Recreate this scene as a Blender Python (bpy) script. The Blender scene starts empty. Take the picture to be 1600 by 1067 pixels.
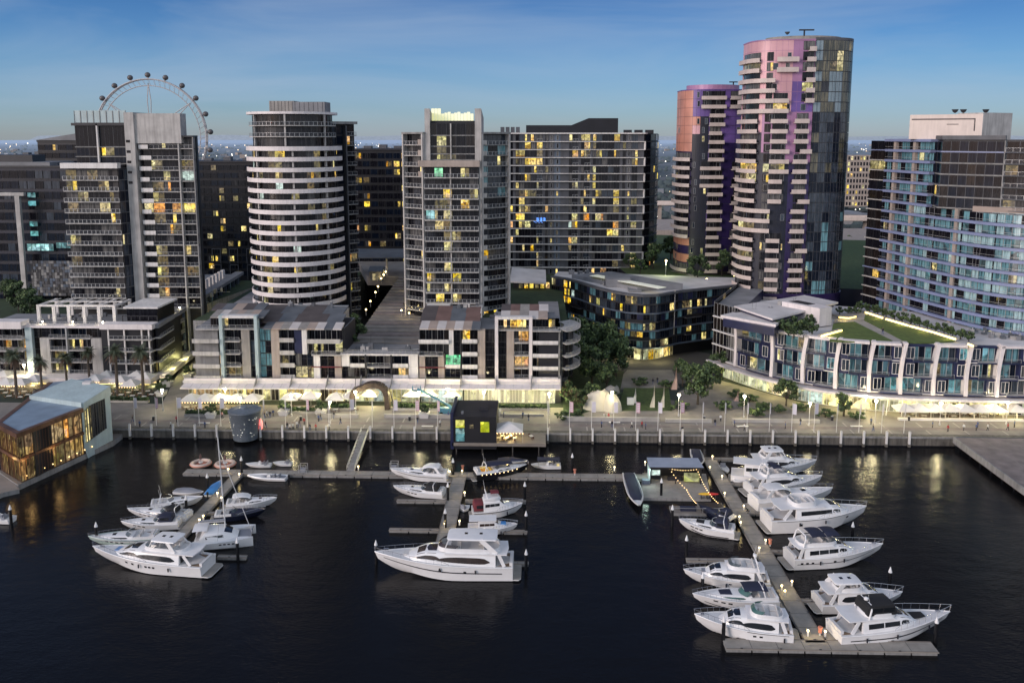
import bpy, bmesh, math, random
from collections import defaultdict
from mathutils import Vector, Matrix
R = math.radians
rng = random.Random(11)
scene = bpy.context.scene
COL = scene.collection

# ---------------------------------------------------------------- camera model
FPX, PITCH, YAW, CAMH, PY0 = 1335.0, R(8.25), R(1.7), 72.0, 406.5   # rising-front lens: principal row PY0
def ray(px, py):
	u = (px-800)/FPX; v = (PY0-py)/FPX
	d = (u, math.cos(PITCH)+v*math.sin(PITCH), -math.sin(PITCH)+v*math.cos(PITCH))
	c, s = math.cos(YAW), math.sin(YAW)
	return (d[0]*c-d[1]*s, d[0]*s+d[1]*c, d[2])
def W(px, py, z=0.0):
	d = ray(px, py); t = (z-CAMH)/d[2]
	return Vector((d[0]*t, d[1]*t, z))
def WY(px, py, Y):
	d = ray(px, py); t = Y/d[1]
	return Vector((d[0]*t, Y, CAMH+d[2]*t))
def XY(px, Y, py=350):
	p = WY(px, py, Y); return (p.x, Y)
def ZY(py, Y, px=800):
	return WY(px, py, Y).z

# ---------------------------------------------------------------- materials
MATS = {}
def _base(name):
	m = bpy.data.materials.new(name); m.use_nodes = True
	nt = m.node_tree; b = nt.nodes['Principled BSDF']
	return m, nt, b
def pm(name, col, rough=.6, metal=0., var=.18, scale=.35, spec=.5, bump=0., bscale=3., stretch=(1,1,1), streak=0.):
	"""procedural painted / mineral surface with two scales of tonal noise"""
	m, nt, b = _base(name); N = nt.nodes; L = nt.links
	geo = N.new('ShaderNodeNewGeometry')
	mp = N.new('ShaderNodeMapping'); mp.inputs['Scale'].default_value = stretch
	L.new(geo.outputs['Position'], mp.inputs['Vector'])
	n1 = N.new('ShaderNodeTexNoise'); n1.inputs['Scale'].default_value = scale; n1.inputs['Detail'].default_value = 6
	L.new(mp.outputs['Vector'], n1.inputs['Vector'])
	r = N.new('ShaderNodeMapRange'); r.inputs[1].default_value = .3; r.inputs[2].default_value = .7
	r.inputs[3].default_value = 1-var; r.inputs[4].default_value = 1+var
	L.new(n1.outputs['Fac'], r.inputs[0])
	mul = N.new('ShaderNodeMix'); mul.data_type = 'RGBA'; mul.blend_type = 'MULTIPLY'; mul.inputs[0].default_value = 1
	mul.inputs[6].default_value = (*col, 1)
	L.new(r.outputs[0], mul.inputs[7])
	out = mul.outputs[2]
	if streak > 0:
		mp2 = N.new('ShaderNodeMapping'); mp2.inputs['Scale'].default_value = (1.3, 1.3, .12)
		L.new(geo.outputs['Position'], mp2.inputs['Vector'])
		n2 = N.new('ShaderNodeTexNoise'); n2.inputs['Scale'].default_value = 1.2; n2.inputs['Detail'].default_value = 3
		L.new(mp2.outputs['Vector'], n2.inputs['Vector'])
		r2 = N.new('ShaderNodeMapRange'); r2.inputs[1].default_value = .42; r2.inputs[2].default_value = .72
		r2.inputs[3].default_value = 1; r2.inputs[4].default_value = 1-streak
		L.new(n2.outputs['Fac'], r2.inputs[0])
		mu2 = N.new('ShaderNodeMix'); mu2.data_type = 'RGBA'; mu2.blend_type = 'MULTIPLY'; mu2.inputs[0].default_value = 1
		L.new(out, mu2.inputs[6]); L.new(r2.outputs[0], mu2.inputs[7]); out = mu2.outputs[2]
	L.new(out, b.inputs['Base Color'])
	b.inputs['Roughness'].default_value = rough; b.inputs['Metallic'].default_value = metal
	b.inputs['Specular IOR Level'].default_value = spec
	if bump:
		n3 = N.new('ShaderNodeTexNoise'); n3.inputs['Scale'].default_value = bscale; n3.inputs['Detail'].default_value = 4
		L.new(geo.outputs['Position'], n3.inputs['Vector'])
		bp = N.new('ShaderNodeBump'); bp.inputs['Strength'].default_value = bump; bp.inputs['Distance'].default_value = .1
		L.new(n3.outputs['Fac'], bp.inputs['Height']); L.new(bp.outputs['Normal'], b.inputs['Normal'])
	MATS[name] = m
	return m
def glassm(name, dark, light, rough=.08, spec=.28, metal=0., cover=.55, emit=0.):
	"""unlit window: dark room behind glass with hanging curtain folds showing here and there"""
	m, nt, b = _base(name); N = nt.nodes; L = nt.links
	geo = N.new('ShaderNodeNewGeometry')
	mp = N.new('ShaderNodeMapping'); mp.inputs['Scale'].default_value = (2.2, 2.2, .16)
	L.new(geo.outputs['Position'], mp.inputs['Vector'])
	n = N.new('ShaderNodeTexNoise'); n.inputs['Scale'].default_value = 1.0; n.inputs['Detail'].default_value = 5; n.inputs['Roughness'].default_value = .65
	L.new(mp.outputs['Vector'], n.inputs['Vector'])
	cr = N.new('ShaderNodeValToRGB')
	cr.color_ramp.elements[0].position = cover-.08; cr.color_ramp.elements[0].color = (*dark, 1)
	cr.color_ramp.elements[1].position = cover+.16; cr.color_ramp.elements[1].color = (*light, 1)
	L.new(n.outputs['Fac'], cr.inputs['Fac']); L.new(cr.outputs['Color'], b.inputs['Base Color'])
	b.inputs['Roughness'].default_value = rough; b.inputs['Specular IOR Level'].default_value = spec; b.inputs['Metallic'].default_value = metal
	n2 = N.new('ShaderNodeTexNoise'); n2.inputs['Scale'].default_value = .55; n2.inputs['Detail'].default_value = 2
	L.new(geo.outputs['Position'], n2.inputs['Vector'])
	bp = N.new('ShaderNodeBump'); bp.inputs['Strength'].default_value = .12; bp.inputs['Distance'].default_value = .15
	L.new(n2.outputs['Fac'], bp.inputs['Height']); L.new(bp.outputs['Normal'], b.inputs['Normal'])
	if emit:
		L.new(cr.outputs['Color'], b.inputs['Emission Color']); b.inputs['Emission Strength'].default_value = emit
	MATS[name] = m
	return m
def litm(name, lo, hi, strength, scale=1.1):
	"""lit room seen through a pane: furniture-sized blocks of light and shade"""
	m, nt, b = _base(name); N = nt.nodes; L = nt.links
	geo = N.new('ShaderNodeNewGeometry')
	mp = N.new('ShaderNodeMapping'); mp.inputs['Scale'].default_value = (scale, scale, scale*.8)
	L.new(geo.outputs['Position'], mp.inputs['Vector'])
	v = N.new('ShaderNodeTexVoronoi'); v.inputs['Scale'].default_value = 1.0; v.distance = 'CHEBYCHEV'
	L.new(mp.outputs['Vector'], v.inputs['Vector'])
	sep = N.new('ShaderNodeSeparateColor'); L.new(v.outputs['Color'], sep.inputs[0])
	n = N.new('ShaderNodeTexNoise'); n.inputs['Scale'].default_value = .8*scale; n.inputs['Detail'].default_value = 3
	L.new(geo.outputs['Position'], n.inputs['Vector'])
	mx = N.new('ShaderNodeMath'); mx.operation = 'MULTIPLY_ADD'; mx.inputs[1].default_value = .55
	L.new(sep.outputs[0], mx.inputs[0]); L.new(n.outputs['Fac'], mx.inputs[2])
	cr = N.new('ShaderNodeValToRGB')
	cr.color_ramp.elements[0].position = .42; cr.color_ramp.elements[0].color = (*lo, 1)
	cr.color_ramp.elements[1].position = 1.0; cr.color_ramp.elements[1].color = (*hi, 1)
	L.new(mx.outputs[0], cr.inputs['Fac'])
	v2 = N.new('ShaderNodeTexVoronoi'); v2.inputs['Scale'].default_value = .30; L.new(geo.outputs['Position'], v2.inputs['Vector'])
	s2 = N.new('ShaderNodeSeparateColor'); L.new(v2.outputs['Color'], s2.inputs[0])
	r2 = N.new('ShaderNodeMapRange'); r2.inputs[3].default_value = .45*strength; r2.inputs[4].default_value = 1.5*strength; L.new(s2.outputs[0], r2.inputs[0])
	hu = N.new('ShaderNodeHueSaturation'); L.new(cr.outputs['Color'], hu.inputs['Color'])
	r3 = N.new('ShaderNodeMapRange'); r3.inputs[3].default_value = .78; r3.inputs[4].default_value = 1.1; L.new(s2.outputs[1], r3.inputs[0]); L.new(r3.outputs[0], hu.inputs['Saturation'])
	r4 = N.new('ShaderNodeMapRange'); r4.inputs[3].default_value = .475; r4.inputs[4].default_value = .52; L.new(s2.outputs[2], r4.inputs[0]); L.new(r4.outputs[0], hu.inputs['Hue'])
	L.new(hu.outputs['Color'], b.inputs['Emission Color'])
	L.new(r2.outputs[0], b.inputs['Emission Strength'])
	b.inputs['Base Color'].default_value = (.02, .02, .02, 1); b.inputs['Roughness'].default_value = .1
	try: m.cycles.emission_sampling = 'NONE'
	except Exception: pass
	MATS[name] = m
	return m
def emm(name, col, strength, sample=True):
	m, nt, b = _base(name)
	b.inputs['Base Color'].default_value = (.8, .8, .8, 1)
	b.inputs['Emission Color'].default_value = (*col, 1); b.inputs['Emission Strength'].default_value = strength
	if not sample:
		try: m.cycles.emission_sampling = 'NONE'
		except Exception: pass
	MATS[name] = m
	return m
def clearm(name, col, alpha=.45, rough=.08):
	m, nt, b = _base(name); N = nt.nodes; L = nt.links
	b.inputs['Base Color'].default_value = (*col, 1); b.inputs['Roughness'].default_value = rough
	t = N.new('ShaderNodeBsdfTransparent'); mx = N.new('ShaderNodeMixShader'); mx.inputs[0].default_value = alpha
	out = N['Material Output']
	L.new(t.outputs[0], mx.inputs[1]); L.new(b.outputs[0], mx.inputs[2]); L.new(mx.outputs[0], out.inputs['Surface'])
	MATS[name] = m
	return m

# surfaces
pm('white_paint', (.68, .65, .63), .5, var=.10, streak=.22)
pm('white_band', (.72, .66, .65), .5, var=.08, streak=.12)
pm('pale_concrete', (.44, .42, .40), .75, var=.16, streak=.3, bump=.2)
pm('grey_concrete', (.25, .245, .24), .8, var=.2, streak=.3, bump=.2)
pm('warm_grey_panel', (.27, .25, .23), .7, var=.14, streak=.2)
pm('mid_grey_panel', (.08, .083, .095), .55, var=.2, streak=.2)
pm('steel_blue_panel', (.085, .11, .15), .45, var=.25)
pm('charcoal', (.018, .018, .023), .5, var=.25)
pm('black_panel', (.008, .008, .012), .55, var=.3)
pm('navy_panel', (.016, .020, .060), .35, var=.25)
pm('slate_roof', (.10, .11, .125), .7, var=.2)
pm('roof_grey', (.20, .20, .21), .8, var=.22, scale=.2)
pm('roof_pale', (.56, .53, .52), .75, var=.15, scale=.2)
pm('terracotta_tile', (.15, .09, .078), .7, var=.2)
pm('tan_tile', (.33, .26, .22), .7, var=.15)
pm('dark_tile', (.075, .062, .062), .7, var=.2)
pm('tile_white', (.5, .46, .44), .7, var=.12)
pm('cream_wall', (.66, .56, .50), .65, var=.06, streak=.10)
pm('beige_wall', (.36, .30, .26), .75, var=.12, streak=.2)
pm('violet_band', (.20, .23, .37), .4, var=.10)
pm('pink_sunset_panel', (.58, .32, .35), .42, var=.16, metal=.05, scale=.15)  # pink to orange panels: sunset reflection painted into the cladding colour
pm('mauve_sunset_panel', (.34, .17, .30), .42, var=.2, metal=.05, scale=.15)
pm('purple_sunset_panel', (.13, .075, .26), .42, var=.25, metal=.05, scale=.15)
pm('orange_sunset_panel', (.50, .22, .16), .42, var=.18, metal=.05, scale=.15)
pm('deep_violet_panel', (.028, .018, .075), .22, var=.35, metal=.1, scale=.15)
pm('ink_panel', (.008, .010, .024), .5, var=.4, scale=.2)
pm('balcony_cream', (.55, .46, .42), .55, var=.1, streak=.1)
pm('rail_metal', (.42, .42, .42), .35, metal=.3, var=.1)
pm('rail_dark', (.05, .05, .055), .4, metal=.3, var=.1)
pm('aqua_paint', (.40, .49, .50), .5, var=.1, streak=.15)
pm('copper_screen', (.15, .075, .045), .45, metal=.3, var=.3, streak=.3)
pm('roof_blue', (.20, .26, .33), .5, var=.15)
pm('timber_deck', (.19, .165, .145), .75, var=.2, stretch=(.3, 4, 1), scale=1.)
pm('pontoon_deck', (.27, .25, .225), .8, var=.16, scale=.6, streak=.1)
pm('paving', (.21, .19, .175), .8, var=.22, scale=.25, bump=.15)
pm('paving_pale', (.34, .31, .28), .8, var=.14, scale=.3)
pm('wharf_paving', (.19, .16, .155), .85, var=.25, scale=.4, bump=.2)
pm('quay_concrete', (.125, .115, .10), .85, var=.3, scale=.5, streak=.55, bump=.4)
pm('asphalt', (.045, .045, .048), .85, var=.2)
pm('gravel', (.10, .085, .075), .9, var=.3)
pm('lawn', (.052, .080, .022), .9, var=.3, scale=.9, bump=.3, bscale=8)
pm('lawn_dark', (.030, .050, .020), .9, var=.35, scale=.5)
pm('bark', (.05, .04, .032), .9, var=.3)
pm('palm_trunk', (.085, .068, .055), .9, var=.3)
pm('hull_white', (.76, .75, .75), .22, var=.04, scale=.8)
pm('deck_white', (.66, .65, .65), .45, var=.06, scale=.8)
pm('hull_navy', (.010, .013, .028), .15, var=.1)
pm('hull_mint', (.42, .52, .48), .3, var=.06)
pm('hull_black', (.012, .012, .014), .2, var=.2)
pm('boat_stripe', (.015, .016, .025), .3, var=.1)
pm('boat_glass', (.012, .014, .018), .07, var=.3, spec=.8)
pm('boat_glass_brown', (.035, .022, .018), .1, var=.4, spec=.8)
pm('boat_glass_teal', (.05, .12, .11), .1, var=.3, spec=.8)
pm('canvas_navy', (.016, .020, .045), .8, var=.2)
pm('canvas_black', (.012, .012, .014), .8, var=.2)
pm('canvas_maroon', (.14, .022, .03), .8, var=.2)
pm('canvas_brown', (.12, .065, .06), .8, var=.2)
pm('canvas_blue', (.06, .24, .55), .7, var=.15)
pm('canvas_grey', (.22, .23, .26), .8, var=.15)
pm('cushion_blue', (.17, .28, .48), .8, var=.15)
pm('cushion_white', (.6, .58, .56), .8, var=.08)
pm('teak', (.22, .15, .10), .7, var=.2)
pm('rubber_black', (.012, .012, .012), .7, var=.2)
pm('chrome', (.6, .6, .62), .2, metal=.9, var=.05)
pm('raft_orange', (.55, .20, .13), .6, var=.12)
pm('raft_cream', (.58, .45, .38), .6, var=.1)
pm('kayak_yellow', (.75, .45, .03), .4, var=.05)
pm('kayak_red', (.6, .04, .03), .4, var=.05)
pm('canvas_white', (.66, .63, .60), .7, var=.08)
pm('drum_metal', (.17, .20, .235), .45, metal=.35, var=.12, scale=2.)
pm('rust_timber', (.07, .05, .038), .8, var=.35, scale=1.)
pm('lift_blue', (.10, .27, .34), .5, var=.1)
pm('banner_white', (.60, .57, .62), .8, var=.08)
pm('banner_pink', (.50, .30, .35), .8, var=.15)
pm('post_white', (.66, .64, .62), .5, var=.06)
pm('granite', (.36, .34, .31), .7, var=.2)
pm('sail_cream', (.48, .45, .38), .6, var=.1)
pm('sail_pink', (.48, .33, .28), .6, var=.1)
pm('skin', (.42, .26, .19), .6, var=.05)
pm('cloth_dark', (.02, .02, .025), .8, var=.2)
pm('cloth_white', (.6, .6, .6), .8, var=.1)
pm('cloth_red', (.4, .05, .05), .8, var=.1)
pm('cloth_blue', (.06, .09, .2), .8, var=.1)
pm('hair', (.03, .022, .018), .7, var=.2)
pm('leaf_dark', (.030, .052, .024), .7, var=.35, scale=.6)
pm('leaf_mid', (.060, .100, .034), .7, var=.35, scale=.6)
pm('leaf_light', (.105, .150, .050), .7, var=.3, scale=.6)
pm('leaf_rust', (.085, .050, .028), .7, var=.3, scale=.6)
pm('leaf_palm', (.060, .075, .042), .7, var=.3)
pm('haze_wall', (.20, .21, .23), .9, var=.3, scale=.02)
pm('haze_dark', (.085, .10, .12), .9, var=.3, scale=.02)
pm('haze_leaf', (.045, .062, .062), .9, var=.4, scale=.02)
pm('wheel_white', (.44, .42, .42), .5, var=.05)
pm('wheel_pod', (.10, .09, .09), .4, var=.2)
# glass
glassm('glass_black', (.006, .006, .009), (.018, .018, .024))
glassm('glass_room', (.008, .008, .011), (.055, .052, .056), cover=.54)
glassm('glass_curtain', (.03, .03, .034), (.15, .145, .14), cover=.45)
glassm('glass_grey', (.016, .018, .024), (.06, .063, .075), cover=.5)
glassm('glass_slate', (.018, .026, .038), (.06, .075, .10), cover=.5, spec=.5)
glassm('glass_teal', (.016, .046, .06), (.13, .27, .31), cover=.44, spec=.6, emit=.22)  # unlit panes given a glow that brightens the teal
glassm('glass_teal_pale', (.06, .12, .14), (.30, .43, .45), cover=.42, spec=.6, emit=.30)  # paler panes with the same added glow, stronger
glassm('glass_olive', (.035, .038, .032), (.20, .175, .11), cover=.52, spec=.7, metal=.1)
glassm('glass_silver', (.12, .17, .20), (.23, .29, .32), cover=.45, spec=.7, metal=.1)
glassm('glass_ink', (.005, .008, .016), (.018, .025, .042), cover=.55, spec=.25)
glassm('glass_brown', (.010, .008, .008), (.035, .028, .027), cover=.55, spec=.35)
litm('lit_yellow', (.13, .07, .010), (1.0, .70, .10), 1.2, 1.7)
litm('lit_pale', (.10, .09, .03), (.88, .76, .30), 1.0, 1.7)
litm('lit_orange', (.12, .05, .008), (.95, .50, .08), 1.0, 1.7)
litm('lit_dim', (.015, .013, .009), (.26, .20, .08), .8, 1.5)
litm('lit_cool', (.06, .08, .08), (.62, .78, .70), 1.0)
litm('lit_cyan', (.01, .05, .06), (.15, .45, .50), .8)
litm('lit_tv', (.03, .10, .12), (.45, .95, .95), 1.2)
litm('lit_green', (.03, .12, .05), (.25, .95, .42), 1.1)
litm('lit_shop', (.12, .10, .035), (.95, .83, .34), 1.25, .7)
litm('lit_shop_pale', (.16, .17, .10), (.72, .76, .46), 1.0, .7)
litm('lit_amber_hall', (.03, .02, .010), (.62, .42, .15), .75, 1.6)
litm('lit_teal_room', (.010, .030, .042), (.10, .23, .27), .75, .8)
litm('lit_acid', (.30, .30, .0), (.90, .95, .03), 1.1)
clearm('rail_glass', (.10, .11, .13), .22)
clearm('windscreen', (.05, .07, .08), .7)
emm('lamp_warm', (1., .72, .26), 14)
emm('lamp_white', (1., .86, .52), 40)
emm('bulb_string', (1., .62, .22), 5, False)
emm('strip_yellow', (1., .72, .16), 3.2)
emm('city_warm', (1., .72, .35), 2.2, False)
emm('city_white', (1., .95, .8), 3.0, False)
emm('red_glow', (1., .06, .02), 1.6, False)
emm('blue_sign', (.03, .25, 1.), 2.0, False)
emm('acid_roof', (.82, .80, .14), .55, False)
emm('cyan_strip', (.18, .62, .62), .9, False)
def M(n): return MATS[n]

# ---------------------------------------------------------------- mesh building
class MB:
	def __init__(s): s.v = []; s.f = []; s.fm = []; s.mats = []; s.subs = []
	def mi(s, mat):
		if isinstance(mat, str): mat = MATS[mat]
		if mat not in s.mats: s.mats.append(mat)
		return s.mats.index(mat)
	def add(s, vs, fs, mat):
		b = len(s.v); k = s.mi(mat)
		s.v += [tuple(p) for p in vs]
		for f in fs: s.f.append([b+i for i in f]); s.fm.append(k)
	def quad(s, a, b, c, d, mat): s.add([a, b, c, d], [(0, 1, 2, 3)], mat)
	def box(s, x0, x1, y0, y1, z0, z1, mat, T=None):
		vs = [Vector(p) for p in ((x0,y0,z0),(x1,y0,z0),(x1,y1,z0),(x0,y1,z0),(x0,y0,z1),(x1,y0,z1),(x1,y1,z1),(x0,y1,z1))]
		if T is not None: vs = [T @ p for p in vs]
		s.add(vs, [(0,3,2,1),(4,5,6,7),(0,1,5,4),(1,2,6,5),(2,3,7,6),(3,0,4,7)], mat)
	def prism(s, poly, z0, z1, mat, top=None, bottom=True):
		n = len(poly)
		a = sum(poly[i][0]*poly[(i+1)%n][1]-poly[(i+1)%n][0]*poly[i][1] for i in range(n))
		if a < 0: poly = poly[::-1]
		zf = z1 if callable(z1) else (lambda x, y: z1)
		vs = [(p[0], p[1], z0) for p in poly] + [(p[0], p[1], zf(p[0], p[1])) for p in poly]
		s.add(vs, [(i, (i+1)%n, n+(i+1)%n, n+i) for i in range(n)], mat)
		s.add([vs[n+i] for i in range(n)], [tuple(range(n))], top or mat)
		if bottom: s.add([vs[i] for i in range(n)], [tuple(range(n-1, -1, -1))], mat)
	def tube(s, pts, r, mat, n=6, r2=None):
		pts = [Vector(p) for p in pts]; rs = []
		m = len(pts); vs = []
		for i, p in enumerate(pts):
			d = (pts[min(i+1, m-1)]-pts[max(i-1, 0)]).normalized()
			a = d.orthogonal().normalized() if abs(d.z) < .99 else Vector((1, 0, 0))
			if abs(d.z) < .99: a = d.cross(Vector((0, 0, 1))).normalized()
			b = d.cross(a).normalized()
			rr = r if r2 is None else r+(r2-r)*i/max(1, m-1)
			for k in range(n):
				t = 2*math.pi*k/n
				vs.append(p+a*math.cos(t)*rr+b*math.sin(t)*rr)
		fs = [(i*n+k, i*n+(k+1)%n, (i+1)*n+(k+1)%n, (i+1)*n+k) for i in range(m-1) for k in range(n)]
		fs += [tuple(range(n-1, -1, -1)), tuple((m-1)*n+k for k in range(n))]
		s.add(vs, fs, mat)
	def lathe(s, prof, mat, c=(0, 0, 0), n=16, sx=1., sy=1.):
		vs = []; m = len(prof)
		for r, z in prof:
			for k in range(n):
				t = 2*math.pi*k/n
				vs.append((c[0]+r*math.cos(t)*sx, c[1]+r*math.sin(t)*sy, c[2]+z))
		fs = [(i*n+k, i*n+(k+1)%n, (i+1)*n+(k+1)%n, (i+1)*n+k) for i in range(m-1) for k in range(n)]
		fs += [tuple(range(n-1, -1, -1)), tuple((m-1)*n+k for k in range(n))]
		s.add(vs, fs, mat)
	def ball(s, c, r, mat, n=10, sz=1.):
		k = max(4, n//2)
		s.lathe([(max(.001, r*math.sin(math.pi*i/k)), -r*math.cos(math.pi*i/k)*sz) for i in range(k+1)], mat, c, n)
	def bar(s, a, b, w, h, mat):
		a = Vector(a); b = Vector(b); d = (b-a); L = d.length
		d.normalize(); sd = d.cross(Vector((0, 0, 1)))
		sd = Vector((1, 0, 0)) if sd.length < 1e-4 else sd.normalized()
		up = sd.cross(d)
		T = Matrix((( sd.x, d.x, up.x, a.x), (sd.y, d.y, up.y, a.y), (sd.z, d.z, up.z, a.z), (0, 0, 0, 1)))
		s.box(-w/2, w/2, 0, L, -h/2, h/2, mat, T)
	def merge(s, o):
		b = len(s.v); s.v += o.v
		mp = [s.mi(m) for m in o.mats]
		s.f += [[b+i for i in f] for f in o.f]; s.fm += [mp[k] for k in o.fm]
	def size(s):
		if not s.v: return 0
		e = [max(p[i] for p in s.v)-min(p[i] for p in s.v) for i in range(3)]
		return max(e[0], e[1])*e[2]
	def mesh(s, name, org=(0, 0, 0), smooth=False):
		me = bpy.data.meshes.new(name)
		me.from_pydata([(p[0]-org[0], p[1]-org[1], p[2]-org[2]) for p in s.v], [], s.f)
		for m in s.mats: me.materials.append(m)
		me.polygons.foreach_set('material_index', s.fm)
		if smooth:
			me.polygons.foreach_set('use_smooth', [True]*len(me.polygons))
			try: me.set_sharp_from_angle(angle=R(38))
			except Exception: pass
		me.update()
		return me
	def build(s, name, parent=None, smooth=False, org=None, label=None):
		if org is None:
			org = (0, 0, 0); q = parent
			while q is not None:
				org = (org[0]+q.location.x, org[1]+q.location.y, org[2]+q.location.z); q = q.parent
		o = bpy.data.objects.new(name, s.mesh(name, org, smooth)); COL.objects.link(o)
		if parent: o.parent = parent
		if label: o['label'] = label
		for nm, sub in s.subs: sub.build(nm, o, smooth)
		return o
def tag(o, label=None, cat=None, group=None, kind=None):
	if label: o['label'] = label
	if cat: o['category'] = cat
	if group: o['group'] = group
	if kind: o['kind'] = kind
	return o
def thing(name, label, cat, loc=(0, 0, 0), group=None, rz=0.):
	o = bpy.data.objects.new(name, None); COL.objects.link(o)
	o.empty_display_size = .5
	o.location = loc; o.rotation_euler = (0, 0, rz)
	return tag(o, label, cat, group)
def solo(mb, name, label, cat, loc, group=None, smooth=False):
	"""a thing that is one mesh, its origin at its base"""
	o = mb.build(name, None, smooth, org=loc); o.location = loc
	return tag(o, label, cat, group)
def dup(o, loc, rz=0., label=None, group=None, parent=None, sc=None):
	r = o.copy(); COL.objects.link(r)
	if parent is None:
		r.location = loc; r.rotation_euler = (0, 0, rz)
		if sc: r.scale = sc if not isinstance(sc, (int, float)) else (sc, sc, sc)
		if label: r['label'] = label
		if group: r['group'] = group
	else: r.parent = parent
	for ch in list(o.children): dup(ch, None, parent=r)
	return r
ORD = ['first', 'second', 'third', 'fourth', 'fifth', 'sixth', 'seventh', 'eighth', 'ninth', 'tenth', 'eleventh', 'twelfth', 'thirteenth', 'fourteenth', 'fifteenth', 'sixteenth', 'seventeenth', 'eighteenth', 'nineteenth', 'twentieth',
	   'twenty-first', 'twenty-second', 'twenty-third', 'twenty-fourth', 'twenty-fifth', 'twenty-sixth', 'twenty-seventh', 'twenty-eighth', 'twenty-ninth', 'thirtieth', 'thirty-first', 'thirty-second', 'thirty-third', 'thirty-fourth', 'thirty-fifth', 'thirty-sixth']

class Path:
	"""plan polyline running left to right as seen from outside; d is the offset outwards"""
	def __init__(s, pts):
		s.p = [Vector((q[0], q[1])) for q in pts]; n = len(s.p)
		s.s = [0.]
		for i in range(n-1): s.s.append(s.s[-1]+(s.p[i+1]-s.p[i]).length)
		s.L = s.s[-1]; nn = []
		for i in range(n-1):
			d = (s.p[i+1]-s.p[i]).normalized(); nn.append(Vector((d.y, -d.x)))
		s.n = []
		for i in range(n):
			a = nn[max(0, i-1)]; b = nn[min(n-2, i)]; m = (a+b).normalized()
			s.n.append(m/max(.4, m.dot(b)))
	def at(s, q, d=0.):
		for i in range(len(s.p)-1):
			if q <= s.s[i+1] or i == len(s.p)-2:
				t = (q-s.s[i])/(s.s[i+1]-s.s[i])
				a = s.p[i]+s.n[i]*d; b = s.p[i+1]+s.n[i+1]*d
				return a+(b-a)*t
	def cut(s, a, b):
		return [a]+[x for x in s.s if a+1e-4 < x < b-1e-4]+[b]
def ribbon(mb, P, s0, s1, d0, d1, z0, z1, mat):
	qs = P.cut(s0, s1); n = len(qs); vs = []
	for q in qs:
		a = P.at(q, d0); b = P.at(q, d1)
		vs += [(a.x, a.y, z0), (b.x, b.y, z0), (b.x, b.y, z1), (a.x, a.y, z1)]
	fs = [(0, 3, 2, 1), tuple((n-1)*4+k for k in (0, 1, 2, 3))]
	for i in range(n-1):
		k = i*4
		for a, b in ((0, 1), (1, 2), (2, 3), (3, 0)):
			fs.append((k+a, k+b, k+4+b, k+4+a))
	mb.add(vs, fs, mat)
def pane(mb, P, s0, s1, d, z0, z1, mat):
	qs = P.cut(s0, s1)
	for a, b in zip(qs, qs[1:]):
		p = P.at(a, d); q = P.at(b, d)
		mb.quad((p.x, p.y, z0), (q.x, q.y, z0), (q.x, q.y, z1), (p.x, p.y, z1), mat)
def arc(c, a, b, t0, t1, n):
	return [(c[0]+a*math.cos(R(t0+(t1-t0)*i/n)), c[1]+b*math.sin(R(t0+(t1-t0)*i/n))) for i in range(n+1)]

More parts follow.
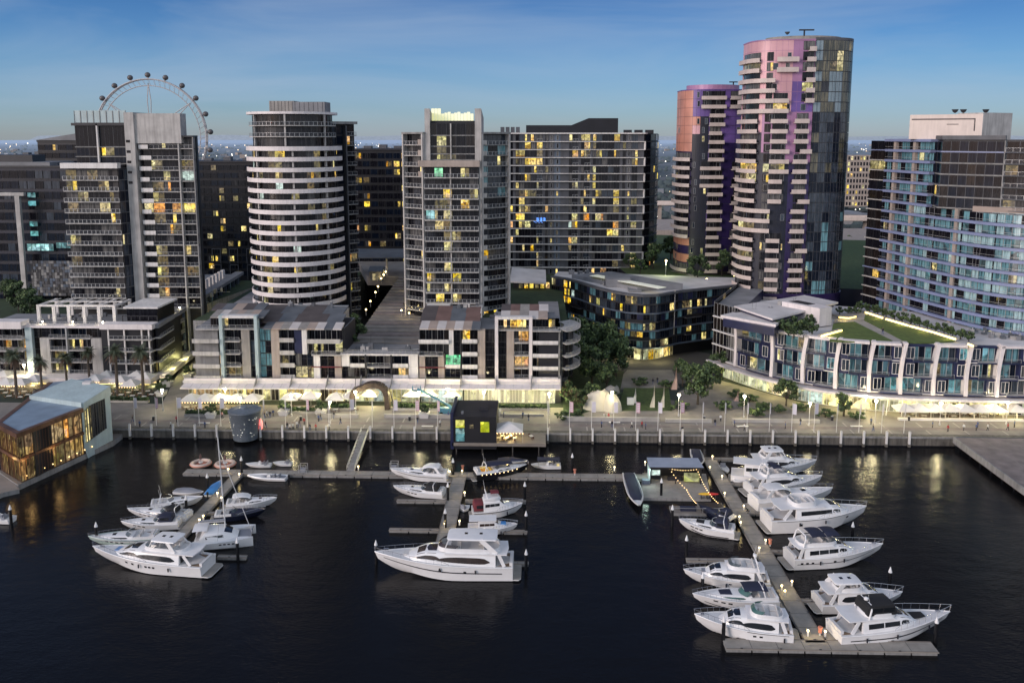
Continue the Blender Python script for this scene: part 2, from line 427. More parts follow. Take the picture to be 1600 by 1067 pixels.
HALF = ('lit_yellow', 'lit_pale', 'lit_orange')
class Bld:
	LIM = 100
	def __init__(s, name, label, cat, loc, group=None):
		s.root = thing(name, label, cat, loc, group); s.P = defaultdict(list)
	def part(s, name):
		m = MB(); s.P[name].append(m); return m
	def win(s, P, s0, s1, z0, z1, mat, d=0., frame='rail_dark', fw=.07, mull=1, name='window', transom=0.):
		m = s.part(name)
		if mat in HALF and s1-s0 > 1.2 and rng.random() < .6:      # a blind half drawn, a darker second room
			q = s0+(s1-s0)*rng.choice((.33, .5, .6)); o = rng.choice(('glass_curtain', 'lit_dim', 'glass_room', 'lit_dim'))
			pane(m, P, s0+.01, q, d, z0+.01, z1-.01, mat if q < (s0+s1)/2+.01 else o); pane(m, P, q, s1-.01, d, z0+.01, z1-.01, o if q < (s0+s1)/2+.01 else mat)
		else: pane(m, P, s0+.01, s1-.01, d, z0+.01, z1-.01, mat)
		if fw:
			for a, b, c, e in ((s0, s1, z0, z0+fw), (s0, s1, z1-fw, z1), (s0, s0+fw, z0+fw, z1-fw), (s1-fw, s1, z0+fw, z1-fw)):
				ribbon(m, P, a, b, d+.003, d+.06, c, e, frame)
			for k in range(1, mull):
				q = s0+(s1-s0)*k/mull
				ribbon(m, P, q-fw*.4, q+fw*.4, d+.003, d+.05, z0+fw, z1-fw, frame)
			if transom:
				zz = z0+(z1-z0)*transom
				ribbon(m, P, s0+fw, s1-fw, d+.004, d+.045, zz-fw*.4, zz+fw*.4, frame)
		return m
	def balcony(s, P, s0, s1, z, d0, d1, slab=.25, mat='pale_concrete', rail='rail_metal', h=1.05, post=1.5, solid=None, glass='rail_glass', pw=.06, ends=True):
		"""slab with a railing part on its edge; solid = material of a closed parapet instead of bars"""
		m = s.part('balcony'); ribbon(m, P, s0, s1, d0, d1, z-slab, z, mat)
		r = MB()
		if solid: ribbon(r, P, s0+.01, s1-.01, d1-.14, d1-.02, z+.003, z+h, solid)
		else:
			ribbon(r, P, s0+.03, s1-.03, d1-.11, d1-.03, z+h-.07, z+h, rail)
			n = max(1, int(round((s1-s0)/post)))
			for k in range(n+1):
				q = s0+.06+(s1-s0-.12)*k/n
				ribbon(r, P, q-pw/2, q+pw/2, d1-.105, d1-.035, z+.002, z+h-.07, rail)
			if glass:
				pane(r, P, s0+.1, s1-.1, d1-.07, z+.08, z+h-.1, glass)
		m.subs.append(('railing', r))
		return m
	def finish(s):
		for name, lst in s.P.items():
			if len(lst) <= s.LIM:
				for m in lst:
					if m.v: m.build(name, s.root)
				continue
			lit = lambda m: any(x.name.startswith('lit') for x in m.mats)
			lst = sorted(lst, key=lambda m: -(m.size()*(1.6 if lit(m) else 1)))
			for m in lst[:s.LIM]: m.build(name, s.root)
			big = MB(); sub = defaultdict(MB)
			for m in lst[s.LIM:]:
				big.merge(m)
				for nm, q in m.subs: sub[nm].merge(q)
			o = big.build(name, s.root); o['kind'] = 'stuff'
			for nm, q in sub.items():
				q2 = q.build(nm, o); q2['kind'] = 'stuff'
		return s.root
def pick(r, table):
	t = r.random()*sum(w for _, w in table)
	for m, w in table:
		t -= w
		if t <= 0: return m
	return table[-1][0]
DARKT = [('glass_black', 5), ('glass_room', 4), ('glass_curtain', 1.2), ('glass_grey', 1.5)]
LITT = [('lit_yellow', 4), ('lit_pale', 3), ('lit_orange', 1.2), ('lit_dim', 4), ('lit_cool', .7)]
def wstate(r, frac, dark=DARKT, lit=LITT):
	return pick(r, lit) if r.random() < frac else pick(r, dark)
# ---------------------------------------------------------------- camera, sky, sun
cam = bpy.data.cameras.new('camera'); camo = bpy.data.objects.new('camera', cam); COL.objects.link(camo)
cam.sensor_width = 36.; cam.lens = FPX*36./1600.; cam.clip_start = 1.; cam.clip_end = 30000.
cam.shift_y = (PY0-533.5)/1600.
camo.location = (0, 0, CAMH); camo.rotation_euler = (math.pi/2-PITCH, 0, YAW)
scene.camera = camo
scene.view_settings.view_transform = 'Standard'; scene.view_settings.look = 'None'
scene.view_settings.exposure = 0; scene.view_settings.gamma = 1
try:
	scene.cycles.use_denoising = True
	scene.cycles.max_bounces = 6; scene.cycles.transparent_max_bounces = 12
	scene.cycles.sample_clamp_indirect = 4.
except Exception: pass
SUN_EL, SUN_AZ = R(14.0), R(232.)     # low evening light from behind the camera, a little to its left
world = bpy.data.worlds.new('World'); scene.world = world; world.use_nodes = True
nt = world.node_tree; N = nt.nodes; L = nt.links
bg = N['Background']
sky = N.new('ShaderNodeTexSky'); sky.sky_type = 'NISHITA'; sky.sun_disc = False
sky.sun_elevation = SUN_EL; sky.sun_rotation = SUN_AZ
sky.altitude = 100; sky.air_density = 1.0; sky.dust_density = .25; sky.ozone_density = 3.5
tc = N.new('ShaderNodeTexCoord')
# thin evening cloud drawn out in level streaks
mp = N.new('ShaderNodeMapping'); mp.inputs['Scale'].default_value = (1.5, 1.5, 9.); mp.inputs['Rotation'].default_value = (R(3), R(4), 0)
L.new(tc.outputs['Generated'], mp.inputs['Vector'])
n1 = N.new('ShaderNodeTexNoise'); n1.inputs['Scale'].default_value = 1.4; n1.inputs['Detail'].default_value = 5; n1.inputs['Roughness'].default_value = .55; n1.inputs['Distortion'].default_value = .5
L.new(mp.outputs['Vector'], n1.inputs['Vector'])
cr = N.new('ShaderNodeMapRange'); cr.inputs[1].default_value = .40; cr.inputs[2].default_value = .78; cr.inputs[3].default_value = 0; cr.inputs[4].default_value = .5
L.new(n1.outputs['Fac'], cr.inputs[0])
sep = N.new('ShaderNodeSeparateXYZ'); L.new(tc.outputs['Generated'], sep.inputs[0])
# dusk gradient multiplied onto the physical sky: deep blue overhead, pale grey-blue low down
gr = N.new('ShaderNodeValToRGB'); L.new(sep.outputs['Z'], gr.inputs['Fac'])
e = gr.color_ramp.elements
e[0].position = 0.0; e[0].color = (.56, .67, 1.04, 1)
e[1].position = .45; e[1].color = (.17, .32, .55, 1)
x = e.new(.024); x.color = (.50, .645, 1.0, 1)
x = e.new(.083); x.color = (.40, .57, .86, 1)
x = e.new(.15); x.color = (.24, .415, .70, 1)
# unseen dusk sky behind the camera and overhead, brightened pinkish as fill light
wr = N.new('ShaderNodeMapRange'); wr.inputs[1].default_value = .45; wr.inputs[2].default_value = -.25; wr.inputs[3].default_value = 0; wr.inputs[4].default_value = 1
L.new(sep.outputs['Y'], wr.inputs[0])
wm_ = N.new('ShaderNodeMix'); wm_.data_type = 'RGBA'; wm_.inputs[7].default_value = (1.55, 1.22, 1.25, 1)
L.new(wr.outputs[0], wm_.inputs[0]); L.new(gr.outputs[0], wm_.inputs[6])
# the northern (left) half is paler than the right
lr = N.new('ShaderNodeMapRange'); lr.inputs[1].default_value = -.5; lr.inputs[2].default_value = .5; lr.inputs[3].default_value = 1.22; lr.inputs[4].default_value = .84
L.new(sep.outputs['X'], lr.inputs[0])
lm = N.new('ShaderNodeMix'); lm.data_type = 'RGBA'; lm.blend_type = 'MULTIPLY'; lm.inputs[0].default_value = 1
L.new(wm_.outputs[2], lm.inputs[6]); L.new(lr.outputs[0], lm.inputs[7])
mul = N.new('ShaderNodeMix'); mul.data_type = 'RGBA'; mul.blend_type = 'MULTIPLY'; mul.inputs[0].default_value = 1
L.new(sky.outputs[0], mul.inputs[6]); L.new(lm.outputs[2], mul.inputs[7])
cl = N.new('ShaderNodeMix'); cl.data_type = 'RGBA'; cl.inputs[7].default_value = (3.3, 4.0, 5.0, 1)
L.new(cr.outputs[0], cl.inputs[0]); L.new(mul.outputs[2], cl.inputs[6])
wf = N.new('ShaderNodeMath'); wf.operation = 'MULTIPLY'; wf.inputs[1].default_value = .8
L.new(wr.outputs[0], wf.inputs[0])
wk = N.new('ShaderNodeMix'); wk.data_type = 'RGBA'; wk.inputs[7].default_value = (5.4, 6.0, 7.0, 1)
L.new(wf.outputs[0], wk.inputs[0]); L.new(cl.outputs[2], wk.inputs[6])
L.new(wk.outputs[2], bg.inputs['Color'])
bg.inputs['Strength'].default_value = .13
sl = bpy.data.lights.new('sun', 'SUN'); sl.energy = 2.3; sl.angle = R(22); sl.color = (1., .85, .78)
so = bpy.data.objects.new('sun', sl); COL.objects.link(so)
sdir = Vector((math.sin(SUN_AZ)*math.cos(R(16)), math.cos(SUN_AZ)*math.cos(R(16)), math.sin(R(16))))
so.rotation_euler = sdir.to_track_quat('Z', 'Y').to_euler(); so.location = sdir*400

# ---------------------------------------------------------------- ground, water
QY, GZ = 195.0, 2.4
def struct(mb, name, smooth=False):
	o = mb.build(name, None, smooth); o['kind'] = 'structure'; return o
wm, wnt, wb = _base('harbour_water'); N = wnt.nodes; L = wnt.links
wb.inputs['Base Color'].default_value = (.007, .007, .008, 1); wb.inputs['Roughness'].default_value = .06
wb.inputs['IOR'].default_value = 1.33; wb.inputs['Specular IOR Level'].default_value = .27
g = N.new('ShaderNodeNewGeometry')
def wn(scale, st, det, loc=(0, 0, 0)):
	m = N.new('ShaderNodeMapping'); m.inputs['Scale'].default_value = st; m.inputs['Location'].default_value = loc
	L.new(g.outputs['Position'], m.inputs['Vector'])
	n = N.new('ShaderNodeTexNoise'); n.inputs['Scale'].default_value = scale; n.inputs['Detail'].default_value = det; n.inputs['Roughness'].default_value = .6
	L.new(m.outputs['Vector'], n.inputs['Vector']); return n
a = wn(1.5, (1, 1.7, 1), 4); b2 = wn(.17, (1, 1.4, 1), 3); c3 = wn(.02, (1, 1, 1), 2)
ad = N.new('ShaderNodeMath'); ad.operation = 'MULTIPLY_ADD'; ad.inputs[1].default_value = 3.0
L.new(b2.outputs['Fac'], ad.inputs[0]); L.new(a.outputs['Fac'], ad.inputs[2])
bp = N.new('ShaderNodeBump'); bp.inputs['Strength'].default_value = .5; bp.inputs['Distance'].default_value = .085
L.new(ad.outputs[0], bp.inputs['Height']); L.new(bp.outputs['Normal'], wb.inputs['Normal'])
rr = N.new('ShaderNodeMapRange'); rr.inputs[1].default_value = .35; rr.inputs[2].default_value = .65; rr.inputs[3].default_value = .03; rr.inputs[4].default_value = .12
L.new(c3.outputs['Fac'], rr.inputs[0]); L.new(rr.outputs[0], wb.inputs['Roughness'])
MATS['water'] = wm
m = MB(); m.quad((-900, -300, 0), (900, -300, 0), (900, QY+.5, 0), (-900, QY+.5, 0), 'water'); struct(m, 'water')

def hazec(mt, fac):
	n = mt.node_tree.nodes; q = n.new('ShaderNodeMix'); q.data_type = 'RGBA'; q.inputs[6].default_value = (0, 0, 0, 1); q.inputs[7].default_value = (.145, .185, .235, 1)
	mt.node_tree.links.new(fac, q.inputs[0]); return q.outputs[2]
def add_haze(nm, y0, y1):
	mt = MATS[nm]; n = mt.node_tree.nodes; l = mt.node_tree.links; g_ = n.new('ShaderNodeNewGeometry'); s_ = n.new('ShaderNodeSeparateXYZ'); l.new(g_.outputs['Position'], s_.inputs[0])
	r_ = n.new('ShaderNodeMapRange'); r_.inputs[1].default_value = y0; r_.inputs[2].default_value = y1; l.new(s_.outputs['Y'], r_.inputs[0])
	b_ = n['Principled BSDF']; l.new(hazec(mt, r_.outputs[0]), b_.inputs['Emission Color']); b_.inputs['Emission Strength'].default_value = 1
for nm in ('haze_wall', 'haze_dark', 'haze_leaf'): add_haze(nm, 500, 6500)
# land out to the horizon: suburb tones that pale into the haze with distance
gm, gnt, gb = _base('land_to_horizon'); N = gnt.nodes; L = gnt.links
g = N.new('ShaderNodeNewGeometry')
v = N.new('ShaderNodeTexVoronoi'); v.inputs['Scale'].default_value = .022
L.new(g.outputs['Position'], v.inputs['Vector'])
sc_ = N.new('ShaderNodeSeparateColor'); L.new(v.outputs['Color'], sc_.inputs[0])
cr = N.new('ShaderNodeValToRGB'); L.new(sc_.outputs[0], cr.inputs['Fac'])
cr.color_ramp.elements[0].color = (.035, .045, .045, 1); cr.color_ramp.elements[1].color = (.12, .115, .115, 1)
x = cr.color_ramp.elements.new(.45); x.color = (.045, .055, .045, 1)
x = cr.color_ramp.elements.new(.7); x.color = (.10, .095, .09, 1)
sx = N.new('ShaderNodeSeparateXYZ'); L.new(g.outputs['Position'], sx.inputs[0])
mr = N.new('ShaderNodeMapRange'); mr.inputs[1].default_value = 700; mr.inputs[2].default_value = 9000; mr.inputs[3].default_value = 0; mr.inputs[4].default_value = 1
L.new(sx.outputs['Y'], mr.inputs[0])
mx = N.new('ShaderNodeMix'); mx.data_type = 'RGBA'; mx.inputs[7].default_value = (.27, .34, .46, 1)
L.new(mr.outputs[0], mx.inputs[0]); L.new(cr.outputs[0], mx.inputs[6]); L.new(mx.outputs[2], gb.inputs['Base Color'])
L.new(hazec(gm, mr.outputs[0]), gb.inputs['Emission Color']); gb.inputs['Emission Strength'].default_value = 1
gb.inputs['Roughness'].default_value = 1; gb.inputs['Specular IOR Level'].default_value = .1
MATS['land'] = gm
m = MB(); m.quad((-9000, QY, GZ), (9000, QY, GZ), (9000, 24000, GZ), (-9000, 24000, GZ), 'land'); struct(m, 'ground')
# promenade paving with a darker banded strip by the quay
m = MB(); m.quad((-170, QY, GZ+.012), (175, QY, GZ+.012), (175, 214, GZ+.012), (-170, 214, GZ+.012), 'paving')
for k in range(38):
	x0 = -168+k*9.0
	m.quad((x0, QY+1.6, GZ+.018), (x0+.35, QY+1.6, GZ+.018), (x0+.35, 205, GZ+.018), (x0, 205, GZ+.018), 'paving_pale')
m.quad((-170, QY+.1, GZ+.020), (175, QY+.1, GZ+.020), (175, QY+1.5, GZ+.020), (-170, QY+1.5, GZ+.020), 'quay_concrete')
m.quad((-170, 199.4, GZ+.022), (175, 199.4, GZ+.022), (175, 201.3, GZ+.022), (-170, 201.3, GZ+.022), 'wharf_paving')
struct(m, 'promenade')
# quay wall: concrete face, coping and vertical fender timbers
m = MB(); m.box(-170, 98, QY-.45, QY+.02, -1.5, GZ+.05, 'quay_concrete')
for k in range(268):
	x0 = -169.5+k*1.0
	m.box(x0, x0+.16, QY-.53, QY-.45, .35, GZ-.35, 'quay_concrete')
m.box(-170, 98, QY-.62, QY-.455, GZ-.30, GZ+.10, 'grey_concrete')
m.box(-170, 98, QY-.50, QY-.455, -.5, .33, 'hull_black')
solo(m, 'quay_wall', 'long grey concrete quay wall streaked with dark water stains', 'quay wall', (0, QY, 0))
# the right hand wharf deck
m = MB(); m.box(97.5, 175, 60, QY-.65, .9, GZ+.06, 'wharf_paving')
m.box(97.2, 97.5, 60, QY-.65, 1.2, GZ+.25, 'grey_concrete')
for k in range(30): m.tube([(98.2, 62+k*4.5, -1), (98.2, 62+k*4.5, 1.0)], .25, 'hull_black', 8)
for k in range(14): m.box(97.55+k*6, 97.75+k*6, 60, QY-.7, GZ+.06, GZ+.068, 'paving')
solo(m, 'wharf_deck', 'broad brown paved wharf deck running out beside the marina', 'wharf', (120, 150, 0))

# ---------------------------------------------------------------- far city
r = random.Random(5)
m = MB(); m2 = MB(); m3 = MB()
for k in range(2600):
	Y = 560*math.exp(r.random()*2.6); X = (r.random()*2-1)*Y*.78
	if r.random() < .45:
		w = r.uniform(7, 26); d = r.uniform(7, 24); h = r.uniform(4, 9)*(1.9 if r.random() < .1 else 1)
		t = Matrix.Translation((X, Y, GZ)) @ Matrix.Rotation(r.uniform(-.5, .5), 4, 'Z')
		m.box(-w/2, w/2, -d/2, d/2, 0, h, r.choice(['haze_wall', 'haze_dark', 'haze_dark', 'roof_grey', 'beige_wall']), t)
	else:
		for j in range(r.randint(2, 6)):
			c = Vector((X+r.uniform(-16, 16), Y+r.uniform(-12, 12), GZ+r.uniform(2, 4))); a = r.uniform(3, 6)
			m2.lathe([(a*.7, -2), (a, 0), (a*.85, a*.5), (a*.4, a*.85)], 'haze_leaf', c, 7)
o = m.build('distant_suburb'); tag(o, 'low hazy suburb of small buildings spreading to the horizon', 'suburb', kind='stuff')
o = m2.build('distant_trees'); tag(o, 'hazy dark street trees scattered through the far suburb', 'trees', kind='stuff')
for k in range(950):
	Y = 600*math.exp(r.random()*2.5); X = (r.random()*2-1)*Y*.75
	a = Y*.00052*r.uniform(.4, 1.3)
	m3.ball((X, Y, GZ+r.uniform(6, 13)), a, r.choice(['city_warm', 'city_warm', 'city_white']), 5)
for k in range(60):      # stadium-bright cluster left of the wheel's foot
	Y = r.uniform(760, 1300); X = r.uniform(-.47, -.36)*Y if k % 3 else r.uniform(-.64, -.52)*Y
	m3.ball((X, Y, GZ+r.uniform(6, 18)), r.uniform(.5, 1.1), r.choice(['city_warm', 'city_white']), 6)
for k in range(26):
	Y = r.uniform(640, 900); X = r.uniform(.165, .185)*Y
	m3.ball((X, Y, GZ+r.uniform(4, 12)), r.uniform(.35, .7), 'city_warm', 6)
o = m3.build('city_lights'); tag(o, 'scatter of tiny warm lights across the far suburb', 'lights', kind='stuff')
# hills of cloud-grey haze on the skyline
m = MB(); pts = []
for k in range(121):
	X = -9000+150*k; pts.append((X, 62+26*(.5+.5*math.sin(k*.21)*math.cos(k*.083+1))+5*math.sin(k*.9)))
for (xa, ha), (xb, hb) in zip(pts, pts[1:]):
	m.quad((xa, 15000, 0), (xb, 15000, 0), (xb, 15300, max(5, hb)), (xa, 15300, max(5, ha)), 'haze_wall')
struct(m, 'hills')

# highway and viaduct seen through the gaps
def viaduct(x0, x1, Y, z, nm, lab):
	m = MB(); m.box(x0, x1, Y, Y+12, z-1.6, z, 'beige_wall'); m.box(x0, x1, Y-.3, Y, z-1.2, z+1.0, 'cream_wall')
	m.box(x0, x1, Y+12, Y+12.3, z-1.2, z+1.0, 'cream_wall')
	k = x0+6
	while k < x1:
		m.box(k, k+2.2, Y+3, Y+9, GZ, z-1.6, 'beige_wall'); k += 24
	solo(m, nm, lab, 'viaduct', ((x0+x1)/2, Y, GZ))
p = WY(1043, 318, 640); viaduct(p.x-60, p.x+30, 640, p.z, 'road_viaduct', 'pale elevated road crossing behind the wide apartment slab')
p = WY(1337, 342, 560); viaduct(p.x-22, p.x+34, 560, p.z, 'road_viaduct', 'pale elevated road between the tall twin tower and the blue curved tower')
m = MB(); a = WY(1030, 340, 560); m.box(a.x-20, a.x+34, 520, 590, GZ, a.z-4, 'beige_wall'); 
solo(m, 'warehouse', 'low brown warehouse behind the twin towers', 'warehouse', (a.x, 520, GZ))
m = MB(); a = WY(1337, 372, 470); m.box(a.x-14, a.x+30, 440, 520, GZ, a.z, 'beige_wall'); m.box(a.x-14.2, a.x+30.2, 439.6, 440, a.z-1, a.z+.5, 'pale_concrete')
solo(m, 'warehouse', 'pinkish low warehouse seen right of the tallest tower', 'warehouse', (a.x, 470, GZ))
# ================================================================ towers
def core(B, P, d, z0, z1, mat='black_panel', back=16, name='wall', top=None):
	m = B.part(name)
	pts = [P.at(q, d) for q in P.s]
	a, b = pts[0], pts[-1]
	nv = (P.n[0]+P.n[-1]).normalized()
	poly = [tuple(p) for p in pts]+[tuple(b-nv*back), tuple(a-nv*back)]
	m.prism(poly, z0, z1, mat, top or 'roof_grey')
	return m
def straight(px0, px1, Y0, Y1=None, py=350):
	Y1 = Y0 if Y1 is None else Y1
	return Path([XY(px0, Y0, py), XY(px1, Y1, py)])
def split(s0, s1, n): return [(s0+(s1-s0)*k/n, s0+(s1-s0)*(k+1)/n) for k in range(n)]

# ---- B: left white-fin tower
def tower_left():
	r = random.Random(21); Y = 254
	P = straight(104, 190, Y); c = P.at(P.L/2)
	B = Bld('apartment_tower', 'grey apartment tower with tall white blade wall and white balcony rails at left', 'apartment tower', (c.x, Y, GZ))
	z_lo, z_hi = GZ, ZY(258, Y, 160)
	core(B, P, -1.2, z_lo, z_hi, 'charcoal', 16)
	h = 3.27; nf = int((z_hi-1.0-18)/h)
	for k in range(nf):
		z = z_hi-1.2-h*(k+1)
		for i, (a, b) in enumerate(split(.3, P.L-.3, 5)):
			lit = r.random() < (.30 if k < 5 else .07)
			B.win(P, a, b, z+.1, z+h-.35, pick(r, [('lit_pale', 3), ('lit_yellow', 3), ('lit_dim', 3)]) if lit else pick(r, [('glass_room', 3), ('glass_curtain', 2), ('glass_black', 3)]), -1.1, mull=2)
		B.balcony(P, 0, P.L, z, -1.15, .5, mat='pale_concrete', post=1.35, pw=.14, h=1.15)
	m = B.part('parapet'); ribbon(m, P, -.2, P.L+.2, -1.3, .9, z_hi-1.0, z_hi+.6, 'white_paint')
	# glass return at the right of the low wing
	Q = Path([XY(190, Y), XY(214, Y+5)])
	core(B, Q, -.3, z_lo, z_hi-1.0, 'black_panel', 8)
	for k in range(nf):
		z = z_hi-1.2-h*(k+1)
		for a, b in split(.05, Q.L-.05, 3):
			B.win(Q, a, b, z+.05, z+h-.15, wstate(r, .04, [('glass_ink', 3), ('glass_slate', 3)]), 0, 'rail_dark')
		m = B.part('floor_slab'); ribbon(m, Q, 0, Q.L, 0, .18, z-.14, z+.05, 'mid_grey_panel')
	# upper dark box
	U = straight(127, 207, Y+5); zt = ZY(192, Y+5, 165)
	core(B, U, -.2, z_hi, zt, 'black_panel', 11)
	zs = [z_hi+.2, ZY(245, Y+5, 165), ZY(230, Y+5, 165), zt-1.0]
	for za, zb in zip(zs, zs[1:]):
		for i, (a, b) in enumerate(split(.2, U.L-.2, 4)):
			B.win(U, a, b, za+.25, zb-.1, 'lit_yellow' if (i == 2 and zb < zs[2]+.1 and za > zs[0]+.1) else pick(r, [('glass_ink', 3), ('glass_black', 3), ('glass_slate', 1)]), 0, mull=3)
		m = B.part('floor_slab'); ribbon(m, U, 0, U.L, 0, .5, za-.12, za+.12, 'grey_concrete')
	m = B.part('column'); ribbon(m, U, U.L*.44, U.L*.44+.45, .1, .9, z_hi+.6, zt-.3, 'white_paint')
	m = B.part('roof'); ribbon(m, U, -.5, U.L+.3, -11, .9, zt-.9, zt-.1, 'charcoal')
	# weathered roof screen
	S = straight(128, 207, Y+6); zc = ZY(173, Y+6, 165)
	m = B.part('roof_screen'); ribbon(m, S, 0, S.L, -.4, 0, zt-.1, zc, 'aqua_paint')
	for k in range(9):
		q = S.L*k/8.; ribbon(m, S, max(0, q-.1), min(S.L, q+.1), 0, .12, zt, zc-.1, 'grey_concrete')
	# blade wall
	F = straight(206, 291, Y+3.5); zf = ZY(176, Y+3.5, 210); zw = ZY(214, Y+3.5, 260)
	m = B.part('blade_wall'); ribbon(m, F, 0, 2.9, -12, .9, z_lo, zf, 'pale_concrete')
	ribbon(m, F, 2.902, F.L, -4, .3, zw-2, zf-.3, 'pale_concrete')
	for k in range(5):
		ribbon(B.part('wall_slot'), F, .25, 1.5, .9, .93, zf-9-3.1*k, zf-8.2-3.1*k, 'glass_black')
	# right wing
	Wg = straight(224, 309, Y+4); zt = ZY(212, Y+4, 260); top = zt
	core(B, Wg, -1.4, z_lo, zt-.4, 'charcoal', 2)
	nf = int((zt-.8-18)/h)
	for k in range(nf):
		z = zt-.6-h*(k+1)
		# solid white balcony fronts on the left column, staggered
		w0, w1 = 0.1, 3.0+(.9 if k % 3 else 0)
		B.balcony(Wg, w0, w1, z, -1.3, .45, solid='white_paint', h=1.1)
		lits = r.random() < .5
		for i, (a, b) in enumerate([(.1, 3.0), (3.0, 6.6), (6.6, 8.8), (8.8, Wg.L*.72), (Wg.L*.72+.3, Wg.L-.1)]):
			fr = [.05, .42, .25, .12, .35][i]
			B.win(Wg, a, b-.06, z+.1, z+h-.3, wstate(r, fr), -1.3, mull=2 if b-a > 2.5 else 1)
		m = B.part('floor_slab'); ribbon(m, Wg, 0, Wg.L, -1.4, .12, z-.22, z-.002, 'pale_concrete')
		r2 = B.balcony(Wg, w1+.1, Wg.L*.72-.1, z+.004, -1.25, .05, slab=.1, rail='rail_metal', post=1.6)
		B.balcony(Wg, Wg.L*.72+.4, Wg.L-.1, z+.004, -1.25, .05, slab=.1, rail='rail_metal', post=1.6)
	m = B.part('pier'); ribbon(m, Wg, Wg.L*.72, Wg.L*.72+.35, -1.3, .5, z_lo, zt-.2, 'pale_concrete')
	m = B.part('pier'); ribbon(m, Wg, Wg.L-.3, Wg.L, -2, .3, z_lo, zt-.2, 'grey_concrete')
	m = B.part('roof'); ribbon(m, Wg, -.1, Wg.L+.2, -3, .5, zt-.5, zt, 'charcoal')
	return B.finish()
tower_left()

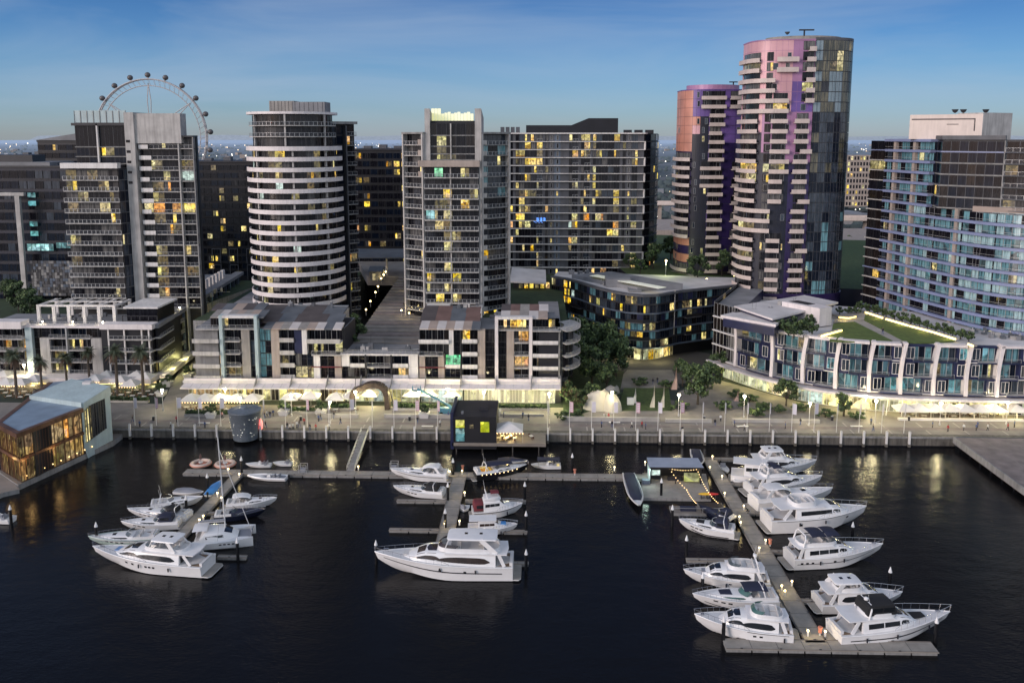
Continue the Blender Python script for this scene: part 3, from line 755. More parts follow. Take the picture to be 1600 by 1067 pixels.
# ---- D: white banded oval tower
def tower_oval():
	r = random.Random(8); Y = 246; xl = XY(391, Y+12)[0]; xr = XY(533, Y+12)[0]
	a = (xr-xl)/2; cx = (xl+xr)/2; cy = Y+14.5
	P = Path(arc((cx, cy), a, 14.5, 186, 362, 36))
	B = Bld('apartment_tower', 'oval apartment tower wrapped in curved white balcony bands', 'apartment tower', (cx, cy, GZ))
	zt = ZY(232, Y, 465); h = 3.07; nf = 16
	inner = Path(arc((cx, cy), a-1.5, 13.0, 186, 362, 36))
	m = B.part('wall'); m.prism([(cx+(a-1.9)*math.cos(2*math.pi*k/40), cy+12.6*math.sin(2*math.pi*k/40)) for k in range(40)], GZ, zt+6.2, 'black_panel', 'roof_grey')
	for k in range(nf):
		z = zt-h*k
		m = B.part('floor_slab'); ribbon(m, P, 0, P.L, -2.2, 0, z-.75, z-.5, 'grey_concrete')
		m = B.part('balcony_band'); ribbon(m, P, 0, P.L, 0.004, .28, z-.74, z+.52, 'white_band')
		if k == nf-1: break
		for i, (s0, s1) in enumerate(split(.2, inner.L-.2, 17)):
			f = .22 if i < 8 else .13
			B.win(inner, s0, s1, z-h-.45, z-.75, wstate(r, f, [('glass_brown', 3), ('glass_room', 3), ('glass_black', 3), ('glass_curtain', .8)], [('lit_yellow', 3), ('lit_pale', 2), ('lit_dim', 5), ('lit_cool', .7)]), 0, mull=2 if i % 3 else 1)
		for q in (.26, .55, .8):
			m = B.part('column'); ribbon(m, P, P.L*q-.28, P.L*q+.28, -1.1, -.5, z-h+.66, z-.86, 'pale_concrete')
	# two set-back crown floors
	cr_ = Path(arc((cx, cy), a-1.0, 13.5, 196, 352, 30)); gl = Path(arc((cx, cy), a-2.2, 12.2, 196, 352, 30))
	for k in range(3):
		z = zt+.2+3.2*k
		if k:
			B.balcony(cr_, 0, cr_.L, z, -1.6, .2, mat='pale_concrete', h=1.05, post=1.4, pw=.1)
		for i, (s0, s1) in enumerate(split(.2, gl.L-.2, 11)):
			B.win(gl, s0, s1, z+.1, z+2.9, wstate(r, .07, [('glass_brown', 3), ('glass_room', 2), ('glass_black', 2)]), .35, mull=2)
	m = B.part('wall'); m.prism([(cx+(a-2.7)*math.cos(2*math.pi*k/40), cy+11.8*math.sin(2*math.pi*k/40)) for k in range(40)], zt+6.2, zt+9.8, 'black_panel')
	for q in (.16, .5, .86):
		m = B.part('column'); ribbon(m, cr_, cr_.L*q-.25, cr_.L*q+.25, -.9, -.35, zt+.6, zt+9.8, 'pale_concrete')
	m = B.part('roof'); m.prism([(cx-.5+(a-.6)*math.cos(2*math.pi*k/48), cy+13.6*math.sin(2*math.pi*k/48)) for k in range(48)], zt+9.8, zt+10.5, 'white_band', 'roof_pale')
	# roof plant screen: two canted walls
	zb = zt+10.5
	for p0, p1, mat, dy, ht in ((428, 466, 'warm_grey_panel', 0, 158), (464, 513, 'roof_grey', -2.5, 160)):
		Q = straight(p0, p1, cy-4+dy); m = B.part('plant_screen')
		ribbon(m, Q, 0, Q.L, -7, 0, zb, ZY(ht, cy-4, 460), mat)
		for k in range(7):
			q = Q.L*(k+.5)/7; ribbon(m, Q, q-.04, q+.04, 0, .05, zb, ZY(ht, cy-4, 460)-.1, 'charcoal')
	# dark rear wing on the right
	G = straight(520, 560, cy+2, cy+8); zw = ZY(194, cy+2, 540)
	core(B, G, -1.2, GZ, zw, 'black_panel', 14)
	nf2 = int((zw-12)/h)
	for k in range(nf2):
		z = zw-.3-h*(k+1)
		mid = G.L*.62
		for a0, b0 in ((.1, G.L*.3), (G.L*.3, G.L*.56)):
			B.win(G, a0, b0, z+.2, z+h-.2, wstate(r, .06, [('glass_ink', 4), ('glass_black', 2)]), -1.1)
		B.win(G, mid+.2, G.L-.1, z+.15, z+h-.3, wstate(r, .26, DARKT, [('lit_yellow', 4), ('lit_orange', 2), ('lit_cool', 1)]), -1.1, mull=2)
		B.balcony(G, mid, G.L, z, -1.1, .25, mat='grey_concrete', post=1.5)
	m = B.part('pier'); ribbon(m, G, mid-.4, mid, -1.1, .35, GZ, zw-.4, 'mid_grey_panel')
	m = B.part('roof'); ribbon(m, G, -1, G.L+.3, -13, .5, zw-.02, zw+.8, 'grey_concrete')
	# stair of white edge at the foot
	m = B.part('podium'); m.prism([(cx+(a+.8)*math.cos(R(t)), cy+15.6*math.sin(R(t))) for t in range(180, 371, 10)], 14, zt-h*(nf-1)-4.0, 'white_paint', 'roof_pale')
	return B.finish()
tower_oval()

# ---- F: stepped balcony tower with lit crown
def tower_mid():
	r = random.Random(33); Y = 248
	P = straight(664, 748, Y); c = P.at(P.L/2)
	B = Bld('apartment_tower', 'stepped grey apartment tower with a glowing yellow crown between two fins', 'apartment tower', (c.x, Y, GZ))
	zc = ZY(256, Y, 705); h = 3.08; nf = 15
	core(B, P, -1.5, GZ, zc, 'charcoal', 16)
	for k in range(nf):
		z = zc-.9-h*(k+1)
		for i, (a, b) in enumerate(split(.2, P.L-.2, 6)):
			f = .55 if i in (1, 2) and k > 2 else .13
			st = wstate(r, f, DARKT, [('lit_pale', 4), ('lit_dim', 4), ('lit_yellow', 3)])
			if k == 0: st = ['lit_green', 'lit_green', 'glass_black', 'glass_black', 'lit_pale', 'glass_room'][i] if i != 0 else 'glass_black'
			if k == 4 and i == 0: st = 'lit_tv'
			B.win(P, a, b, z+.1, z+h-.35, st, -1.4, mull=2)
		B.balcony(P, 0, P.L, z, -1.45, .5, mat='pale_concrete', post=1.25, pw=.13, h=1.15)
	m = B.part('column'); ribbon(m, P, P.L*.47, P.L*.47+.35, -1.3, -.3, 16, zc, 'pale_concrete')
	m = B.part('parapet'); ribbon(m, P, -1.5, P.L+.4, -1.6, .9, zc-.9, zc+.9, 'beige_wall')
	# upper dark glass box
	U = straight(668, 745, Y+3); zt = ZY(189, Y+3, 705)
	core(B, U, -.3, zc, zt, 'black_panel', 11)
	zs = [zc+1.0, ZY(241, Y+3, 705), ZY(229, Y+3, 705), ZY(212, Y+3, 705), zt-.6]
	for j, (za, zb) in enumerate(zip(zs, zs[1:])):
		for i, (a, b) in enumerate(split(.2, U.L-.2, 5)):
			st = 'lit_pale' if (i == 1 and j in (0, 2)) else ('lit_dim' if (i == 1 and j < 3) or (i == 2 and j == 0) else pick(r, [('glass_brown', 3), ('glass_black', 3)]))
			B.win(U, a, b, za+.15, zb-.1, st, 0, mull=2)
		m = B.part('floor_slab'); ribbon(m, U, 0, U.L, 0, .3, za-.12, za+.14, 'grey_concrete')
	m = B.part('column'); ribbon(m, U, U.L*.48, U.L*.48+.35, .05, .6, zc+1.2, zt-.8, 'pale_concrete')
	# lit crown and fins
	K = straight(676, 741, Y+7); m = B.part('lit_crown'); zk = ZY(178, Y+7, 705)
	for i, (a, b) in enumerate(split(0, K.L, 13)):
		ribbon(m, K, a+.06, b-.06, -.3, 0, zt, zk+(1.5 if i < 3 else .25*(i % 3)), 'acid_roof')
	for p0, p1, up in ((666, 674, 170), (743, 753, 170)):
		Q = straight(p0, p1, Y+2.4); zf = ZY(up, Y+2.4, 700); m = B.part('fin')
		a, b = Q.at(0), Q.at(Q.L)
		m.prism([(a.x, Y+1.9), (b.x, Y+1.9), (b.x, Y+13), (a.x, Y+13)], GZ+8, lambda x, y: zf-(y-Y-1.9)*.22 if (x < c.x) == (abs(x-a.x) < .1) or True else zf, 'pale_concrete')
	# side wings
	for (p0, Y0, p1, Y1, top, solidp) in ((632, Y+6, 664, Y+1.5, 208, 0), (752, Y+2.5, 796, Y+9, 208, 1)):
		Q = straight(p0, p1, Y0, Y1); zw = ZY(top, (Y0+Y1)/2, (p0+p1)/2)
		core(B, Q, -1.5, GZ, zw-.3, 'charcoal', 14)
		n2 = int((zw-14)/h)
		for k in range(n2):
			z = zw-.3-h*(k+1)
			for i, (a, b) in enumerate(split(.15, Q.L-.15, 3)):
				dk = [('glass_slate', 4), ('glass_teal', 2), ('glass_black', 2)] if solidp and k < 6 else DARKT
				B.win(Q, a, b, z+.1, z+h-.3, wstate(r, .17 if solidp else .05, dk, [('lit_yellow', 3), ('lit_pale', 2), ('lit_dim', 2)]), -1.4, mull=2)
			B.balcony(Q, 0, Q.L, z, -1.45, .3, mat='pale_concrete' if not solidp else 'grey_concrete', post=1.3, pw=.1)
			if solidp: ribbon(B.part('screen_panel'), Q, .2, 1.9, .305, .4, z, z+1.25, 'pale_concrete')
			elif k < 4: ribbon(B.part('screen_panel'), Q, Q.L-2., Q.L-.2, .305, .4, z, z+1.5, 'beige_wall')
		m = B.part('pier'); ribbon(m, Q, 0, .5, -8, .55, GZ, zw-.1, 'pale_concrete')
		m = B.part('pier'); ribbon(m, Q, Q.L-.55, Q.L-.05, -4, .6, GZ, zw-.1, 'pale_concrete')
		m = B.part('roof'); ribbon(m, Q, -.1, Q.L+.1, -12, .6, zw-.3, zw+.25, 'grey_concrete')
	for p0, p1, z0, z1 in ((664, 701, 494, 478), (703, 752, 494, 482)):
		Q = straight(p0, p1, Y-4); m = B.part('podium'); ribbon(m, Q, 0, Q.L, -6, 0, 10, ZY(z1, Y-4, 700), 'white_paint')
	return B.finish()
tower_mid()

# ---- G: wide apartment slab with serpentine white lines
def slab_block():
	r = random.Random(44); Y = 330
	P = Path([XY(792, Y), XY(1004, Y)]+[XY(1014, Y+2.5), XY(1022, Y+8), XY(1026, Y+16)])
	L0 = (Vector(XY(1004, Y))-Vector(XY(792, Y))).length
	c = P.at(L0/2)
	B = Bld('apartment_block', 'wide dark apartment slab striped by thin white floor lines', 'apartment block', (c.x, Y, GZ))
	zt = ZY(209, Y, 900); h = 3.03; nf = 18
	core(B, P, -.25, GZ, zt, 'charcoal', 16)
	n = 23; cols = []
	for i in range(n):
		k = r.choice('wnpwbpnw'); cols.append((k, r.random()))
	for k in range(nf):
		z = zt-h*(k+1)
		for i, (a, b) in enumerate(split(.1, L0-.1, n)):
			t, q = cols[i]
			if t == 'p':
				ribbon(B.part('wall_panel'), P, a, b, -.2, .02, z+.1, z+h-.1, 'mid_grey_panel' if q < .6 else 'steel_blue_panel')
				if q > .3: B.win(P, a+.75, b-.75, z+.55, z+h-.7, 'glass_curtain' if r.random() < .5 else wstate(r, .2), .03, 'rail_metal', .05)
			elif t == 'n':
				ribbon(B.part('wall_panel'), P, a, a+1.0, -.2, .02, z+.1, z+h-.1, 'mid_grey_panel')
				B.win(P, a+1.05, b-.05, z+.35, z+h-.3, wstate(r, .20, DARKT+[('glass_curtain', 1.5)]), .0, 'rail_dark', .05)
			else:
				lit = .42 if i in (4, 8, 12, 13, 18, 20) else .19
				B.win(P, a+.04, b-.04, z+.25, z+h-.2, wstate(r, lit, DARKT+[('glass_slate', 3)], [('lit_yellow', 5), ('lit_pale', 3), ('lit_orange', 1), ('lit_dim', 2)]), -.1, 'rail_dark', .05, mull=2)
				if t == 'b': B.balcony(P, a, b, z+.02, -.1, .75, slab=.2, mat='mid_grey_panel', rail='rail_metal', post=1.3)
		m = B.part('floor_line'); ribbon(m, P, 0, L0+.2, .03, .95, z-.16, z+.12, 'white_paint')
		if k % 2 == 1: ribbon(m, P, L0-.1, L0+.25, .03, .95, z+.12, z+h-.16, 'white_paint')
		for a, b in split(L0+.5, P.L-.1, 4):
			B.win(P, a, b, z+.3, z+h-.25, wstate(r, .05, [('glass_black', 4), ('glass_ink', 2)]), 0, 'rail_dark')
		ribbon(B.part('floor_slab'), P, L0+.3, P.L, .0, .35, z-.1, z+.1, 'mid_grey_panel')
	ribbon(B.part('floor_line'), P, 0, L0+1, -.2, .95, zt-.16, zt+.3, 'white_paint')
	# roof plant with sloped screen
	zr = zt+.3
	pts = [(822, 196), (893, 196), (920, 185), (966, 185)]
	m = B.part('roof_plant'); f = []; Yp = Y+5
	top = [WY(px, py, Yp) for px, py in pts]
	for (p, q) in zip(top, top[1:]):
		m.add([(p.x, Yp, zr), (q.x, Yp, zr), (q.x, Yp, q.z), (p.x, Yp, p.z), (p.x, Yp+9, zr), (q.x, Yp+9, zr), (q.x, Yp+9, q.z), (p.x, Yp+9, p.z)],
			  [(0,1,2,3), (7,6,5,4), (3,2,6,7), (0,3,7,4), (1,5,6,2)], 'black_panel')
	for k in range(4):
		q = WY(782+k*8, 205, Y+3); B.part('roof_unit').box(q.x, q.x+1.5, Y+3, Y+4.5, zr-.3, zr+2.2, 'mid_grey_panel')
	for k in range(3):
		q = WY(975+k*17, 210, Y+3); B.part('roof_unit').box(q.x, q.x+3, Y+3, Y+5.5, zr-.3, zr+1.1, 'charcoal')
	# blue light writing on one balcony
	q = WY(838, 343, Y-1.1); m = B.part('blue_light_sign')
	for dx in (0, 1.35, 2.6):
		for (x0, x1, z0, z1) in ((0, .8, .9, 1.05), (0, .8, .45, .6), (0, .8, 0, .15), (.65, .8, .45, 1.05), (.65, .8, 0, .6)):
			m.box(q.x+dx+x0, q.x+dx+x1, Y-1.15, Y-1.05, q.z+z0-.5, q.z+z1-.5, 'blue_sign')
	for k in range(9): m.box(q.x-1+.4*k, q.x-.75+.4*k, Y-1.15, Y-1.05, q.z-.9-(k % 3)*.2, q.z-.75-(k % 3)*.2, 'blue_sign')
	return B.finish()
slab_block()

# ---- C, E, A and the small blocks behind the left towers
def dark_block(name, label, px0, px1, Y, ytop, seed, frac, lo_frame=False, roof=True, n=None, dark=None, h=3.1, dk='black_panel', Y1=None):
	r = random.Random(seed); P = straight(px0, px1, Y, Y1); zt = ZY(ytop, Y, (px0+px1)/2); c = P.at(P.L/2)
	B = Bld(name, label, 'apartment block', (c.x, c.y, GZ))
	core(B, P, -.15, GZ, zt, dk, 18)
	n = n or max(3, int(P.L/2.7)); nf = int((zt-12)/h)
	dark = dark or [('glass_black', 5), ('glass_ink', 3), ('glass_room', .6)]
	for k in range(nf):
		z = zt-.6-h*(k+1)
		for i, (a, b) in enumerate(split(.15, P.L-.15, n)):
			st = wstate(r, frac, dark, [('lit_yellow', 6), ('lit_orange', 1), ('lit_dim', 1.5), ('lit_pale', 1)])
			in_ = .35 if st.startswith('lit') else .12
			B.win(P, a+in_, b-in_, z+.5, z+h-.45, st, .0, 'rail_dark', .05, mull=1+(i % 2))
		if k % 3 == 0: ribbon(B.part('floor_slab'), P, 0, P.L, -.1, .12, z-.08, z+.1, 'charcoal')
	ribbon(B.part('roof'), P, -.1, P.L+.1, -18, .25, zt-.05, zt+.6, 'charcoal')
	for k in range(3):
		q = P.at(P.L*(.2+.28*k), -7); B.part('roof_unit').box(q.x-1.5, q.x+1.5, q.y-1.5, q.y+1.5, zt+.6, zt+1.6+.5*(k % 2), 'mid_grey_panel')
	return B, P, zt
B, P, zt = dark_block('apartment_block', 'black apartment block with scattered yellow windows left of the oval tower', 300, 408, 345, 254, 3, .20)
for k in range(4):                                   # pale frames on the low floors
	z = ZY(412-18*0, 345, 350)-3.3*k
	for i in range(4):
		a = .6+i*P.L*.25; m = B.part('window_frame')
		for u in ((a, a+.3, z, z+6), (a+3.4, a+3.7, z, z+6), (a, a+3.7, z+6, z+6.3)):
			if k % 2 == 0: ribbon(m, P, u[0], u[1], .13, .4, u[2], u[3], 'mid_grey_panel')
B.finish()
B, P, zt = dark_block('apartment_block', 'black apartment block with bright yellow windows right of the oval tower', 556, 640, 330, 235, 14, .24)
ribbon(B.part('podium_front'), P, 0, P.L, .3, 3.0, 12, 22, 'charcoal')
for k, (a, b) in enumerate(split(.5, P.L-.5, 9)):
	B.win(P, a+.1, b-.1, 17, 21, ['glass_room', 'lit_pale', 'glass_black', 'lit_cool', 'lit_dim', 'glass_black', 'glass_curtain', 'glass_black', 'lit_dim'][k], 3.02)
B.finish()
B, P, zt = dark_block('office_building', 'dark blue glass office building with a white T-shaped frame at far left', -30, 112, 290, 262, 6, .02, dark=[('glass_ink', 5), ('glass_slate', 2), ('glass_black', 3)], dk='ink_panel', h=3.6)
m = B.part('white_frame'); q = straight(3, 42, 286)
ribbon(m, q, 0, q.L, -.8, .6, ZY(306, 286, 20), ZY(301, 286, 20), 'pale_concrete'); ribbon(m, q, q.L*.62, q.L*.62+1.6, -.7, .5, GZ, ZY(306, 286, 20), 'pale_concrete')
for py in (305, 318, 350, 365):
	q = straight(47, 60, 289.4); B.win(q, 0, q.L, ZY(py+4, 289, 50), ZY(py-4, 289, 50), 'lit_cyan', .3)
q = straight(40, 82, 289.4); 
for a, b in split(0, q.L, 6): B.win(q, a, b, ZY(392, 289, 50), ZY(381, 289, 50), 'lit_tv' if a < q.L*.7 else 'lit_cyan', .3)
q = straight(86, 110, 289.4)
for a, b in split(0, q.L, 3): B.win(q, a, b, ZY(388, 289, 100), ZY(379, 289, 100), 'lit_cyan', .3)
m = B.part('panel_screen'); q = straight(42, 108, 286); rr_ = random.Random(2)
for i in range(16):
	for j in range(12):
		z0 = ZY(462, 286, 70)+j*1.02
		ribbon(m, q, q.L*i/16+.03, q.L*(i+1)/16-.03, -.1, rr_.choice([0, .05, .12]), z0, z0+.95, rr_.choice(['mid_grey_panel', 'grey_concrete', 'steel_blue_panel', 'charcoal', 'glass_curtain']))
ribbon(B.part('roof_deck'), P, 0, P.L*.8, -16, -.5, zt+.6, zt+1.8, 'roof_grey'); ribbon(B.part('roof_deck'), P, 0, P.L*.55, -12, -4, zt+1.8, zt+4.2, 'charcoal')
B.finish()
B, P, zt = dark_block('office_building', 'dark office block with a slanted roof behind the white-fin tower', 68, 134, 330, 222, 9, .015, dk='charcoal')
m = B.part('sloped_roof'); a, b = P.at(-.4, .8), P.at(P.L, .8)
m.add([(a.x, a.y, zt+.62), (b.x, b.y, zt+.62), (b.x, b.y+18, zt+.62), (a.x, a.y+18, zt+.62), (b.x, b.y, zt+3.4), (b.x, b.y+18, zt+3.4)], [(0,1,4), (0,4,5,3), (3,5,2), (1,2,5,4)], 'roof_grey')
B.finish()
B, P, zt = dark_block('office_building', 'low flat dark building behind the far-left office roof', 25, 92, 420, 244, 19, .02, dk='charcoal'); B.finish()
# teal glass wall left side, small pergola tower etc. are carried by the front row

# ---- H: twin towers, sunset reflection painted into the panel colours
def twin(name, label, cxpx, halfpx, Y, ytop, ybot, seed, cols, nf_h=3.12, crown=None, dep=13):
	r = random.Random(seed)
	xl, xr = XY(cxpx-halfpx, Y+dep*.6)[0], XY(cxpx+halfpx, Y+dep*.6)[0]
	cx = (xl+xr)/2; a = (xr-xl)/2; cy = Y+dep
	# super-ellipse plan: nearly flat front with rounded shoulders
	pts = []
	for i in range(49):
		t = R(176+188*i/48); c_, s_ = math.cos(t), math.sin(t); e = .62
		pts.append((cx+a*math.copysign(abs(c_)**e, c_), cy+dep*math.copysign(abs(s_)**e, s_)))
	P = Path(pts); B = Bld(name, label, 'apartment tower', (cx, cy, GZ))
	zt = ZY(ytop, Y, cxpx); z0 = GZ
	m = B.part('wall'); m.prism([tuple(P.at(q, -.35)) for q in P.s]+[(cx+a*.8, cy+dep*.9), (cx-a*.8, cy+dep*.9)], z0, zt, 'black_panel', 'roof_grey')
	h = nf_h; nf = int((zt-20)/h)
	return B, P, r, zt, h, nf, cx, cy, a
SROW = [300]
def s_of(P, px, Y=None):
	"""arc length where the facade passes under a given image column (used to set out the panel seams)"""
	best = None; pv = None
	for i in range(801):
		q = P.L*i/800; p = P.at(q)
		d = ray(px, SROW[0]); x = d[0]/d[1]*p.y
		if pv is not None and (pv <= 0 <= p.x-x): return q
		pv = p.x-x
	return P.L if pv < 0 else 0.
def panel_grid(B, P, s0, s1, z0, z1, mat, n, seam='charcoal', part='cladding', win=None, r=None, h=3.1, d=.0):
	for i, (a, b) in enumerate(split(s0, s1, n)):
		m = B.part(part)
		pane(m, P, a, b, d, z0, z1, mat)
		ribbon(m, P, b-.05, b, d+.002, d+.03, z0, z1, seam)
		k = z0
		while k < z1-.3:
			ribbon(m, P, a, b-.05, d+.002, d+.03, k, k+.09, seam); k += h
def twin_right():
	B, P, r, zt, h, nf, cx, cy, a = twin('apartment_tower', 'tallest round-cornered tower with painted-in pink and violet sunset reflections and cream balconies', 1239, 79, 272, 63, 460, 5, None)
	S = lambda px: s_of(P, px)
	sA, sB, sC, sD, sE, sF, sG, sH = 0.2, S(1186), S(1200), S(1213), S(1230), S(1237), S(1263), P.L-.2
	zf = lambda k: zt-h*(k+1)
	for k in range(nf):
		z = zf(k); up = k < 10; hi = z+h
		# sunset reflection painted as column colour by height: pink above, ink below
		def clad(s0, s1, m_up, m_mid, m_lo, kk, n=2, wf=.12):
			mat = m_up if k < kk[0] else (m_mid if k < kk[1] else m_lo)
			panel_grid(B, P, s0, s1, z, hi, mat, n, 'charcoal' if mat in ('ink_panel', 'deep_violet_panel') else 'mauve_sunset_panel', h=h)
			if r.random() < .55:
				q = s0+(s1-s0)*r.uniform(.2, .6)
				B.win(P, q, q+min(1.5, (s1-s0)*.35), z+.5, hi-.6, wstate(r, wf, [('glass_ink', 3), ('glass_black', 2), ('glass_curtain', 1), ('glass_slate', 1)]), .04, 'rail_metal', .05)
		clad(sA, sB, 'pink_sunset_panel', 'pink_sunset_panel', 'ink_panel', (7, 9), 5)
		clad(sB, sD, 'pink_sunset_panel', 'mauve_sunset_panel', 'ink_panel', (7, 11), 3)
		clad(sD, sE, 'pink_sunset_panel', 'mauve_sunset_panel', 'ink_panel', (7, 12), 2)
		clad(sE, sG, 'mauve_sunset_panel' if k < 4 else 'purple_sunset_panel', 'mauve_sunset_panel', 'deep_violet_panel', (7, 12), 4)
		# glass balconies' rooms
		st = lambda f=.10: wstate(r, f, [('glass_room', 3), ('glass_black', 3), ('glass_curtain', 2)], [('lit_yellow', 3), ('lit_pale', 3), ('lit_dim', 2)])
		if k >= 1:
			B.win(P, sA+2.2, sB-1.2, z+.1, hi-.35, st(), .05, mull=3)
			B.win(P, sB+.8, sC, z+.1, hi-.35, st(), .05, mull=2)
			wide = k in (3, 4, 5, 6, 16, 17, 18)
			B.balcony(P, sA+(.6 if k % 4 else 1.6), (sC+.8) if wide else sB-.9, z, .1, 1.5, slab=.3, mat='balcony_cream', solid='balcony_cream', h=1.0)
		if k >= 5 and not (16 <= k <= 18):
			B.win(P, sC+.4, sE-1.2, z+.1, hi-.35, st(), .05, mull=2)
			B.balcony(P, sC, sE-(1.0 if k < 10 else .2 if k < 13 else 2.), z, .1, 1.4, slab=.3, mat='balcony_cream', solid='balcony_cream', h=1.0)
		if k in (1, 2):
			B.balcony(P, sD-1.5, sF, z, .1, 1.5, slab=.3, mat='balcony_cream', solid='balcony_cream', h=1.15)
		if k < 7 and k != 6:
			B.win(P, sF+1.5, sG-.2, z+.1, hi-.3, st(.08), .05, mull=2); B.balcony(P, sF+(2.4 if k else 3), sG, z, .1, 1.5, slab=.3, mat='balcony_cream', solid='balcony_cream', h=1.1)
		elif k >= 7:
			B.win(P, sF+.4, sG-1.2, z+.1, hi-.3, st(.06), .05, mull=3)
			B.balcony(P, sF-(.5 if k % 5 else -1.5), sG-(1.2 if k % 5 else 0), z, .1, 1.5, slab=.3, mat='balcony_cream', solid='balcony_cream', h=1.05)
		# right hand curved curtain wall, its sky reflection put into the pane tones
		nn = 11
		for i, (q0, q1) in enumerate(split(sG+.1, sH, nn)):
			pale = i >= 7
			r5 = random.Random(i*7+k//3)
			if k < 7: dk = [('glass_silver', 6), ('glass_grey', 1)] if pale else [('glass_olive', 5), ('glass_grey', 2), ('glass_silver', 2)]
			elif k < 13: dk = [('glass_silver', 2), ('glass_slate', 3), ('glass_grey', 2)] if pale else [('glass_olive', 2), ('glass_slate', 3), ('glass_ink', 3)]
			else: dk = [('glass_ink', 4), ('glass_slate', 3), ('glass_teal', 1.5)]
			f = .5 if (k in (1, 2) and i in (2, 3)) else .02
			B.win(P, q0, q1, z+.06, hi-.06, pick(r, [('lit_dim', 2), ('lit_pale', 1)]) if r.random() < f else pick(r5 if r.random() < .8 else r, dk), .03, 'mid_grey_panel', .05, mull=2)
			if i == 8: B.win(P, q0+.2, q1-.2, z+.8, hi-.8, 'glass_black', .1, None, 0, name='vent_window')
	# crown drum, plant and mast
	m = B.part('crown'); n = 40
	m.prism([(cx+2+(a-4.5)*math.cos(2*math.pi*i/n), cy+8*math.sin(2*math.pi*i/n)) for i in range(n)], zt, zt+1.9, 'warm_grey_panel', 'roof_grey')
	m = B.part('parapet'); ribbon(m, P, 0, sG, -.3, .12, zt-.02, zt+.35, 'mauve_sunset_panel'); ribbon(m, P, sG, P.L, -.3, .12, zt-.02, zt+.8, 'mid_grey_panel')
	q = WY(1230, 57, cy-8); B.part('satellite_dish').lathe([(.02, -.5), (.5, -.2), (.85, .4)], 'mid_grey_panel', (q.x, q.y, zt+2.6), 10)
	q = WY(1257, 52, cy-8); m = B.part('crane_arm'); m.box(q.x-.2, q.x+.2, q.y, q.y+.4, zt+1.8, zt+3.8, 'charcoal'); m.box(q.x-1.6, q.x+3, q.y-.1, q.y+.5, zt+3.4, zt+3.8, 'charcoal')
	# ink podium skirts
	m = B.part('podium'); ribbon(m, P, 0, P.L, .02, .3, GZ, 22, 'deep_violet_panel')
	B.finish()
twin_right()
def twin_left():
	B, P, r, zt, h, nf, cx, cy, a = twin('apartment_tower', 'shorter twin tower with painted-in orange and purple sunset reflections and cream balconies', 1109, 51, 312, 141, 400, 15, None)
	S = lambda px: s_of(P, px)
	sA, sB, sC, sD, sE, sF = .2, S(1079), S(1091), S(1104), S(1128), P.L-.2
	for k in range(nf):
		z = zt-h*(k+1); hi = z+h
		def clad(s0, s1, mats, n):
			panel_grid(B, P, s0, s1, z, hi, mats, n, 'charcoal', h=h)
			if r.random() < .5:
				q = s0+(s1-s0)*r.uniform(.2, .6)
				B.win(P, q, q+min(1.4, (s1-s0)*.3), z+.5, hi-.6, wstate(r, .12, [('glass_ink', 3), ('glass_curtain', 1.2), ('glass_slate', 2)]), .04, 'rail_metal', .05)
		clad(sA, sB, 'orange_sunset_panel' if k < 7 or (17 <= k <= 19 and r.random() < .8) else 'deep_violet_panel', 4)
		clad(sB, sC, 'purple_sunset_panel' if k < 3 else ('orange_sunset_panel' if k == 3 else ('pink_sunset_panel' if k < 5 else 'ink_panel')), 2)
		clad(sC, sD, 'purple_sunset_panel' if k < 3 else ('mauve_sunset_panel' if k < 7 and False else 'ink_panel'), 2)
		clad(sD, sE, 'purple_sunset_panel' if k < 5 else ('deep_violet_panel' if k % 7 else 'purple_sunset_panel'), 3)
		clad(sE, sF, 'purple_sunset_panel' if k < 6 else 'deep_violet_panel', 5)
		st = lambda f=.10: wstate(r, f, [('glass_room', 3), ('glass_black', 3), ('glass_curtain', 2)], [('lit_cool', 2), ('lit_pale', 3), ('lit_yellow', 1)])
		bal = lambda s0, s1: (B.win(P, s0+.3, s1-.3, z+.1, hi-.35, st(), .05, mull=3), B.balcony(P, s0, s1, z, .1, 1.4, slab=.3, mat='balcony_cream', solid='balcony_cream', h=1.0))
		if k >= 7 and not 17 <= k <= 19: bal(sA+(1.6 if k % 3 else .4), sB-.1)
		if k in (0, 1): bal(sC+.2, sD+5.8)
		elif 2 <= k: bal(sD-(2.6 if k in (8, 9, 10) else 0), sE-(0 if k % 4 else 1))
		if k in (0, 1): bal(sE+1.6, sF-2)
		if k >= 8: bal(sE+(4. if k % 2 else 3), sF-3)
	n = 36; m = B.part('crown')
	m.prism([(cx+.5+(a-2.5)*math.cos(2*math.pi*i/n), cy+8.5*math.sin(2*math.pi*i/n)) for i in range(n)], zt, zt+2.2, 'mauve_sunset_panel', 'roof_grey')
	ribbon(B.part('parapet'), P, 0, P.L, -.3, .1, zt-.02, zt+.3, 'purple_sunset_panel')
	q = WY(1146, 134, cy-6); m = B.part('crane_arm'); m.box(q.x-.2, q.x+.2, q.y, q.y+.4, zt+2, zt+3.4, 'charcoal'); m.box(q.x-1.5, q.x+1.5, q.y, q.y+.4, zt+3.0, zt+3.4, 'charcoal')
	B.finish()
twin_left()

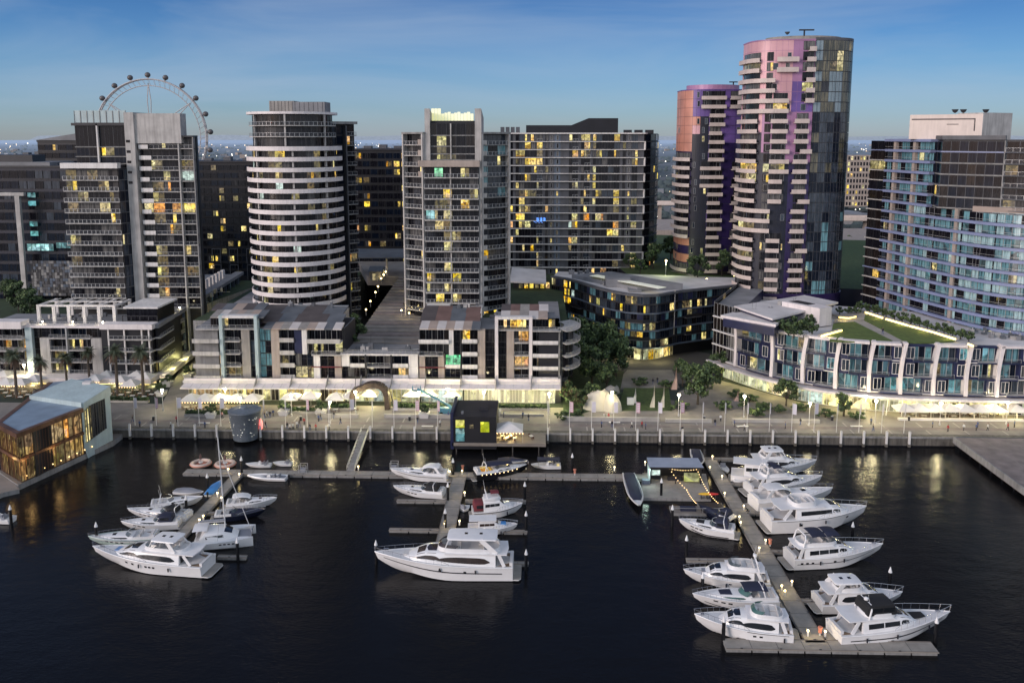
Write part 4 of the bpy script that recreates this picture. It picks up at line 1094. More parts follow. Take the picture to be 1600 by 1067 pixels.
# ---- I: blue banded curved tower at right
def tower_curved():
	r = random.Random(61)
	pts = []
	for i in range(25):
		t = i/24; px = 1378+t*262; Y = 270-50*(1-(1-t)**1.7); pts.append(XY(px, Y))
	P = Path(pts); c = P.at(P.L/2)
	B = Bld('apartment_tower', 'broad curved glass tower with violet-blue floor bands at far right', 'apartment tower', (c.x, c.y, GZ))
	zt = ZY(219, 268, 1385); h = 3.1; nf = 17
	S = lambda px: s_of(P, px)
	sbox0, sbox1 = S(1452), S(1568)
	core(B, Path([tuple(P.at(q)) for q in P.cut(0, sbox0)]), -1.3, GZ, zt-.5, 'ink_panel', 22); core(B, Path([tuple(P.at(q)) for q in P.cut(sbox0, P.L)]), -1.3, GZ, zt-h*6-.5, 'ink_panel', 22)
	for k in range(nf):
		z = zt-h*(k+1)
		full = k >= 6
		segs = [(0, P.L)] if full else [(0, sbox0)]
		for s0, s1 in segs:
			m = B.part('floor_band'); ribbon(m, P, s0, s1, -1.2, .55, z-.42, z+.32, 'violet_band')
			r_ = MB(); ribbon(r_, P, s0+.05, s1-.05, .4, .47, z+1.05, z+1.12, 'rail_metal'); m.subs.append(('railing', r_))
			n = max(1, int((s1-s0)/2.1))
			for i, (a, b) in enumerate(split(s0+.1, s1-.1, n)):
				px_t = (a/P.L)
				if px_t < .12: dk = [('glass_teal', 3), ('glass_black', 3), ('glass_slate', 2)]
				elif px_t > .55: dk = [('glass_teal_pale', 4), ('glass_teal', 3), ('glass_black', 1.5), ('lit_teal_room', 1.5)]
				else: dk = [('glass_teal', 5), ('glass_teal_pale', 2), ('glass_black', 4), ('lit_teal_room', 1.2)]
				B.win(P, a, b, z+.35, z+h-.45, wstate(r, .035, dk, [('lit_pale', 3), ('lit_yellow', 2), ('lit_cool', 1)]), -.9 if i % 5 else -.5, 'rail_metal' if i % 4 == 2 else 'rail_dark', .07, mull=1+(i % 3 == 0))
	for px in (1394, 1424, 1497):
		s = S(px); m = B.part('column'); ribbon(m, P, s-.55, s+.55, -1.0, .1, GZ, zt-.4 if px < 1450 else zt-h*6, 'beige_wall')
	m = B.part('roof'); ribbon(m, P, -.2, sbox0, -20, .7, zt-.45, zt+.3, 'violet_band')
	# narrow end bay with thin pale slabs
	Q = Path([XY(1354, 277), XY(1378, 270.4)])
	core(B, Q, -.5, GZ, zt-.4, 'black_panel', 14)
	for k in range(nf+1):
		z = zt-h*(k+1)
		ribbon(B.part('end_slab'), Q, -.2, Q.L, -.4, .5, z-.16, z+.12, 'pale_concrete' if k % 4 else 'violet_band')
		B.win(Q, .1, Q.L-.1, z+.2, z+h-.25, 'lit_pale' if k in (2,) else wstate(r, .05, [('glass_brown', 5), ('glass_black', 2)]), 0, mull=2)
	# dark glass box let into the upper floors
	X = Path([XY(1450, 256), XY(1464, 243), XY(1600, 228), XY(1668, 222)]); zb0 = ZY(326, 240, 1500); zb1 = ZY(212, 243, 1500)
	q1 = X.s[1]; q2 = X.at
	sE = s_of(X, 1565)
	core(B, X, -.4, zb0, zt+.2, 'black_panel', 20)
	for k in range(6):
		z = zt-h*(k+1)
		ribbon(B.part('floor_slab'), X, 0, X.L, -.3, .35, z-.16, z+.16, 'grey_concrete' if k else 'violet_band')
		for a, b in split(.05, q1, 2)+split(q1+.05, sE, 7):
			B.win(X, a, b, z+.2, z+h-.2, ('lit_orange' if (k == 3 and 0) else wstate(r, .035, [('glass_brown', 1), ('glass_black', 4), ('glass_ink', 4)], [('lit_orange', 2), ('lit_yellow', 2)])), 0, 'mid_grey_panel', .05)
		for a, b in split(sE+.3, X.L, 5):
			B.win(X, a, b, z+.2, z+h-.2, wstate(r, .22, DARKT, [('lit_pale', 2), ('lit_dim', 3), ('lit_yellow', 1)]), -.3, 'mid_grey_panel', .06)
		B.balcony(X, sE+.4, X.L, z+.17, -.3, .9, slab=.2, mat='mid_grey_panel', post=1.6)
	ribbon(B.part('pier'), X, sE, sE+.25, -.3, .6, zb0, zt, 'grey_concrete')
	ribbon(B.part('box_parapet'), X, 0, sE, -.35, .2, zt+.2, zb1, 'mid_grey_panel')
	# cream planter terrace under the box
	Z = Path([XY(1519, 236), XY(1668, 222)]); zz = ZY(332, 233, 1560)
	m = B.part('planter'); ribbon(m, Z, 0, Z.L, -2.2, .8, zz, zz+1.5, 'tan_tile')
	# pale right bays stepping forward
	V = Path([XY(1549, 231.0), XY(1668, 219.6)]); 
	for k in range(6, nf+1):
		z = zt-h*(k+1)
		if k > 6: ribbon(B.part('end_slab'), V, 0, V.L, -.6, .6, z+h-.18, z+h+.14, 'pale_concrete' if k % 3 else 'violet_band')
		for i, (a, b) in enumerate(split(.1, V.L, 9)):
			B.win(V, a, b, z+.2, z+h-.3, wstate(r, .06, [('glass_teal_pale', 5), ('glass_curtain', 3), ('glass_teal', 2), ('lit_teal_room', 2)], [('lit_pale', 2), ('lit_cool', 2)]), .1, 'rail_metal', .06, mull=1+(i % 2))
	core(B, V, -.3, GZ, zt-h*7+.1, 'ink_panel', 6)
	# cream plant room on the roof
	C = Path([XY(1411, 256), XY(1523, 246.5)]); C2 = Path([XY(1523, 246.5), XY(1568, 252)])
	za = ZY(184, 250, 1470)
	ribbon(B.part('plant_room'), C, 0, C.L, -12, 0, zt+.3, za+.9, 'cream_wall')
	ribbon(B.part('plant_room'), C2, .01, C2.L, -8, 0, zt-2.8, za+1.3, 'pale_concrete')
	m = B.part('plant_room_recess'); ribbon(m, C, .5, C.L-2, .003, .06, za-.6, za-.25, 'dark_tile'); ribbon(m, C, C.L-2.1, C.L-1.8, .003, .06, zt+2.6, za-.25, 'dark_tile'); ribbon(m, C, C.L*.52, C.L*.68, .003, .06, zt+4.4, zt+4.6, 'dark_tile')
	for px in (1492, 1505, 1540):
		q = WY(px, 178, 254); B.part('satellite_dish').lathe([(.02, -.6), (.6, -.2), (.95, .5)], 'charcoal', (q.x, q.y, za+1.9), 10)
	return B.finish()
tower_curved()

# ---- distant stepped apartment block
r = random.Random(71)
B = Bld('apartment_block', 'pale stepped apartment block with a window grid, seen right of the tallest tower', 'apartment block', (*XY(1340, 520), GZ))
P = straight(1318, 1362, 520)
for k in range(9):
	zt = ZY(243, 520, 1340); h = 3.4; z = zt-h*(k+1); ind = 0
	ribbon(B.part('wall'), P, ind, P.L, -14, 0, z, z+h, 'beige_wall')
	for i, (a, b) in enumerate(split(ind+.3, P.L-.3, 9)):
		B.win(P, a+.35, b-.35, z+.7, z+h-.6, wstate(r, .12, [('glass_black', 4), ('glass_room', 3)], [('lit_yellow', 2), ('lit_pale', 2)]), .05, None, 0)
B.finish()

# ---- observation wheel
def wheel():
	Y = 880; c0 = WY(231, 0, Y); top = WY(231, 124, Y); R_ = (WY(322, 186, Y)-WY(231, 124, Y)).length
	# circle through the crown and the right-hand capsules
	cz = top.z-58; rad = 58.; cx = top.x
	t = thing('observation_wheel', 'giant white observation wheel rising behind the left towers', 'observation wheel', (cx, Y, GZ))
	n = 64; m = MB()
	for off, rr, tk in ((-1.8, rad, .75), (1.8, rad, .75), (0, rad-6.5, .5)):
		pts = [(cx+rr*math.sin(2*math.pi*k/n), Y+off, cz+rr*math.cos(2*math.pi*k/n)) for k in range(n+1)]
		m.tube(pts, tk, 'wheel_white', 6)
	for k in range(n):
		a = 2*math.pi*k/n; b = 2*math.pi*(k+.5)/n
		p = lambda rr, an, o: (cx+rr*math.sin(an), Y+o, cz+rr*math.cos(an))
		m.tube([p(rad, a, -1.8), p(rad-6.5, b, 0)], .16, 'wheel_white', 4); m.tube([p(rad, a, 1.8), p(rad-6.5, b, 0)], .16, 'wheel_white', 4)
		m.tube([p(rad, a, -1.8), p(rad, a, 1.8)], .2, 'wheel_white', 4)
	m.build('rim', t, True)
	for k in range(7):      # star spokes
		a = 2*math.pi*k/7
		for s in (-.045, .045):
			m = MB(); m.tube([(cx+3*math.sin(a+s), Y, cz+3*math.cos(a+s)), (cx+(rad-22)*math.sin(a+s*1.2), Y, cz+(rad-22)*math.cos(a+s*1.2)), (cx+(rad-4)*math.sin(a), Y, cz+(rad-4)*math.cos(a))], .5, 'wheel_white', 6); m.build('spoke', t, True)
	for k in range(21):
		a = 2*math.pi*k/21; m = MB()
		m.ball((cx+(rad+4.2)*math.sin(a), Y, cz+(rad+4.2)*math.cos(a)), 2.9, 'wheel_pod', 12, .95)
		pod = m.build('capsule', t, True)
		m = MB(); q = (cx+(rad+1.0)*math.sin(a), Y, cz+(rad+1.0)*math.cos(a)); m.tube([(cx+rad*math.sin(a), Y, cz+rad*math.cos(a)), (cx+(rad+2.2)*math.sin(a), Y, cz+(rad+2.2)*math.cos(a))], .9, 'wheel_white', 6); m.build('mount', pod)
	m = MB(); m.tube([(cx, Y-6, cz), (cx, Y+6, cz)], 3.2, 'wheel_white', 14); m.build('hub', t, True)
	for s in (-1, 1):
		for o in (-9, 9):
			m = MB(); m.tube([(cx, Y+o*.6, cz), (cx+s*26, Y+o*1.6, GZ)], 1.3, 'wheel_white', 8); m.build('support_leg', t, True)
wheel()
# ================================================================ front row and waterside buildings
FY = 218.0
SROW[0] = 545
def lamp_light(parent, loc, energy, col=(1., .82, .40), r=.35, name='shop_lamp'):
	l = bpy.data.lights.new(name, 'POINT'); l.energy = energy*1.9; l.color = col; l.shadow_soft_size = r
	o = bpy.data.objects.new(name, l); COL.objects.link(o)
	q = parent; off = Vector((0, 0, 0))
	while q is not None: off += Vector(q.location); q = q.parent
	o.parent = parent; o.location = Vector(loc)-off
	return o
FD = [('glass_black', 6), ('glass_room', 3), ('glass_curtain', .5), ('glass_ink', 1), ('glass_brown', 2)]
FL = [('lit_pale', 3), ('lit_yellow', 3), ('lit_orange', 2), ('lit_dim', 5), ('lit_cool', 1)]
def bays(B, P, lst, zs, r, fl=.12, dr=-1.4):
	"""lst: (px0, px1, kind, options) set out along the facade; zs: floor levels bottom to top (last = top)"""
	for px0, px1, kind, *o in lst:
		s0, s1 = s_of(P, px0), s_of(P, px1)
		if s1-s0 < .15: continue
		o = o[0] if o else {}
		lo, hi = o.get('f', (0, len(zs)-1))
		if kind == 'pier':
			ribbon(B.part('pier'), P, s0, s1, o.get('d0', -1.2), o.get('d', .5), zs[lo]+o.get('dz0', 0), zs[hi]+o.get('dz', 0), o.get('m', 'pale_concrete')); continue
		for k in range(lo, hi):
			z, h = zs[k], zs[k+1]-zs[k]
			lit = o.get('lit', {}).get(k)
			if kind in ('bal', 'par'):
				n = o.get('n', max(1, int((s1-s0)/1.7)))
				for i, (a, b) in enumerate(split(s0+.05, s1-.05, n)):
					st = lit if (lit and (i % 3 != 2)) else wstate(r, fl, FD, FL)
					B.win(P, a, b, z+.08, z+h-.35, st, dr, mull=1+(i % 2), frame='rail_dark' if i % 2 else 'rail_metal')
				# side cheeks of the loggia
				ribbon(B.part('loggia_side'), P, s0, s0+.12, dr, -.02, z+.02, z+h-.27, 'mid_grey_panel')
				if kind == 'par': B.balcony(P, s0, s1, z, dr, o.get('d', .9), mat='pale_concrete', solid=o.get('m', 'white_paint'), h=o.get('h', 1.0), slab=.28)
				else: B.balcony(P, s0, s1, z, dr, o.get('d', .9), mat='pale_concrete', post=1.4, slab=.28, pw=.07)
			elif kind == 'glz':
				n = max(1, int((s1-s0)/1.3))
				for a, b in split(s0+.03, s1-.03, n):
					B.win(P, a, b, z+.06, z+h-.06, lit or wstate(r, fl*.6, o.get('dark', FD), FL), o.get('d', -.2), o.get('fr', 'rail_dark'), .08, transom=.6)
			elif kind == 'wall':
				ribbon(B.part('wall_panel'), P, s0, s1, -1.2, o.get('d', .1), z+.012, z+h-.012, o.get('m', 'warm_grey_panel'))
				if o.get('w'): B.win(P, s0+(s1-s0)*.25, s0+(s1-s0)*.7, z+.8, z+h-.6, lit or wstate(r, fl, FD, FL), o.get('d', .1)+.02, 'rail_metal', .07)
def awning_run(B, pxs, Yi, Yo, pt, pm_, pb, mats=('white_band', 'white_band'), skip=()):
	"""one awning per bay: standing fascia, sloping canopy with a turned-down lip, fin between bays"""
	for i, (p0, p1) in enumerate(zip(pxs, pxs[1:])):
		if i in skip: continue
		m = B.part('awning'); a0 = WY(p0, pt, Yi); a1 = WY(p1, pt, Yi); mz = ZY(pm_, Yi-.2, p0); bz = ZY(pb, Yo, p0)
		x0, x1 = XY(p0, Yi, 600)[0]+.12, XY(p1, Yi, 600)[0]-.12
		m.box(x0, x1, Yi, Yi+.3, mz, a0.z, mats[0])
		m.add([(x0, Yi-.02, mz+.1), (x1, Yi-.02, mz+.1), (x1, Yo, bz+.25), (x0, Yo, bz+.25), (x0, Yi-.02, mz-.05), (x1, Yi-.02, mz-.05), (x1, Yo, bz), (x0, Yo, bz)],
			  [(0,3,2,1), (4,5,6,7), (0,1,5,4), (2,3,7,6), (1,2,6,5), (3,0,4,7)], mats[1])
		n = 4
		for k in range(1, n):
			x = x0+(x1-x0)*k/n; m.bar((x, Yi-.02, mz+.16), (x, Yo+.02, bz+.31), .06, .06, 'rail_metal')
		f = B.part('awning_fin'); f.add([(x1+.04, Yi+.6, a0.z+.9), (x1+.04, Yo+.6, bz+.6), (x1+.04, Yo+.6, bz-.2), (x1+.04, Yi+.6, bz-.2), (x1+.22, Yi+.6, a0.z+.9), (x1+.22, Yo+.6, bz+.6), (x1+.22, Yo+.6, bz-.2), (x1+.22, Yi+.6, bz-.2)],
			  [(0,1,2,3), (7,6,5,4), (0,4,5,1), (1,5,6,2), (2,6,7,3), (3,7,4,0)], 'grey_concrete')
def roof_clutter(B, x0, x1, y0, y1, z, n, seed):
	r = random.Random(seed)
	for i in range(n):
		x, y, w, d, h = r.uniform(x0, x1), r.uniform(y0, y1), r.uniform(.5, 1.5), r.uniform(.5, 1.3), r.uniform(.4, 1.3); m = B.part('roof_unit')
		m.box(x-w/2, x+w/2, y-d/2, y+d/2, z-.3, z+h, r.choice(['roof_grey', 'mid_grey_panel', 'pale_concrete', 'slate_roof']))
		if i % 3 == 0: m.tube([(x, y, z+h), (x, y, z+h+.5)], .15, 'rail_metal', 8)
		if i % 4 == 1: m.tube([(x, y, z+h), (x+.1, y, z+h+2.4)], .03, 'rail_dark', 4)
		if i % 4 == 2: m.tube([(x+w/2, y, z+.15), (x+w/2+r.uniform(2, 5), y, z+.15)], .09, 'rail_metal', 6)
def shopfront(B, P, s0, s1, z0, z1, r, state, n=None, frame='rail_metal'):
	n = n or max(1, int((s1-s0)/2.2))
	for i, (a, b) in enumerate(split(s0, s1, n)):
		st = state if isinstance(state, str) else pick(r, state)
		B.win(P, a+.04, b-.04, z0, z1, st, 0, frame, .1, mull=2, name='shopfront', transom=.7)

# ---- L1: balcony block behind the palms
def row_left():
	FY = 233.; r = random.Random(101); P = straight(-30, 243, FY, py=540)
	B = Bld('apartment_building', 'low white balcony apartment building behind the palms at left with roof pergola', 'apartment building', (P.at(P.L*.6).x, FY, GZ))
	z = lambda y: ZY(y, FY, 120)
	zs = [z(582), z(564.5), z(546), z(527.5), z(511)]; zt = z(503)
	core(B, P, -1.6, GZ, zs[-1], 'charcoal', 16)
	bays(B, P, [(-30, 4, 'bal'), (5, 43, 'bal', {'d': 2.2, 'lit': {1: 'lit_dim'}}), (44, 54, 'pier', {'m': 'aqua_paint', 'd': 1.0}), (54.5, 64, 'glz'), (65, 80, 'pier', {'f': (0, 3), 'd': .7}),
		 (80.5, 107, 'bal', {'lit': {2: None, 1: 'lit_dim'}}), (109, 144, 'bal', {'lit': {2: 'lit_yellow'}}), (107, 109, 'pier', {'d': 1.1, 'm': 'rail_metal'}), (145, 163, 'pier', {'f': (0, 3), 'd': .7}), (163.5, 172, 'glz'),
		 (66, 80, 'glz', {'f': (3, 4)}), (145, 163, 'glz', {'f': (3, 4)}), (172.5, 175, 'pier', {'m': 'white_paint', 'd': 1.2}), (175.5, 242, 'bal', {'d': 1.9, 'n': 8, 'lit': {0: 'lit_dim'}})], zs, r, .09)
	for q in (198, 225, 236): ribbon(B.part('pier'), P, s_of(P, q), s_of(P, q)+.35, .9, 1.4, zs[0], zs[-1]-.2, 'white_paint')
	m = B.part('parapet'); ribbon(m, P, 0, s_of(P, 43), -2, 2.3, zs[-1]-.2, zt+.4, 'white_band'); ribbon(m, P, s_of(P, 44), s_of(P, 172), -2, .9, zs[-1]-.15, zs[-1]+.55, 'white_band'); ribbon(m, P, s_of(P, 163), P.L+.2, -2, 2.0, zs[-1]-.2, zt-.2, 'white_band')
	r_ = B.part('roof_railing'); q0, q1 = s_of(P, 53), s_of(P, 163)
	ribbon(r_, P, q0, q1, .6, .7, zs[-1]+1.5, zs[-1]+1.6, 'rail_metal'); pane(r_, P, q0, q1, .65, zs[-1]+.56, zs[-1]+1.5, 'rail_glass')
	for i in range(13): ribbon(r_, P, q0+(q1-q0)*i/12-.04, q0+(q1-q0)*i/12+.04, .6, .7, zs[-1]+.55, zs[-1]+1.5, 'rail_metal')
	# roof pergola of white portal frames
	for px in (62, 86, 109, 133, 156, 180):
		c = WY(px, 500, FY+5); m = B.part('pergola_frame')
		m.box(c.x-.45, c.x+.45, FY+4.6, FY+5.2, zs[-1], zs[-1]+5.4, 'white_paint')
		m.box(c.x-.3, c.x+.3, FY+5.2, FY+14, zs[-1]+4.8, zs[-1]+5.35, 'white_paint'); m.box(c.x-.45, c.x+.45, FY+14, FY+14.5, zs[-1], zs[-1]+5.4, 'white_paint')
	a, b = WY(62, 480, FY+5), WY(180, 480, FY+5)
	m = B.part('pergola_beam'); m.box(a.x, b.x, FY+4.55, FY+4.62, zs[-1]+4.9, zs[-1]+5.5, 'white_paint'); m.box(a.x, b.x, FY+9.5, FY+9.9, zs[-1]+5.36, zs[-1]+5.6, 'white_paint')
	for i in range(9): m.box(a.x+(b.x-a.x)*(i+.3)/9, a.x+(b.x-a.x)*(i+.5)/9, FY+9.9, FY+14.4, zs[-1]+5.36, zs[-1]+5.5, 'pale_concrete')
	for px in (66, 113, 160):
		c = WY(px, 497, FY+1.2); g = B.part('roof_light'); g.ball((c.x, FY+1.2, zs[-1]+1.2), .22, 'lamp_white', 8); g.tube([(c.x, FY+1.2, zs[-1]), (c.x, FY+1.2, zs[-1]+1)], .06, 'rail_metal')
		lamp_light(B.root, (c.x, FY+.9, zs[-1]+1.5), 60, (1, .9, .65), name='roof_lamp')
	# rooftop pavilion
	a = WY(192, 500, FY+2); b = WY(246, 500, FY+2); m = B.part('roof_pavilion'); zp = z(482)
	m.box(a.x, b.x, FY+2.5, FY+16, zp-.5, zp, 'white_paint'); m.box(a.x+.6, b.x-.6, FY+3.4, FY+15, zs[-1], zp-.5, 'glass_black')
	for i in range(5): m.box(a.x+(b.x-a.x)*i/4-.1, a.x+(b.x-a.x)*i/4+.1, FY+1.8, FY+2.0, zs[-1], zs[-1]+3, 'charcoal')
	m.box(a.x, b.x, FY+1.8, FY+1.9, zs[-1]+1.4, zs[-1]+1.55, 'charcoal'); m.box(a.x, b.x, FY+1.8, FY+1.9, zs[-1]+2.8, zs[-1]+3, 'charcoal')
	# long side wing down the lane
	cor = Vector(XY(243, FY, 540)); far = W(376, 428, zs[-1]); Q = Path([(cor.x, cor.y), (far.x, far.y)])
	core(B, Q, -.8, GZ, zs[-1]-.1, 'charcoal', 14)
	nb = 16
	for k in range(4):
		for i, (s0, s1) in enumerate(split(.4, Q.L-.4, nb)):
			if i < 4:
				B.win(Q, s0+.1, s1-.1, zs[k]+.1, zs[k+1]-.3, 'lit_yellow' if (i == 3 and k == 2) else wstate(r, .05, FD, FL), -.6, mull=3)
				B.balcony(Q, s0, s1-.3, zs[k], -.7, 1.4 if i < 2 else .7, mat='pale_concrete', solid='grey_concrete' if i > 1 else None, h=1.0)
			else:
				for (a, b) in split(s0, s1, 3):
					B.win(Q, a+.05, b-.05, zs[k]+.1, zs[k+1]-.15, wstate(r, .07, [('glass_ink', 3), ('glass_slate', 3), ('glass_teal', 2), ('glass_curtain', .6)], FL), -.1, 'rail_dark', .1)
				ribbon(B.part('fin'), Q, s0-.2, s0+.25, -.1, .8, zs[k], zs[k+1], 'steel_blue_panel')
	ribbon(B.part('parapet'), Q, 0, Q.L, -2, 1.2, zs[-1]-.2, zs[-1]+.9, 'roof_grey')
	for i in range(4):
		c = Q.at(Q.L*(.16+.06*i), .4); g = B.part('roof_light'); g.ball((c.x, c.y, zs[-1]+1.5), .25, 'lamp_white', 8)
	rt = B.part('roof_terrace'); 
	for i in range(7):
		c = Q.at(Q.L*(.62+.045*i), -4); rt.box(c.x-.5, c.x+.5, c.y-1, c.y+1, zs[-1], zs[-1]+3.2, 'white_paint')
	# retail base
	zb = zs[0]; S0 = Path([XY(-30, FY-.3, 540), XY(243, FY-.3, 540)])
	shopfront(B, S0, .2, S0.L-.3, GZ+.05, zb-1.6, r, [('lit_shop', 3), ('lit_shop_pale', 2), ('lit_orange', 1.2), ('lit_amber_hall', 2)])
	m = B.part('retail_canopy'); ribbon(m, P, 0, P.L+.6, -1.6, 5.6, zb-1.5, zb-.1, 'white_band')
	ribbon(B.part('canopy_soffit'), P, .1, P.L+.4, 0, 5.5, zb-1.62, zb-1.504, 'white_paint')
	ribbon(B.part('cornice_light'), P, .3, P.L, 5.2, 5.4, zb-1.75, zb-1.63, 'strip_yellow')
	for px in (-10, 20, 52, 84, 116, 148, 180, 212, 240):
		c = XY(px, FY-3, 600); lamp_light(B.root, (c[0], FY-3.2, zb-2.6), 330, (1, .80, .42))
	SW = Path([(Q.at(0, .3).x, Q.at(0, .3).y+.2), (Q.at(70, .3).x, Q.at(70, .3).y)])
	shopfront(B, SW, .2, SW.L, GZ+.05, zb-2.2, r, [('lit_shop', 2), ('lit_shop_pale', 2), ('lit_acid', .2)], 16)
	ribbon(B.part('retail_canopy'), Q, 0, 72, -.8, 3.2, zb-1.5, zb-.15, 'white_band')
	for i in range(6):
		c = Q.at(5+11*i, 3.4); lamp_light(B.root, (c.x, c.y, 6.0), 420, (.95, .88, .32))
	roof_clutter(B, P.at(0).x+12, P.at(P.L).x-14, FY+3, FY+15, zs[-1], 12, 1); roof_clutter(B, cor.x-9, cor.x-2, FY+24, FY+60, zs[-1], 9, 2)
	return B.finish()
row_left()

# ---- L2 and its mirror L4, and the low link L3 between
AW = [287, 347, 401, 456, 512, 564]
def tiled_roof(B, pts_px, Yf, zf, Yb, zb, mats):
	n = len(mats); (p0, p1) = pts_px; a = XY(p0, Yf, 500)[0]; b = XY(p1, Yf, 500)[0]
	for i, mt in enumerate(mats):
		m = B.part('roof_panel'); x0 = a+(b-a)*i/n+.01; x1 = a+(b-a)*(i+1)/n-.01
		m.add([(x0, Yf, zf), (x1, Yf, zf), (x1, Yb, zb), (x0, Yb, zb), (x0, Yf, zf-.35), (x1, Yf, zf-.35), (x1, Yb, zb-.35), (x0, Yb, zb-.35)], [(0,1,2,3), (7,6,5,4), (4,5,1,0), (5,6,2,1), (6,7,3,2), (7,4,0,3)], mt)
def row_mid():
	r = random.Random(102); P = straight(304, 536, FY, py=540)
	B = Bld('apartment_building', 'low apartment building with pale blue portal frame and patchwork tiled roofs below the oval tower', 'apartment building', (P.at(P.L/2).x, FY, GZ))
	z = lambda y: ZY(y, FY, 420)
	zs = [z(589.5), z(571.5), z(552), z(532.5), z(513)]; ztop = z(492)
	core(B, P, -1.6, GZ, zs[-1]-.3, 'charcoal', 14)
	bays(B, P, [(305, 346, 'par', {'d': 2.0, 'm': 'pale_concrete', 'h': .8, 'lit': {0: 'lit_orange'}}), (352, 376, 'bal', {'d': .8, 'lit': {0: 'lit_dim'}}), (378, 391, 'wall', {'d': .3}), (391.5, 400, 'glz', {'dark': [('glass_slate', 2), ('glass_black', 2)]}),
		(405.5, 424, 'glz', {'dark': [('glass_slate', 3), ('glass_teal', 2), ('glass_black', 1)]}), (424.5, 437, 'wall', {'d': .25, 'm': 'beige_wall'}), (437.5, 460, 'par', {'d': .5, 'h': .9, 'm': 'pale_concrete'}),
		(460.5, 473, 'wall', {'m': 'navy_panel', 'd': 0, 'f': (2, 4)}), (460.5, 489, 'glz', {'f': (0, 1), 'lit': {0: 'lit_pale'}}), (473.5, 481, 'pier', {'f': (2, 4), 'm': 'white_paint', 'd': .8}),
		(481.5, 534, 'par', {'f': (3, 4), 'd': 1.6, 'h': .9, 'm': 'pale_concrete', 'n': 6}), (488, 534, 'bal', {'f': (2, 3), 'd': 1.2, 'lit': {2: 'lit_pale'}}), (461, 488, 'glz', {'f': (1, 2)}),
		(490, 500, 'pier', {'f': (0, 2), 'm': 'white_paint', 'd': .5}), (500.5, 522, 'glz', {'f': (0, 2)}), (522.5, 533, 'pier', {'f': (0, 2), 'm': 'beige_wall', 'd': .4})], zs, r, .10)
	ribbon(B.part('red_beam'), P, s_of(P, 486), s_of(P, 534), .55, .75, zs[1]-.15, zs[1]+.1, 'canvas_maroon')
	# top-floor set-back left, inside the portal
	T = straight(326, 402, FY+1.0, py=500)
	core(B, T, -1.2, zs[-1]-.3, ztop-1.0, 'charcoal', 8)
	for i, (a, b) in enumerate(split(.1, T.L-.1, 8)): B.win(T, a, b, zs[-1]+.1, ztop-1.2, wstate(r, .06, FD, FL), -1.0, mull=2)
	B.balcony(P, s_of(P, 310), s_of(P, 346), zs[-1], -1.4, 1.4, mat='pale_concrete'); B.balcony(P, s_of(P, 352), s_of(P, 400), zs[-1], -1.4, .9, mat='pale_concrete')
	for px in (346.5, 400.5): ribbon(B.part('portal_frame'), P, s_of(P, px), s_of(P, px+5), -.8, 1.3, zs[0]-1.8, ztop, 'aqua_paint')
	ribbon(B.part('portal_frame'), P, s_of(P, 351.5)+.02, s_of(P, 400.5)-.02, -.8, 1.3, ztop-.7, ztop, 'white_paint')
	tiled_roof(B, (328, 412), FY-.6, ztop-.5, FY+5, ztop+.3, ['warm_grey_panel', 'tile_white', 'warm_grey_panel', 'tan_tile', 'warm_grey_panel', 'tan_tile', 'slate_roof']); tiled_roof(B, (330, 412), FY+5.01, ztop+.3, FY+10, ztop+1.1, ['dark_tile', 'slate_roof', 'tan_tile', 'dark_tile', 'slate_roof'])
	tiled_roof(B, (410, 533), FY-1.0, zs[-1]+.2, FY+3, zs[-1]+1.1, ['slate_roof', 'tan_tile', 'warm_grey_panel', 'tile_white', 'warm_grey_panel', 'tan_tile', 'tile_white', 'slate_roof', 'tile_white']); tiled_roof(B, (409, 534), FY+3.01, zs[-1]+1.1, FY+8.5, zs[-1]+2.2, ['dark_tile', 'slate_roof', 'dark_tile', 'dark_tile', 'slate_roof'])
	tiled_roof(B, (406, 536), FY+8.5, zs[-1]+2.2, FY+16, zs[-1]+3.2, ['dark_tile', 'slate_roof', 'dark_tile', 'slate_roof'])
	m = B.part('wall'); a = XY(410, FY+.2, 500); b = XY(533, FY, 500); m.box(a[0], b[0], FY+.6, FY+14, zs[-1]-.3, zs[-1]-.1, 'charcoal')
	# lane side, lit green-yellow
	cor = Vector(XY(304, FY, 540)); Q = Path([(cor.x-4, cor.y+75), (cor.x, cor.y)])
	for k in range(4):
		for a, b in split(.3, Q.L-.2, 14): B.win(Q, a+.1, b-.1, zs[k]+.3, zs[k+1]-.4, wstate(r, .1, FD, FL), -.1, mull=2)
		ribbon(B.part('floor_slab'), Q, 0, Q.L, -.5, .6, zs[k]-.2, zs[k]+.1, 'pale_concrete')
	core(B, Q, -.2, GZ, zs[-1]-.2, 'grey_concrete', 6)
	shopfront(B, Q, 40, Q.L-.3, GZ+.05, zs[0]-2, r, [('lit_shop', 2), ('lit_acid', .3), ('lit_shop_pale', 2)], 9)
	# retail
	S = straight(290, 538, FY-.3, py=560); zb = zs[0]
	shopfront(B, S, .3, S.L, GZ+.05, zb-1.5, r, [('lit_shop', 2), ('lit_amber_hall', 3), ('lit_orange', 1), ('glass_room', 2), ('lit_shop_pale', 1.5)])
	m = B.part('retail_roof'); ribbon(m, S, -.2, S.L, 0, 2.2, zb-1.0, zb-.3, 'roof_pale')
	awning_run(B, AW[:5], FY-2.4, FY-5.2, 591, 599.5, 608)
	for px in (300, 330, 365, 395, 430, 470, 505):
		c = XY(px, FY-3, 600); lamp_light(B.root, (c[0], FY-4, 6.2), 300, (1, .86, .40))
	roof_clutter(B, P.at(4).x, P.at(P.L).x-2, FY+13.6, FY+15.5, zs[-1]+3.1, 7, 3)
	return B.finish()
row_mid()
